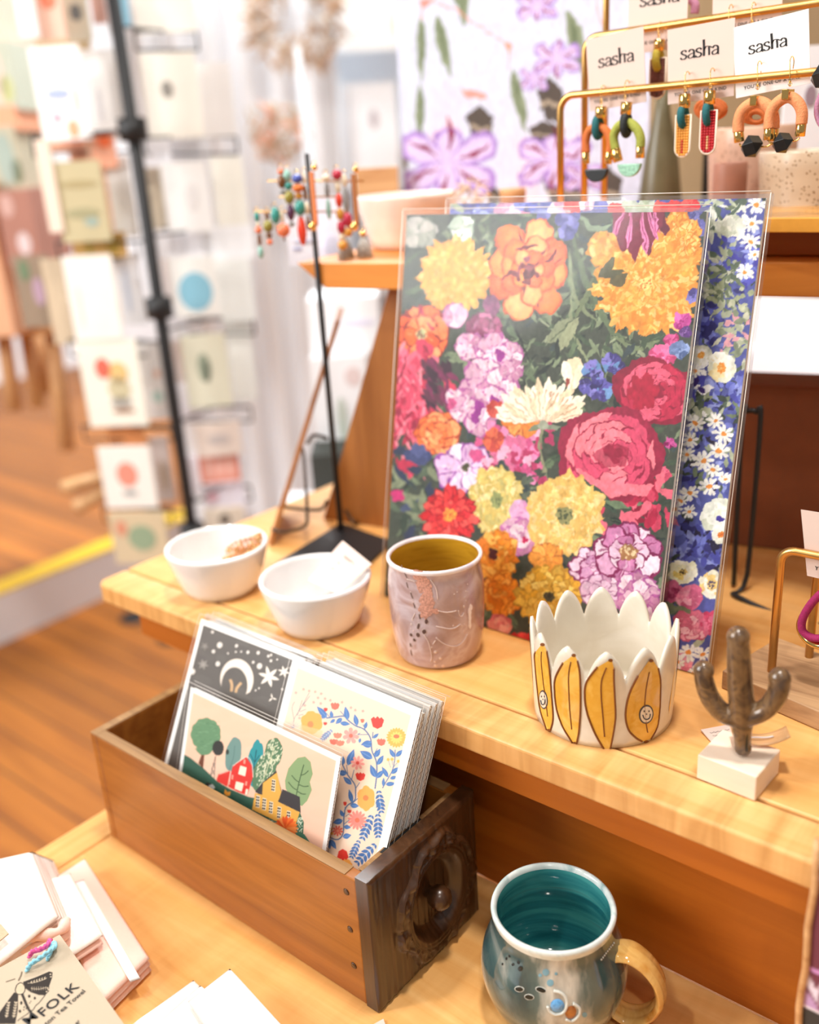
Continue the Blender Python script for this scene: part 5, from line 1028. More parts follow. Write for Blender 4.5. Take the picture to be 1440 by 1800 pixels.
def wrap(mb, pts, off): # fill an outline on the body
    q = [kx(*p) for p in pts]; cx = sum(p[0] for p in q)/len(q); vs = []; n = len(q)
    h = n//2; L = q[:h]; R = q[h:][::-1]; rows = []
    for (a, b), (c, d) in zip(L, R):
        row = []
        for k in range(7):
            t = k/6; p, nn_ = on_body(a+(c-a)*t, b+(d-b)*t, CC, rfC); row.append(p+nn_*off)
        rows.append(row)
    w = 7; mb.add([v for r in rows for v in r], [(i*w+j, i*w+j+1, (i+1)*w+j+1, (i+1)*w+j) for i in range(len(rows)-1) for j in range(w-1)], True)
BN = [  # left edge down, right edge up
 ([(140, 355), (112, 390), (100, 430), (104, 510), (122, 600), (140, 680), (165, 755)], [(182, 755), (194, 700), (188, 600), (180, 500), (172, 430), (165, 385), (152, 352)]),
 ([(285, 405), (240, 440), (205, 510), (202, 580), (212, 660), (240, 740), (285, 815)], [(305, 815), (315, 760), (322, 660), (322, 560), (318, 480), (308, 430), (298, 405)]),
 ([(455, 428), (400, 460), (350, 530), (342, 600), (355, 680), (390, 770), (435, 850)], [(458, 850), (470, 800), (485, 700), (482, 600), (478, 520), (478, 465), (470, 430)]),
 ([(640, 430), (590, 500), (548, 590), (532, 680), (545, 750), (580, 790), (610, 808)], [(650, 798), (680, 740), (692, 660), (695, 590), (695, 520), (685, 465), (662, 430)]),
 ([(795, 470), (775, 500), (755, 550), (742, 600), (735, 650), (735, 680)], [(745, 672), (762, 620), (778, 560), (792, 510), (800, 480), (800, 470)])]
for L, R in BN:
    wrap(bn, L+R[::-1][::-1], .00025)
    if L[0][0] < 700:
        trail(bl, [kx(*p) for p in L[1:]], .00075, CC, rfC, .0002); trail(bl, [kx(*p) for p in R[:-1]], .00070, CC, rfC, .0002)
        mid = [((a[0]*.45+b[0]*.55), (a[1]+b[1])/2) for a, b in zip(L, R[::-1])][1:-1]; trail(bl, [kx(*p) for p in mid], .00050, CC, rfC, .0002)
        for p in (((L[0][0]+R[-1][0])/2, L[0][1]-1), ((L[-1][0]+R[0][0])/2, L[-1][1]+2)): patch(bl, *kx(*p), 4.2, 3.0, 0, CC, rfC, .0004, .0002)
# bananas round the far side
for k in range(NT):
    a = a_front+(k+.08)*2*math.pi/NT
    if math.cos(a-a_front) < .05:
        rows = []
        for i in range(9):
            t = i/8; z = .010+.057*t; wd = .0085*math.sin(math.pi*(.08+.84*t)); rows.append([Vector(((rfC(z)+.0003)*math.cos(a+u*wd/.052), (rfC(z)+.0003)*math.sin(a+u*wd/.052), z)) for u in (-1, -.5, 0, .5, 1)])
        bn.add([v for r in rows for v in r], [(i*5+j, i*5+j+1, (i+1)*5+j+1, (i+1)*5+j) for i in range(8) for j in range(4)], True)
bn.build('painted_banana', 'banana', CRN); bl.build('brown_outline', 'brownline', CRN)
for x, y, w, h, a in [(628, 680, 34, 45, .15), (150, 612, 20, 45, -.1)]:
    stk = MB(); nv = MB(); patch(nv, *kx(x, y), w/K[2], h/K[2], a, CC, rfC, .0004, .00005, 24); patch(stk, *kx(x, y), w*.82/K[2], h*.84/K[2], a, CC, rfC, .0006, .00005, 24)
    for dx, dy, rx, ry in [(-.33, -.35, 3.2, 5), (.33, -.35, 3.2, 5), (0, -.05, 2.5, 4)]: patch(nv, *kx(x+dx*w, y+dy*h), rx*w/34/K[2], ry/K[2], 0, CC, rfC, .0009, .00005, 8)
    trail(nv, [kx(x-.5*w, y+.05*h), kx(x-.3*w, y+.42*h), kx(x+.05*w, y+.5*h), kx(x+.4*w, y+.35*h), kx(x+.5*w, y-.05*h)], .0004, CC, rfC, .0008)
    so = stk.build('sticker', 'cream', CRN); nv.build('smiling_face', 'navy', so)
# ---------------------------------------------------------------- cactus on its block
M['silver'] = glaze('smoky_metallic_glaze', [(40, 34, 36), (88, 66, 48), (128, 98, 66), (52, 44, 46)], 60, .24, distort=1.6, coat=.25)
B0 = at(1330, 1410, SH); B1_ = at(1227, 1369, SH); ex = (B0-B1_).normalized(); blk = empty('cactus_ornament', ((B0+B1_)/2+Vector((0, .018, .0005))), 'smoky brown glazed cactus standing on a small white wooden block', 'ornament', rot=(0, 0, math.atan2(ex.y, ex.x)))
bw = (B0-B1_).length
bk = MB().box((0, 0, .0092), (bw, .037, .0184)).build('wooden_block', 'paleblock', blk, bevel=.0008)
oc = blk.location; Ri = Matrix.Rotation(-math.atan2(ex.y, ex.x), 3, 'Z'); dC = oc.xy.length-.004
def cp(px, py): return Ri@(far(px, py, dC)-oc)
cb = MB()
def limb(pts, rs):
    q = smooth_path([cp(*p) for p in pts], 5); n = len(q); R = []
    for i in range(n):
        t = i/(n-1)*(len(rs)-1); k = min(int(t), len(rs)-2); R.append(rs[k]+(rs[k+1]-rs[k])*(t-k))
    cb.tube(q, R, 16, flat=.8); cb.ball(q[0], R[0]*.98, 8); cb.ball(q[-1], R[-1]*.98, 8)
s_ = 1/3100
limb([(1306, 1314), (1305, 1290), (1305, 1250), (1301, 1200), (1299, 1150), (1298, 1120)], [.0058, .0070, .0098, .0094, .0088, .0074])
limb([(1302, 1262), (1270, 1252), (1248, 1225), (1238, 1195), (1237, 1178)], [.0080, .0078, .0078, .0076, .0068])
limb([(1304, 1262), (1340, 1250), (1362, 1228), (1371, 1205), (1371, 1192)], [.0080, .0078, .0080, .0082, .0072])
co2 = cb.build('cactus', 'silver', blk); rm = co2.modifiers.new('remesh', 'REMESH'); rm.mode = 'VOXEL'; rm.voxel_size = .0007; rm.use_smooth_shade = True
sm = co2.modifiers.new('smooth', 'SMOOTH'); sm.iterations = 6
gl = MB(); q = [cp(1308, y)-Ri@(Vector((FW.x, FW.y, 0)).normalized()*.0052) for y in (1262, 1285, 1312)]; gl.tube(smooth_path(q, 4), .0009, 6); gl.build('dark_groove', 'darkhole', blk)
lt = empty('price_tag', at(1330, 1310, SH+.0192)+Vector((0, .004, .0012)), 'small curled paper tag tied behind the cactus on its block', 'tag', rot=(0, 0, .55))
MB().grid(lambda u, v: ((u-.5)*.036, (v-.5)*.013, .0035*(u-.5)**2*8+.001), 14, 4).build('paper', 'oak', lt, solid=.0004)
MB().tube(smooth_path([(-.012, -.003, .0035), (-.004, -.001, .0032), (.004, -.0005, .0030), (.009, 0, .0038)], 5), .0005, 6).build('string', 'whiteblaze', lt)
lt2 = empty('price_tag', at(1268, 1300, SH+.0008)+Vector((0, .006, 0)), 'small white folded paper label lying behind the cactus block', 'tag', rot=(0, 0, .9))
MB().box((0, 0, .0008), (.026, .020, .0008)).build('paper', 'card', lt2); sc_ = MB()
for k in range(3): sc_.tube([(-.009+j*.001, -.004+k*.004+.0006*math.sin(j*2.1+k), .00135) for j in range(16)], .0002, 4)
sc_.build('handwriting', 'pencil', lt2)
# ---------------------------------------------------------------- towels on the lower board
M['towelw'] = mat('cream_cotton', (250, 236, 226), .95, var=.02, scale=500, bump=.25); M['towelp'] = mat('pale_pink_cotton', (248, 208, 192), .95, var=.02, scale=500, bump=.25); M['towelb'] = mat('white_cotton', (252, 246, 242), .95, var=.01, scale=500, bump=.2)
def slab(mb, quad, zc, th, n=34, p=16, wav=.0008, seed=0):
    q = [Vector(v) for v in quad]
    def P(u, v): return (q[0]*(1-u)+q[1]*u)*(1-v)+(q[3]*(1-u)+q[2]*u)*v
    def f(u, v): return math.sqrt(max(0, (1-abs(2*u-1)**p)*(1-abs(2*v-1)**p)))
    def w(u, v): return wav*(math.sin(6*u+3*v+seed)+math.sin(11*v-4*u+seed*2)*.5)
    for s in (1, -1):
        mb.grid(lambda u, v: tuple(Vector((P(u, v).x, P(u, v).y, zc+s*th/2*f(u, v)+w(u, v)*f(u, v)))), n, n)
def Z(px, py, z): return at(px, py, LO+z)
# pink towel, lying flat
tw = empty('tea_towel', Z(170, 1650, .0008), 'folded pale pink tea towel with a white stripe, lying nearest the drawer', 'tea towel', 'folded tea towels')
def lay(quads, zc, th, name, m, par, seed=0, wav=.0006, p=16):
    mb = MB(); q = [v-par.location for v in quads]; slab(mb, q, zc+LO-par.location.z, th, seed=seed, wav=wav, p=p)
    return mb.build(name, m, par)
Q = [Z(60, 1720, .016), Z(112, 1530, .016), Z(148, 1504, .016), Z(262, 1672, .016)]
B2q = [Z(100, 1535, .018), Z(148, 1505, .018), Z(262, 1680, .018), Z(165, 1775, .018)]
for k in range(3): lay([p+Vector((0, 0, 0)) for p in B2q], .0035+k*.0058, .0056, 'cloth_layer', 'towelp', tw, seed=k, wav=.0002, p=20)
st_ = [Z(126, 1548, .021), Z(146, 1542, .021), Z(246, 1716, .021), Z(228, 1722, .021)]
lay(st_, .0186, .0016, 'white_stripe', 'towelb', tw, wav=0)
tq = [Z(60, 1560, .028), Z(122, 1542, .028), Z(180, 1652, .028), Z(105, 1702, .028)]
lay(tq, .0240, .0050, 'cloth_layer', 'towelp', tw, seed=3, wav=.0002); lay([p+Vector((-.001, .002, 0)) for p in tq], .0300, .0050, 'cloth_layer', 'towelw', tw, seed=4, wav=.0003)
# cream towel on top at the left
tc_ = empty('tea_towel', Z(0, 1600, .0008), 'thick folded cream tea towel at the left edge with a kraft tag tied to it', 'tea towel', 'folded tea towels')
for k in range(8):
    z = .004+k*.0078; s_ = 7-k
    q = [Z(-220, 1560, z), Z(58+s_*5.0, 1497+s_*2, z), Z(104+s_*5.5, 1612+s_*2, z), Z(-60, 1745+s_*6, z)]
    lay(q, z, .0074, 'cloth_layer', 'towelw', tc_, seed=k*1.7, wav=.0012, p=8)
fold = MB(); fp = [(-30, 1690), (30, 1660), (70, 1650), (105, 1640), (118, 1620)]
for k in range(3):
    fold.tube(smooth_path([Z(x, y+k*14-4, .052-.008*k)-tc_.location for x, y in fp], 6), [.004+.001*math.sin(i) for i in range(25)], 10)
fold.build('crumpled_edge', 'towelp', tc_)
# white towel at the bottom
tb = empty('tea_towel', Z(470, 1760, .0008), 'folded white tea towel at the bottom edge in front of the drawer', 'tea towel', 'folded tea towels')
lay([Z(232, 1800, .006), Z(340, 1722, .006), Z(560, 1950, .006), Z(430, 2020, .006)], .0055, .0095, 'cloth_layer', 'towelw', tb, seed=1, wav=.0006, p=22)
lay([Z(262, 1812, .015), Z(352, 1732, .015), Z(600, 1960, .015), Z(470, 2040, .015)], .0148, .0085, 'cloth_layer', 'towelb', tb, seed=2, wav=.0005, p=22)
lay([Z(330, 1760, .024), Z(404, 1702, .024), Z(640, 1960, .024), Z(520, 2060, .024)], .0236, .0085, 'cloth_layer', 'towelb', tb, seed=5, wav=.0005, p=22)
pc = [Z(600, 1830, .002), Z(674, 1790, .002), Z(692, 1840, .002), Z(640, 1880, .002)]
mb = MB().prism([(p.x, p.y) for p in pc], 2, LO+.0008, LO+.0016); tag(mb.build('paper_slip', 'card'), 'corner of a white paper slip at the foot of the carved drawer front', 'paper')
# kraft tag with a moth
M['kraft'] = mat('kraft_paper', (190, 166, 136), .85, var=.08, scale=400)
p0 = Z(105, 1643, .0755); X_ = Vector((.17, .985, 0)).normalized(); U_ = Vector((-.985, .17, 0)).normalized()
TW, THh = .085, .115; org = p0-X_*TW-U_*THh
Nn = X_.cross(U_); Rk = Matrix((X_, -Nn, U_)).transposed()
kt = empty('kraft_tag', org, 'brown kraft swing tag with a black moth, tied with pink and blue yarn', 'tag'); kt.rotation_euler = Rk.to_euler()
P = Paint(TW, THh, .0004, (184, 168, 146)).plane(org, Rk, (0, 1600, 5.538, 5.538))
for i in range(500): P.ell(random.uniform(-400, 1000), random.uniform(100, 1300), random.uniform(2, 7), random.uniform(2, 5), random.choice([(176, 160, 138), (194, 178, 156), (168, 152, 130)]), al=.6)
IK = (52, 46, 42); KR = (196, 178, 152)
P.poly([(225, 700), (360, 650), (480, 598), (512, 608), (508, 660), (480, 740), (478, 790), (440, 830), (380, 828), (300, 800), (245, 762)], IK)
P.poly([(140, 800), (80, 880), (0, 990), (-60, 1110), (150, 1110), (175, 960), (178, 830)], IK)
P.ell(196, 765, 44, 52, KR, rot=.2); P.curve([(165, 730), (200, 708), (236, 730), (243, 780), (220, 815), (170, 818), (150, 780), (165, 730)], 9, IK)
for k in range(-2, 3): P.line([(196+k*14, 730), (192+k*13, 800)], 2.5, (150, 130, 104))
P.curve([(215, 815), (262, 930), (290, 985)], 26, IK); P.curve([(180, 690), (205, 640), (215, 600)], 16, (110, 96, 80)); P.curve([(150, 670), (90, 690), (58, 700)], 11, (110, 96, 80))
P.curve([(440, 830), (400, 880), (380, 905), (350, 930), (320, 975), (290, 995), (255, 1020), (210, 1050), (170, 1080)], 8, IK)
for x, y, rx, ry in [(285, 840, 13, 15), (340, 858, 11, 14), (208, 905, 11, 18), (237, 945, 8, 8), (290, 905, 6, 6), (300, 890, 5, 5), (195, 985, 13, 15), (255, 960, 5, 8), (232, 972, 5, 8), (297, 985, 14, 14)]: P.ell(x, y, rx, ry, IK)
P.curve([(270, 712), (340, 705), (420, 680), (455, 662)], 4, KR)
for k in range(6):
    x = 300+k*26; P.leaf(x, 706-k*8, -.9, 22, 9, KR); P.leaf(x, 706-k*8, .35, 22, 9, KR)
P.curve([(300, 762), (380, 770), (460, 750)], 4, KR)
for k in range(7): x = 310+k*22; P.line([(x, 746), (x+3, 788-k*2)], 4, KR)
for x, y in [(492, 625), (495, 650), (465, 760), (455, 795), (472, 775)]: P.ell(x, y, 9, 6, KR)
for s0 in (60, 130):
    P.curve([(s0, 1050), (s0+20, 960), (s0+30, 890)], 5, KR)
    for k in range(6): P.leaf(s0+4+k*4, 1040-k*26, -2.2, 26, 10, KR); P.leaf(s0+4+k*4, 1040-k*26, -.7, 26, 10, KR)
P.sheet('moth_artwork', kt, 'paintmatte', -.0002)
MB().span((0, .0001, 0), (TW, .0008, THh)).build('tag_board', 'kraft', kt)
def tagxy(px, py):
    d = ray(px, py); n = Rk@Vector((0, 1, 0)); t = (org-CAM).dot(n)/d.dot(n); p = CAM+d*t-org; return p.dot(X_), p.dot(U_)
ru_ = (math.pi/2, 0, 0)
ax, az = tagxy(0+430/5.538, 1600+1040/5.538); bx, bz = tagxy(0+722/5.538, 1600+800/5.538); hgt = .0086
text_mesh('FOLK', hgt*1.28, 'ink', kt, (ax-.001, -.0006, az), Euler((math.pi/2, -math.atan2(bz-az, bx-ax), 0)), spacing=1.12)
mx_, mz_ = tagxy(0+270/5.538, 1600+1130/5.538); text_mesh('M', hgt*1.28, 'ink', kt, (mx_, -.0006, mz_), Euler((math.pi/2, -math.atan2(bz-az, bx-ax), 0)))
tx, tz = tagxy(0+455/5.538, 1600+1128/5.538); ex_, ez_ = tagxy(0+712/5.538, 1600+905/5.538)
text_mesh('ton Tea Towel', .0052, 'ink', kt, (tx, -.0006, tz), Euler((math.pi/2, -math.atan2(ez_-tz, ex_-tx), 0)))
tx, tz = tagxy(0+780/5.538, 1600+1120/5.538); text_mesh('le.', .0050, 'ink', kt, (tx, -.0006, tz), Euler((math.pi/2, -math.atan2(ez_-tz, ex_-tx)-.0, 0)))
M['pinkyarn'] = mat('pink_yarn', (228, 92, 150), .9, var=.2, scale=900, bump=.5); M['blueyarn'] = mat('pale_blue_yarn', (150, 214, 236), .9, var=.15, scale=900, bump=.5)
yn = empty('yarn_tie', Z(70, 1670, .078), 'twisted pink and light blue yarn through the top of the kraft tag', 'yarn')
def yarn(pts, m, nm):
    q = smooth_path([Z(x, y, z)-yn.location for x, y, z in pts], 10); a_, b_ = [], []
    for i, p in enumerate(q):
        t = i*.55; o1 = Vector((0, math.cos(t), math.sin(t)))*.0010; a_.append(p+o1); b_.append(p-o1)
    mb = MB(); mb.tube(a_, .0012, 8); mb.tube(b_, .0012, 8); mb.build(nm, m, yn)
yarn([(52, 1680, .079), (58, 1672, .081), (72, 1668, .082), (84, 1660, .081), (88, 1652, .078)], 'pinkyarn', 'pink_strand')
yarn([(48, 1704, .078), (54, 1694, .080), (70, 1684, .082), (86, 1672, .083), (96, 1664, .081), (93, 1660, .078), (84, 1686, .078)], 'blueyarn', 'blue_strand')
kt2 = MB().prism([(p.x, p.y) for p in (Z(-40, 1600, .075), Z(0, 1617, .075), Z(13, 1633, .075), Z(-30, 1668, .075))], 2, LO+.0700, LO+.0708)
tag(kt2.build('kraft_tag', 'kraft'), 'corner of a second brown kraft tag at the left edge of the photo', 'tag')
# ---------------------------------------------------------------- black jewellery stand
PB = at(600, 938, SH)
pts = [at(474, 1000, SH), at(600, 926, SH), at(680, 950, SH), at(668, 1012, SH), at(560, 1040, SH)]
JS = empty('jewellery_stand', (PB.x, PB.y, SH+.0005), 'tall thin black metal earring stand with a square base behind the bowls', 'jewellery stand')
MB().prism([(p.x-PB.x, p.y-PB.y) for p in [at(478, 1000, SH), at(600, 924, SH), at(690, 956, SH), at(590, 1052, SH)]], 2, 0, .0035).build('base_plate', 'black', JS, bevel=.0006)
MB().tube([(0, 0, .003), (0, 0, .24), (0, 0, .402)], [.0034, .0030, .0022], 12).build('pole', 'black', JS)
arms = MB()
JD = PB.xy.length
jz = lambda px, py, dd=0: far(px, py, JD+dd)-JS.location
for (y, x0, x1) in [(318, 470, 640), (372, 446, 612), (346, 490, 600)]:
    arms.tube([jz(x0, y), jz(x1, y)], .0009, 6)
arms.build('arm', 'gold', JS)
def bead_drop(px, py, seq, lb, dd=-.012, hook=9):
    """earring: hook over the arm, then beads down"""
    p = far(px, py, JD+dd); t = empty('earring', p, lb, 'earring', 'bead earrings on the black stand'); 
    MB().tube(arc((0, 0, -.002), .0028, 0, math.pi, 8)+[Vector((-.0028, 0, -.006))], .0004, 5).build('hook', 'goldshine', t)
    z = -.003
    for m, r, s in seq: MB().ball((0.0, 0, z-r*s), r, 8, s).build('bead', m, t); z -= 2*r*s
BM = dict(teal=(60, 150, 140), red=(230, 70, 46), amber=(214, 150, 60), olive=(150, 140, 60), blue=(70, 86, 170), coral=(240, 130, 90), plum=(90, 50, 80), aqua=(150, 196, 184), brown=(120, 76, 40), cream=(240, 226, 200), crim=(190, 40, 70), orange=(226, 120, 50), greyb=(150, 150, 150))
for k, c in BM.items(): M[k] = mat(k+'_bead', c, .25, var=.1, coat=.3)
drops = [(450, 366, [('teal', .0025, 2), ('cream', .002, 1), ('coral', .0035, 1), ('brown', .002, 3), ('aqua', .003, 2)], 'short earring with teal, coral and brown beads at the left end of the arm'),
 (468, 366, [('brown', .002, 2), ('olive', .005, 1.2), ('brown', .003, 1), ('coral', .003, 1)], 'earring with a round olive bead beside the teal one'),
 (482, 358, [('teal', .0045, 1.8), ('cream', .002, 1)], 'small earring with one oval teal bead'),
 (494, 364, [('cream', .002, 3), ('coral', .0068, 1), ('brown', .001, 2)], 'earring with a large round coral bead'),
 (503, 292, [('aqua', .004, 1.4), ('teal', .004, 1), ('olive', .005, 1.3), ('plum', .004, 2), ('greyb', .003, 1)], 'long earring of aqua, olive and plum beads'),
 (492, 290, [('coral', .003, 1), ('brown', .004, 1.6), ('greyb', .003, 1)], 'earring with coral and brown beads behind the aqua one'),
 (521, 300, [('blue', .0055, .8), ('orange', .006, .7), ('amber', .004, .8), ('teal', .0055, 1.4), ('red', .0045, 3.2)], 'long earring ending in bright red beads left of the pole'),
 (533, 296, [('cream', .002, 3), ('brown', .002, 4), ('cream', .003, 2), ('brown', .002, 4)], 'thin cream and brown earring touching the pole'),
 (572, 300, [('cream', .004, 1), ('greyb', .0025, 3), ('aqua', .0025, 4)], 'pale grey earring right of the orange bar'),
 (591, 292, [('crim', .005, 1), ('cream', .003, 2), ('red', .0035, 2), ('amber', .004, 1.5), ('crim', .004, 1.6), ('cream', .003, 1), ('amber', .005, 1)], 'long crimson and amber bead earring right of the pole'),
 (604, 300, [('cream', .003, 2), ('greyb', .003, 4), ('crim', .005, 1.4), ('amber', .004, 1.2)], 'grey earring with a crimson bead near its end')]
for px, py, seq, lb in drops: bead_drop(px, py, seq, lb)
M['rustbar'] = mat('rust_leather', (208, 116, 56), .5, var=.1, scale=200); M['brownbar'] = mat('brown_leather', (160, 92, 30), .5, var=.1, scale=200); M['tassel'] = mat('grey_tassel', (196, 194, 188), .9, var=.3, scale=400)
for px, y0, y1, m, lb in [(552, 300, 398, 'rustbar', 'long earring with an orange leather bar beside the black pole'), (625, 304, 398, 'brownbar', 'long earring with a brown leather bar and grey tassel')]:
    A_, B_ = far(px+1, y0, JD-.02), far(px-2, y1, JD-.02); t = empty('earring', A_, lb, 'earring', 'leather bar earrings on the black stand')
    MB().box((B_-A_)/2, (.0055, .0018, (B_-A_).length*.96)).build('leather_bar', m, t, bevel=.0004)
    MB().ball((0, 0, .003), .0032, 8).build('bead', 'goldshine', t); mb = MB(); mb.ball(B_-A_, .0042, 8, 1.1); mb.build('gold_cap', 'goldshine', t)
    MB().tube(arc((0, 0, .006), .0028, 0, math.pi, 8), .0004, 5).build('hook', 'goldshine', t)
for i, (px, lb) in enumerate([(606, 'grey thread tassel earring lying on the narrow shelf'), (640, 'blue grey thread tassel earring hanging in front of the pale bowl')]):
    A_ = far(px-2, 412, JD+.02); t = empty('earring', A_, lb, 'earring', 'thread tassel earrings'); mb = MB()
    for k in range(70):
        a = random.random()*6.28; r = math.sqrt(random.random()); mb.tube([(0, 0, 0), (.006*r*math.cos(a), .006*r*math.sin(a), -.010), (.011*r*math.cos(a), .009*r*math.sin(a), -.024-.003*random.random())], .0006, 4)
    mb.build('tassel', 'tassel', t); MB().ball((0, 0, .001), .004, 8, .8).build('gold_cap', 'goldshine', t)
    MB().tube(arc((0, 0, .0050), .0025, 0, 2*math.pi, 10), .0004, 5).build('hook', 'goldshine', t)
# white folded cards on the narrow shelf end
o = accent_box('jewellery_card', 506, 386, 560, 462, JD+.11, (232, 234, 246), 'white and lilac jewellery card standing on the end of the narrow shelf', 'card', None, acc=[(.5, .5, .6, .08, (190, 196, 220)), (.3, .35, .3, .05, (140, 150, 190))])
o = accent_box('jewellery_card', 560, 352, 604, 462, JD+.13, (226, 230, 244), 'pale blue jewellery card behind the orange earring', 'card', None, acc=[(.5, .3, .6, .3, (206, 214, 236))])
# small clutter on the narrow shelf
bw2 = far(722, 455, 1.12); bowl(bw2.x, bw2.y, TSZ+.0008, 'large pale pink bowl on the narrow shelf behind the flower print', .058, .040, .056, m=mat('pinkish_glaze', (244, 226, 214), .25, coat=.4))
g = far(902, 366, 1.10); jar = empty('glass_jar', (g.x, g.y, TSZ+.0008), 'small glass jar with a wide cork lid behind the top edge of the print', 'jar')
MB().lathe([(0, .001), (.0135, .001), (.0148, .002), (.0150, .030), (.0138, .036), (.0138, .040)], n=32).build('glass_body', 'glass', jar)
MB().lathe([(0, .004), (.0120, .004), (.0122, .022), (0, .022)], n=24).build('pale_filling', 'card', jar)
MB().lathe([(0, .036), (.0132, .036), (.0145, .054), (.0138, .056), (0, .056)], n=32).build('cork', 'oak', jar)
MB().lathe([(.0152, .008), (.0152, .026)], n=32).build('paper_label', 'oak', jar)
scruff('dried_flowers', 826, 350, 1.05, .020, (206, 180, 152), (236, 214, 196), 90, 'little heap of dried cream flowers beside the cork jar', 'dried flowers')
ob = far(665, 335, 1.35); o = MB().box((0, 0, .02), (.055, .05, .055)).build('wooden_box', 'oak', loc=(ob.x, ob.y, far(665, 333, 1.35).z-.02)); o.rotation_euler = (0, 0, YAW); tag(o, 'small light wooden box seen over the pale pink bowl', 'box')
# ---------------------------------------------------------------- gold earring stands
def frame(parent, x0, x1, y, z0, z1, r=.0031, cr=.013, sl=0.0):
    """inverted U: leg, rounded corner, bar, corner, leg"""
    L = Vector(parent.location); p = [Vector((x0, y, z0))-L, Vector((x0, y, z1-cr))-L]
    p += [Vector((x0+cr-cr*math.cos(a), y, z1-cr+cr*math.sin(a)))-L for a in [math.pi/2*i/8 for i in range(1, 9)]]
    p += [Vector((x1-cr+cr*math.sin(a), y, z1+sl-cr+cr*math.cos(a)))-L for a in [math.pi/2*i/8 for i in range(9)]]
    p += [Vector((x1, y, z0))-L]; MB().tube(p, r, 14).build('wire_frame', 'gold', parent)
S1 = empty('earring_stand', (-.30, .84, BZ), 'three tiered gold wire earring stand on the narrow shelf', 'earring stand')
frame(S1, -.4785, -.12, .80, BZ+.010, 1.3365); frame(S1, -.4768, -.12, .84, BZ+.010, 1.3845, sl=.004); frame(S1, -.4778, -.12, .88, BZ+.010, 1.435)
MB().span((-.20, -.058, .0003), (.19, .058, .0115)).build('wooden_base', 'amber', S1, bevel=.001)
LOGO = {  # thick and thin strokes of the lettering, unit height
 's': [([(.42, .40), (.30, .50), (.12, .46), (.08, .36), (.20, .27), (.36, .20), (.40, .10), (.28, .0), (.10, .01), (.0, .10)], 1.0)],
 'a': [([(.06, .38), (.20, .50), (.38, .44), (.42, .30), (.42, .04), (.50, .0)], 1.0), ([(.42, .28), (.20, .24), (.04, .14), (.10, .01), (.28, .02), (.42, .12)], .8)],
 'h': [([(.06, .95), (.08, .5), (.08, .0)], 1.2), ([(.08, .34), (.22, .52), (.44, .50), (.60, .42)], .8), ([(.40, .48), (.42, .25), (.42, .0)], 1.0)]}
def logo(parent, x, z, s, y):
    mb = MB(); cx = x
    for ch in 'sasha':
        for pts, w in LOGO[ch]:
            q = smooth_path([(cx+p[0]*s, 0, z+p[1]*s) for p in pts], 5); n = len(q); vs = []
            for i, p in enumerate(q):
                a, b = q[max(0, i-1)], q[min(n-1, i+1)]; t = (b-a).normalized(); nr_ = Vector((-t.z, 0, t.x)); k = s*.055*w*(.45+.75*abs(t.z)); vs += [(p.x+nr_.x*k, y, p.z+nr_.z*k), (p.x-nr_.x*k, y, p.z-nr_.z*k)]
            mb.add(vs, [(2*i, 2*i+1, 2*i+3, 2*i+2) for i in range(n-1)])
        cx += s*(.50 if ch != 'h' else .58)
    mb.build('printed_name', 'ink', parent)
def ecard(tl, tr, bl, y, label, logo_on=True, txt=True, tone='card', tilt=0):
    A_, B_, C_ = onY(*tl, y), onY(*tr, y), onY(*bl, y); w = (B_-A_).length; h = (A_-C_).length; sk = math.atan2(B_.z-A_.z, B_.x-A_.x)
    t = empty('earring_card', C_, label, 'earring card', 'earring cards on the gold stand', rot=(0, -sk, 0))
    MB().span((0, 0, 0), (w, .0006, h)).build('card_board', tone, t, bevel=.0001)
    if logo_on: logo(t, w*.20, h*.58, h*.225, -.0002)
    if txt: text_mesh('YOU’RE ONE·OF·A·KIND', .0036, 'ink', t, (w*.5, -.0003, h*.10), (math.pi/2, 0, 0), align='CENTER', spacing=1.12)
    return t
M['cardw'] = mat('white_card_stock', (248, 244, 242), .7, var=.01)
YA = .8050
ecard((1027, 70), (1128, 47), (1037, 196), YA, 'leftmost pinkish earring card behind the front gold bar')
ecard((1173, 53), (1292, 31), (1174, 184), YA, 'middle pinkish earring card behind the front gold bar')
ecard((1305, 46), (1440, 12), (1294, 173), YA, 'whiter earring card at the right of the front gold bar', tone='cardw')
YB = .8450
ecard((1092, -42), (1197, -60), (1103, 96), YB, 'earring card on the second gold bar, cut off by the top edge')
ecard((1247, -52), (1371, -78), (1252, 66), YB, 'earring card on the second gold bar above the gap between the front cards')
M['orangecord'] = mat('rust_orange_cord', (206, 110, 50), .75, var=.12, scale=900, bump=.5); M['greencord'] = mat('lime_green_cord', (160, 164, 70), .8, var=.15, scale=900, bump=.5); M['tealcord'] = mat('teal_cord', (24, 96, 100), .75, var=.15, scale=900, bump=.5)
M['peachcord'] = mat('peach_cord', (232, 150, 100), .8, var=.12, scale=900, bump=.5); M['blackcord'] = mat('black_cord', (26, 30, 30), .6, var=.1, scale=900, bump=.4); M['olivecord'] = mat('olive_cord', (180, 160, 50), .75, var=.15, scale=900, bump=.5); M['plumcord'] = mat('magenta_cord', (150, 24, 84), .8, var=.15, scale=900, bump=.5)
M['mauvecord'] = mat('mauve_cord', (200, 140, 170), .8, var=.15, scale=900, bump=.5)
M['blackstone'] = mat('black_stone', (30, 32, 34), .28, var=.05); M['mint'] = mat('mint_bead', (150, 196, 170), .3, var=.3, scale=500); M['ivory'] = mat('ivory_edge', (242, 226, 206), .4)
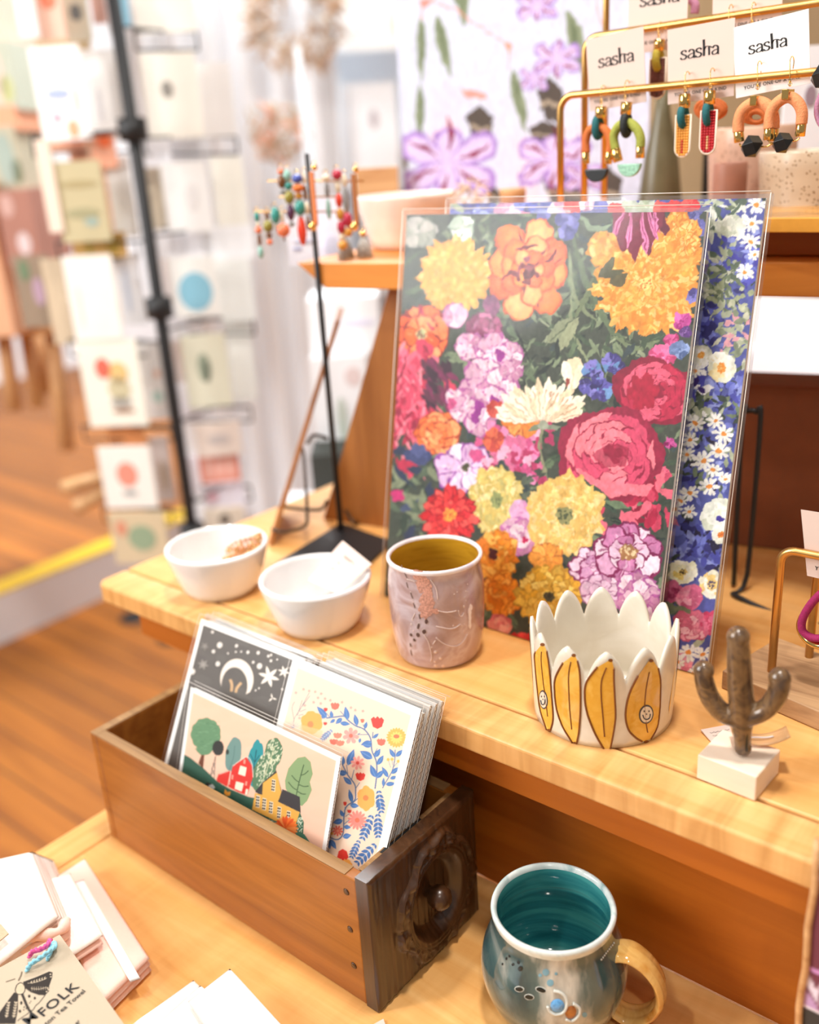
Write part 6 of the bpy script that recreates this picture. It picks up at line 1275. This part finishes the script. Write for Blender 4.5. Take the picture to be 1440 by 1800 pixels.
class Ear:
    def __init__(s, px, py, y, label, grp='earrings hanging from the gold stand'):
        s.y = y; s.o = onY(px, py, y); s.t = empty('earring', s.o, label, 'earring', grp); s.k = ray(px, py).length; s.sc = (onY(px+1, py, y)-s.o).length
    def P(s, px, py, dy=0): p = onY(px, py, s.y)-s.o; return Vector((p.x, dy, p.z))
    def hook(s, px, py0, py1, r=.0040):
        c = s.P(px, py0+8); h = [c+Vector((0, .0075, -.004))]+[c+Vector((0, .0040+.0044*math.cos(a), .0044*math.sin(a))) for a in [math.pi*i/8 for i in range(9)]]+[s.P(px, py1-6), s.P(px, py1)]
        MB().tube(h, .00042, 8).build('hook', 'goldshine', s.t); b = MB(); b.ball(s.P(px, py1-9), .0009, 6); b.tube(arc(s.P(px, py1-4), .0013, 0, 6.283, 10), .0003, 5); b.build('hook_coil', 'goldshine', s.t)
    def cap(s, x0, y0, x1, y1, rp, name='cap'):
        A_, B_ = s.P(x0, y0), s.P(x1, y1); r = rp*s.sc; MB().tube([A_, A_+(B_-A_)*.04, A_+(B_-A_)*.96, B_], [r*.9, r, r, r*.9], 24).build(name, 'goldshine', s.t)
    def cord(s, pts, rp, m, name='cord', dy=0, n=7):
        q = smooth_path([s.P(a, b, dy+(c[0] if c else 0)) for a, b, *c in pts], n); MB().tube(q, rp*s.sc, 14).build(name, m, s.t)
    def loop(s, x, y0, y1, rp, m):
        c0, c1 = s.P(x, y0), s.P(x, y1); h = c0.z-c1.z; q = [c0+Vector((0, -.0035*math.sin(math.pi*t) if True else 0, -h*t)) for t in [i/8 for i in range(9)]]
        q = [c0+Vector((0, -.002, 0))]+[Vector(((c0.x+c1.x)/2, .0045*math.cos(a)-.0005, (c0.z*.15+c1.z*.85)+.45*h*math.sin(a))) for a in [math.pi-math.pi*1.0*0-0, ]][:0]
        ys = .0046; ring = [Vector((c0.x+(c1.x-c0.x)*(1-(math.sin(a)+1)/2), -ys*math.cos(a), (c0.z+c1.z)/2+h/2*math.sin(a))) for a in [6.283*i/20 for i in range(20)]]
        MB().tube(ring, rp*s.sc, 12, closed=True).build('cord_loop', m, s.t)
    def halfmoon(s, x, y, rp, m):
        c = s.P(x, y); r = rp*s.sc; pts = [(c.x+r*math.cos(a), c.z+r*math.sin(a)*.98) for a in [math.pi+math.pi*i/20 for i in range(21)]]; MB().prism(pts, 1, -.0022, .0022).build('half_moon_bead', m, s.t, bevel=.0008, seg=3)
    def stadium(s, x0, y0, x1, y1, mi, acc, accm):
        a, b = s.P(x0, y0), s.P(x1, y1); w = b.x-a.x; r = w/2; cx = (a.x+b.x)/2; zt, zb = a.z, b.z
        def ol(g): return [(cx-r+g, zt-g), (cx-r+g, zb+r)]+[(cx+(r-g)*math.cos(t), zb+r+(r-g)*math.sin(t)) for t in [math.pi+math.pi*i/16 for i in range(1, 16)]]+[(cx+r-g, zb+r), (cx+r-g, zt-g)]
        rimp = [Vector((p[0], 0, p[1])) for p in ol(.0006)]; MB().tube(rimp, .0009, 8, closed=True).build('ivory_edge', 'ivory', s.t)
        MB().prism(ol(.0012), 1, -.0007, .0007).build('beaded_panel', mi, s.t)
        bd = MB(); nz = int((zt-zb)/.0021)
        for j in range(nz):
            for i in range(5):
                x = cx+(i-2)*(w-.003)/5; z = zt-.0016-j*.0021
                if z > zb+r*.45 or abs(i-2) < 2 and z > zb+.0018: bd.cur = 1 if (acc[0] <= j < acc[1] and abs(i-2) < 1) else 0; bd.ball((x, -.0009, z), .0010, 5)
        bd.build('seed_bead_pattern', [mi, accm], s.t)
E1 = Ear(1057, 165, .7975, 'leftmost earring, rust orange cord arch with a black half moon'); E1.hook(1057, 152, 184); E1.cap(1057, 187, 1056, 208, 9); E1.loop(1051, 208, 240, 6, 'tealcord')
E1.cord([(1031, 268), (1030, 248), (1036, 230), (1051, 223), (1066, 230), (1073, 248), (1072, 268)], 6.5, 'orangecord', 'cord_arch'); E1.cap(1030, 267, 1030, 288, 6.2, 'end_cap'); E1.cap(1072, 266, 1069, 288, 6.2, 'end_cap'); E1.halfmoon(1049, 297, 20.5, 'blackstone')
E2 = Ear(1099, 150, .7975, 'second earring from the left, lime green cord arch with a mint half moon'); E2.hook(1099, 143, 176); E2.cap(1102, 179, 1100, 202, 9); E2.loop(1101, 202, 236, 6.5, 'blackcord')
E2.cord([(1082, 262), (1079, 240), (1088, 222), (1105, 216), (1119, 226), (1126, 242), (1126, 258)], 7.5, 'greencord', 'cord_arch'); E2.cap(1082, 262, 1087, 284, 8, 'end_cap'); E2.cap(1126, 256, 1125, 278, 7, 'end_cap'); E2.halfmoon(1107, 288, 20.5, 'mint')
M['yelbead'] = mat('yellow_beads', (240, 170, 70), .4); M['redbead'] = mat('red_beads', (200, 30, 40), .4); M['brnbead'] = mat('brown_beads', (120, 70, 60), .4, var=.5, scale=900); M['creambead'] = mat('cream_beads', (240, 200, 140), .4)
E3 = Ear(1205, 138, .7975, 'long yellow beaded earring with a teal loop'); E3.hook(1205, 128, 162); E3.cap(1204, 165, 1203, 190, 9.5); E3.stadium(1188, 202, 1213, 276, 'yelbead', (9, 14), 'redbead'); E3.loop(1201, 190, 220, 6.5, 'tealcord')
E4 = Ear(1249, 132, .7975, 'long red beaded earring with a teal loop'); E4.hook(1249, 122, 156); E4.cap(1248, 159, 1247, 184, 10); E4.stadium(1232, 194, 1258, 271, 'redbead', (9, 14), 'creambead'); E4.loop(1245, 184, 216, 6.5, 'tealcord')
E5 = Ear(1158, 52, .8375, 'brown beaded earring with an olive loop on the second bar'); E5.hook(1158, 40, 66); E5.cap(1160, 69, 1158, 90, 9); E5.stadium(1142, 103, 1170, 173, 'brnbead', (13, 15), 'blackstone'); E5.loop(1157, 90, 120, 6.5, 'olivecord')
E6 = Ear(1332, 118, .7975, 'peach cord arch earring with a black faceted bead, left of its pair'); E6.hook(1332, 110, 158, .006)
def poly_bead(e, x, y, rp):
    c = e.P(x, y, -.001); bm = bmesh.new(); bmesh.ops.create_icosphere(bm, subdivisions=1, radius=rp*e.sc); R = Euler((.4, .5, .2)).to_matrix(); mb = MB()
    vs = [v.co.copy() for v in bm.verts]; fs_ = [[v.index for v in f.verts] for f in bm.faces]; bm.free()
    r = rp*e.sc; a = r*.84; P8 = [(i*a*.72, j*a*.72, k*a*.72) for i in (-1, 1) for j in (-1, 1) for k in (-1, 1)]
    bm = bmesh.new(); t = r*.74
    for q in [(s1*t, s2*t, 0) for s1 in (-1, 1) for s2 in (-1, 1)]+[(s1*t, 0, s2*t) for s1 in (-1, 1) for s2 in (-1, 1)]+[(0, s1*t, s2*t) for s1 in (-1, 1) for s2 in (-1, 1)]: bm.verts.new(q)
    res = bmesh.ops.convex_hull(bm, input=bm.verts); bm.verts.ensure_lookup_table()
    bmesh.ops.dissolve_limit(bm, angle_limit=.02, verts=bm.verts, edges=bm.edges); bm.verts.index_update()
    mb.add([c+R@v.co for v in bm.verts], [[v.index for v in f.verts] for f in bm.faces]); bm.free(); mb.build('faceted_bead', 'blackstone', e.t, bevel=.0002)
def arch(e, pts, caps, top):
    e.cord(pts, 10, 'peachcord', 'cord_arch')
    for a in caps: e.cap(*a, 9, 'end_cap')
    x, y = top; p = e.P(x, y); MB().box(p, (.0052, .0125, .0024)).box(p+Vector((0, 0, -.0045)), (.0052, .0125, .0030)).box(p+Vector((0, -.0062, -.002)), (.0052, .0010, .0066)).build('gold_clip', 'goldshine', e.t, bevel=.0003)
arch(E6, [(1298, 232), (1299, 212), (1306, 194), (1322, 182), (1338, 180), (1352, 189), (1360, 207), (1360, 226)], [(1298, 229, 1300, 250), (1360, 226, 1358, 248)], (1330, 171)); poly_bead(E6, 1323, 257, 20)
E6.cord([(1300, 252), (1304, 258), (1312, 259)], 1.6, 'goldshine', 'chain'); E6.cord([(1358, 250), (1350, 257), (1338, 258)], 1.6, 'goldshine', 'chain')
E7 = Ear(1389, 112, .7915, 'peach cord arch earring with a black faceted bead, right of its pair'); E7.hook(1389, 102, 152, .006)
arch(E7, [(1352, 226), (1354, 204), (1362, 186), (1378, 173), (1392, 172), (1404, 182), (1410, 198), (1409, 218)], [(1352, 224, 1351, 246), (1409, 217, 1406, 240)], (1386, 160)); poly_bead(E7, 1377, 251, 19)
E7.cord([(1352, 248), (1357, 253), (1364, 253)], 1.6, 'goldshine', 'chain'); E7.cord([(1406, 242), (1400, 247), (1392, 247)], 1.6, 'goldshine', 'chain')
for x, y, r, lb in [(1250, 192, 26, 'coiled orange cord earring behind the red beaded one'), (1326, 200, 24, 'coiled orange cord earring behind the peach arches')]:
    e = Ear(x, y-20, .838, lb)
    for k in range(4): e.cord([(x+r*(1-.16*k)*math.cos(a)+k*3, y+r*.62*(1-.12*k)*math.sin(a)+k*2, (.002*k,)) if False else (x+r*(1-.16*k)*math.cos(a)+k*3, y+r*.62*(1-.12*k)*math.sin(a)+k*2) for a in [6.283*i/12+k for i in range(13)]], 4.2, 'orangecord', 'cord_coil', dy=-.002*k)
    e.hook(x, y-150 if False else y-62, y-18)
E8 = Ear(1443, 130, .7975, 'earring with a black faceted bead cut off by the right edge'); poly_bead(E8, 1448, 134, 22); E8.hook(1450, 95, 118)
E9 = Ear(1443, 200, .7975, 'pink cord earring cut off by the right edge'); E9.cord([(1452, 150), (1440, 175), (1436, 196), (1441, 215), (1452, 228)], 5, 'mauvecord'); E9.hook(1452, 92, 150)
E10 = Ear(1215, 5, .8775, 'mauve cord earring on the highest bar at the top edge'); E10.cord([(1208, -40), (1212, -8), (1222, 8), (1221, 24)], 7, 'mauvecord'); E10.hook(1208, -84, -40)
# hanging hooks of the second bar
for x in (1282, 1322):
    e = Ear(x, 20, .8375, 'gold ear hook over the second bar, its earring hidden behind a card'); e.hook(x, 10-(x-1282)*.1, 44); e.cap(x, 46, x, 66, 7)
# second stand on the maple board at the right
bz = SH+.0155
S2 = empty('earring_stand', (-.135, .675, SH+.0006), 'low gold wire earring stand on a rough wooden block at the right edge', 'earring stand')
a, b = at(1355, 1264, SH), at(1440, 1302, SH); dv = (b-a).normalized(); s0 = at(1268, 1210, SH)
MB().prism([(p.x+.135, p.y-.675) for p in (s0, s0+dv*.24, s0+dv*.24+Vector((-dv.y, dv.x, 0))*.075, s0+Vector((-dv.y, dv.x, 0))*.075)], 2, 0, .0150).build('wooden_block', 'roughblock', S2, bevel=.0008)
frame(S2, -.2085, -.04, .653, bz-.001, 1.0165, cr=.010); frame(S2, -.193, -.04, .690, bz-.001, 1.040, cr=.010)
e2c = empty('earring_card', onY(1419, 1012, .660), 'pinkish earring card on the low gold stand at the right edge', 'earring card', rot=(0, 0, 0))
A_, C_ = onY(1408, 896, .660), onY(1419, 1012, .660); MB().add([(0, 0, 0), (.055, 0, -.001), (.052, 0, (A_-C_).z+.001), (A_.x-C_.x, 0, (A_-C_).z), (0, .0006, 0), (.055, .0006, -.001), (.052, .0006, (A_-C_).z+.001), (A_.x-C_.x, .0006, (A_-C_).z)], [(0, 1, 2, 3), (4, 7, 6, 5), (0, 4, 5, 1), (1, 5, 6, 2), (2, 6, 7, 3), (3, 7, 4, 0)]).build('card_board', 'card', e2c)
text_mesh('YOU’RE ONE·OF·A·KIND', .0042, 'ink', e2c, (.030, -.0003, .006), (math.pi/2, 0, 0), align='CENTER', spacing=1.1)
E11 = Ear(1443, 985, .6500, 'gold crescent earring with a magenta cord at the right edge'); E11.hook(1449, 965, 1012); E11.cap(1446, 1015, 1446, 1045, 6)
E11.cord([(1444, 1043), (1426, 1062), (1412, 1086), (1410, 1106), (1421, 1118), (1440, 1122), (1462, 1115)], 7.5, 'plumcord')
c = E11.P(1440, 1102); rr = 47*E11.sc; cre = []
mb = MB(); n = 30; q = [c+Vector((rr*.82*math.cos(a), .002, rr*.82*math.sin(a))) for a in [math.radians(150)+math.radians(240)*i/n for i in range(n+1)]]; mb.tube(q, [.0006+.0052*math.sin(math.pi*(i/n)) for i in range(n+1)], 14, flat=.5); mb.build('gold_crescent', 'goldshine', E11.t)
# ---------------------------------------------------------------- pots and panels at the right behind the stand
M['terr'] = mat('speckled_clay', (206, 184, 164), .35, var=.0)
def speckle(name, base, spot, sc_=260, th=.62):
    m = bpy.data.materials.new(name); nt, N, L, B = nodes(m); tc = N.new('ShaderNodeTexCoord'); v = N.new('ShaderNodeTexVoronoi'); v.inputs['Scale'].default_value = sc_; L.new(tc.outputs['Object'], v.inputs['Vector'])
    r = N.new('ShaderNodeValToRGB'); r.color_ramp.elements[0].position = .0; r.color_ramp.elements[0].color = lin(spot); r.color_ramp.elements[1].position = .24; r.color_ramp.elements[1].color = lin(base); r.color_ramp.interpolation = 'CONSTANT'
    L.new(v.outputs['Distance'], r.inputs[0]); L.new(r.outputs[0], B.inputs['Base Color']); B.inputs['Roughness'].default_value = .3; return m
M['speckA'] = speckle('pink_speckled_glaze', (214, 176, 152), (178, 140, 118), 170); M['speckB'] = speckle('beige_speckled_glaze', (208, 190, 166), (150, 122, 92), 260)
M['brown'] = mat('brown_leather_board', (120, 62, 30), .6, var=.12, scale=30); M['mauvejar'] = mat('dusty_pink_jar', (176, 124, 104), .5); M['sage'] = mat('dark_olive_glaze', (96, 88, 62), .35); M['taupe2'] = mat('taupe_box', (150, 128, 94), .8)
def pot(px, y0, dist, w, h, m, lb, nm='planter_pot', z=None, taper=.88):
    p = far(px, y0, dist); z = BZ+.0006 if z is None else z; H = p.z-z if h is None else h
    prf = [(0, .002), (w*taper*.95, .001), (w*taper, .003), (w, H-.002), (w-.001, H), (w-.005, H), (w-.007, H-.004), (w*taper-.006, .010), (0, .009)]
    q = []
    for a, b in zip(prf, prf[1:]):
        for k in range(5): q.append((a[0]+(b[0]-a[0])*k/5, a[1]+(b[1]-a[1])*k/5))
    q.append(prf[-1]); o = MB().lathe(q, n=56).build(nm, m, loc=(p.x, p.y, z)); return tag(o, lb, 'pot')
pot(1325, 222, 1.075, .043, None, 'speckA', 'wide pink speckled pot behind the peach arch earrings', z=TSZ+.001)
pot(1430, 262, .985, .046, None, 'speckB', 'beige speckled pot at the right edge behind the stand', z=TSZ+.001)
pot(1285, 285, 1.005, .0155, None, 'mauvejar', 'small dusty pink jar in front of the pink speckled pot', 'jar', z=TSZ+.001, taper=1.0)
# fern coloured bottle shape
vp = far(1160, 355, 1.16); o = MB().lathe([(0, 0), (.022, 0), (.024, .03), (.018, .08), (.009, .12), (.006, .15), (0, .152)], n=32).build('olive_bottle', 'sage', loc=(vp.x, vp.y, TSZ+.001)); tag(o, 'dark olive bottle with a long neck behind the middle earring card', 'bottle')
vp = onY(1245, 250, 1.12); o = MB().box((0, 0, 0), (.006, .01, .16)).build('black_strip', 'black', loc=(vp.x, vp.y, vp.z)); tag(o, 'thin black upright strip behind the red beaded earring', 'strip')
o = accent_box('white_picture', 1376, 95, 1480, 262, 1.20, (236, 238, 242), 'white board with a mauve patch behind the right earring card', 'board', None, acc=[(.45, .55, .2, .2, (150, 130, 140))]); 
# below the narrow shelf at the right
bb = at(1340, 905, SH); o = MB().box((0, 0, .084), (.34, .06, .168)).build('brown_box', 'brown', bevel=.002); p = far(1400, 800, .99); o.location = (p.x, p.y, SH+.0008); tag(o, 'dark brown leather box under the narrow shelf at the right', 'box'); o.rotation_euler = (0, 0, math.radians(14))
def easel(px0, px1, ytop, ybot, dist, lb):
    a = far(px0, ytop, dist); b = far(px1, ytop+40, dist); t = empty('wire_easel', (a.x, a.y, SH+.0008), lb, 'easel', 'black wire easels'); L = t.location
    p = [Vector((a.x-.008, a.y, SH+.003)), Vector((a.x-.010, a.y, a.z-.008)), Vector((a.x-.006, a.y, a.z)), Vector((a.x+.002, a.y, a.z)), Vector((a.x+.006, a.y, a.z-.008)), Vector((a.x+.004, a.y, SH+.016)), Vector((a.x+.004, a.y-.022, SH+.003)), Vector((a.x+.09, a.y-.03, SH+.003)), Vector((a.x+.092, a.y-.03, SH+.09))]
    MB().tube([v-L for v in smooth_path(p, 5)], .0024, 8).build('wire', 'black', t)
easel(1326, 1440, 724, 900, .86, 'black wire easel standing empty at the right under the narrow shelf')
# ---------------------------------------------------------------- board on a wire easel at the left
a = far(474, 945, .995); b = far(594, 566, 1.09); dirv = (b-a); t = empty('cutting_board', (a.x, a.y, SH+.0012), 'long narrow brown board leaning edge on in a wire easel behind the white bowls', 'board')
z0 = SH+.0012; a = Vector((a.x, a.y, z0)); v = (b-a); side = v.cross(Vector((FW.x, FW.y, 0))).normalized(); th = side*.0028; dp = Vector((FW.x, FW.y, 0)).normalized()*.10; L = a
vs = [Vector((0, 0, 0))-th, th, v+th, v-th]; vs = [p.copy() for p in vs]; vs += [p+dp for p in vs[:4]]
mz = min(p.z for p in vs); vs = [p+Vector((0, 0, -min(0, mz))) for p in vs]
MB().add(vs, [(0, 1, 2, 3), (7, 6, 5, 4), (0, 4, 5, 1), (1, 5, 6, 2), (2, 6, 7, 3), (3, 7, 4, 0)]).build('plank', 'legwood', t, bevel=.001)
M['bronze'] = mat('dark_bronze_wire', (60, 44, 30), .4, .6)
ez = empty('wire_easel', (a.x+.05, a.y+.02, SH+.0008), 'dark bronze wire easel holding the narrow brown board', 'easel', 'black wire easels'); L = ez.location
W_ = lambda px, py, d: far(px, py, d)-L
def gz(px, py, d): p = far(px, py, d); p.z = max(p.z, SH+.003); return p-L
for pts in [[(478, 930, 1.0), (500, 935, .99), (535, 925, .99), (540, 900, 1.0), (534, 800, 1.03), (527, 790, 1.04), (522, 800, 1.04), (500, 885, 1.02), (496, 890, 1.02), (560, 896, .99), (575, 880, 1.0)], [(540, 780, 1.03), (552, 765, 1.04), (575, 770, 1.05)]]:
    MB().tube(smooth_path([gz(*p) for p in pts], 6), .0019, 8).build('wire', 'bronze', ez)
ez2 = empty('wire_easel', (PB.x+.06, PB.y+.05, SH+.0008), 'bent bronze wire easel behind the base of the black stand', 'easel', 'black wire easels'); L = ez2.location
MB().tube(smooth_path([gz(*p) for p in [(598, 880, 1.06), (612, 905, 1.04), (626, 930, 1.03), (634, 915, 1.05), (640, 895, 1.06), (630, 870, 1.08), (618, 855, 1.10)]], 6), .0019, 8).build('wire', 'bronze', ez2)
A_, B_ = gz(600, 856, 1.10)+L, gz(700, 812, 1.12)+L; A_.z = B_.z = SH+.009
tag(MB().tube([A_, B_], .0055, 12).build('wooden_dowel', 'oak'), 'pale wooden rod lying at the back of the shelf left of the print', 'rod')
# ---------------------------------------------------------------- wrapping paper hanging at the lower right
RSX = -.1175; hs = empty('hanging_sheet', (RSX, .4725, .30), 'purple iris wrapping paper with a brown edge hanging at the lower right', 'wrapping paper')
P = Paint(.30, .625, .0016, (232, 222, 240)).plane(hs.location, Matrix.Identity(3))
for i in range(16): P.leaf(1460+i*52, 1500+(i*83)%300, 1.4+.2*math.sin(i), 150, 26, (140, 150, 124))
for x, y in [(1450, 1620), (1500, 1500), (1440, 1780), (1520, 1700)]+[(1600+(i*97)%560, 1500+(i*151)%900) for i in range(16)]:
    for a_, L_, W_2 in [(-2.4, 100, 60), (.5, 110, 70), (2.3, 110, 70), (-1, 90, 60)]: P.petal(x, y, a_, L_, W_2, (130, 80, 100), .08); P.petal(x, y, a_, L_*.8, W_2*.6, (196, 160, 206), .08)
P.poly([(1430, 1560), (1445, 1545), (1470, 1700), (1435, 1740), (1416, 1700)], (120, 66, 78)); P.poly([(1412, 1770), (1460, 1790), (1500, 1850), (1400, 1850)], (70, 66, 62)); P.line([(1408, 1765), (1450, 1785)], 4, (240, 230, 240)); P.line([(1418, 1700), (1445, 1712)], 8, (206, 150, 206))
P.sheet('iris_artwork', hs, 'paintmatte', 0.0); MB().span((0, .0005, 0), (.30, .0015, .625)).build('paper_back', 'kraft', hs)
ed = MB(); q = [Vector((.0005+.0007*math.sin(i*1.7), -.0006, i*.625/40)) for i in range(41)]; ed.tube(q, .0022, 8); ed.build('curled_brown_edge', 'oak', hs)
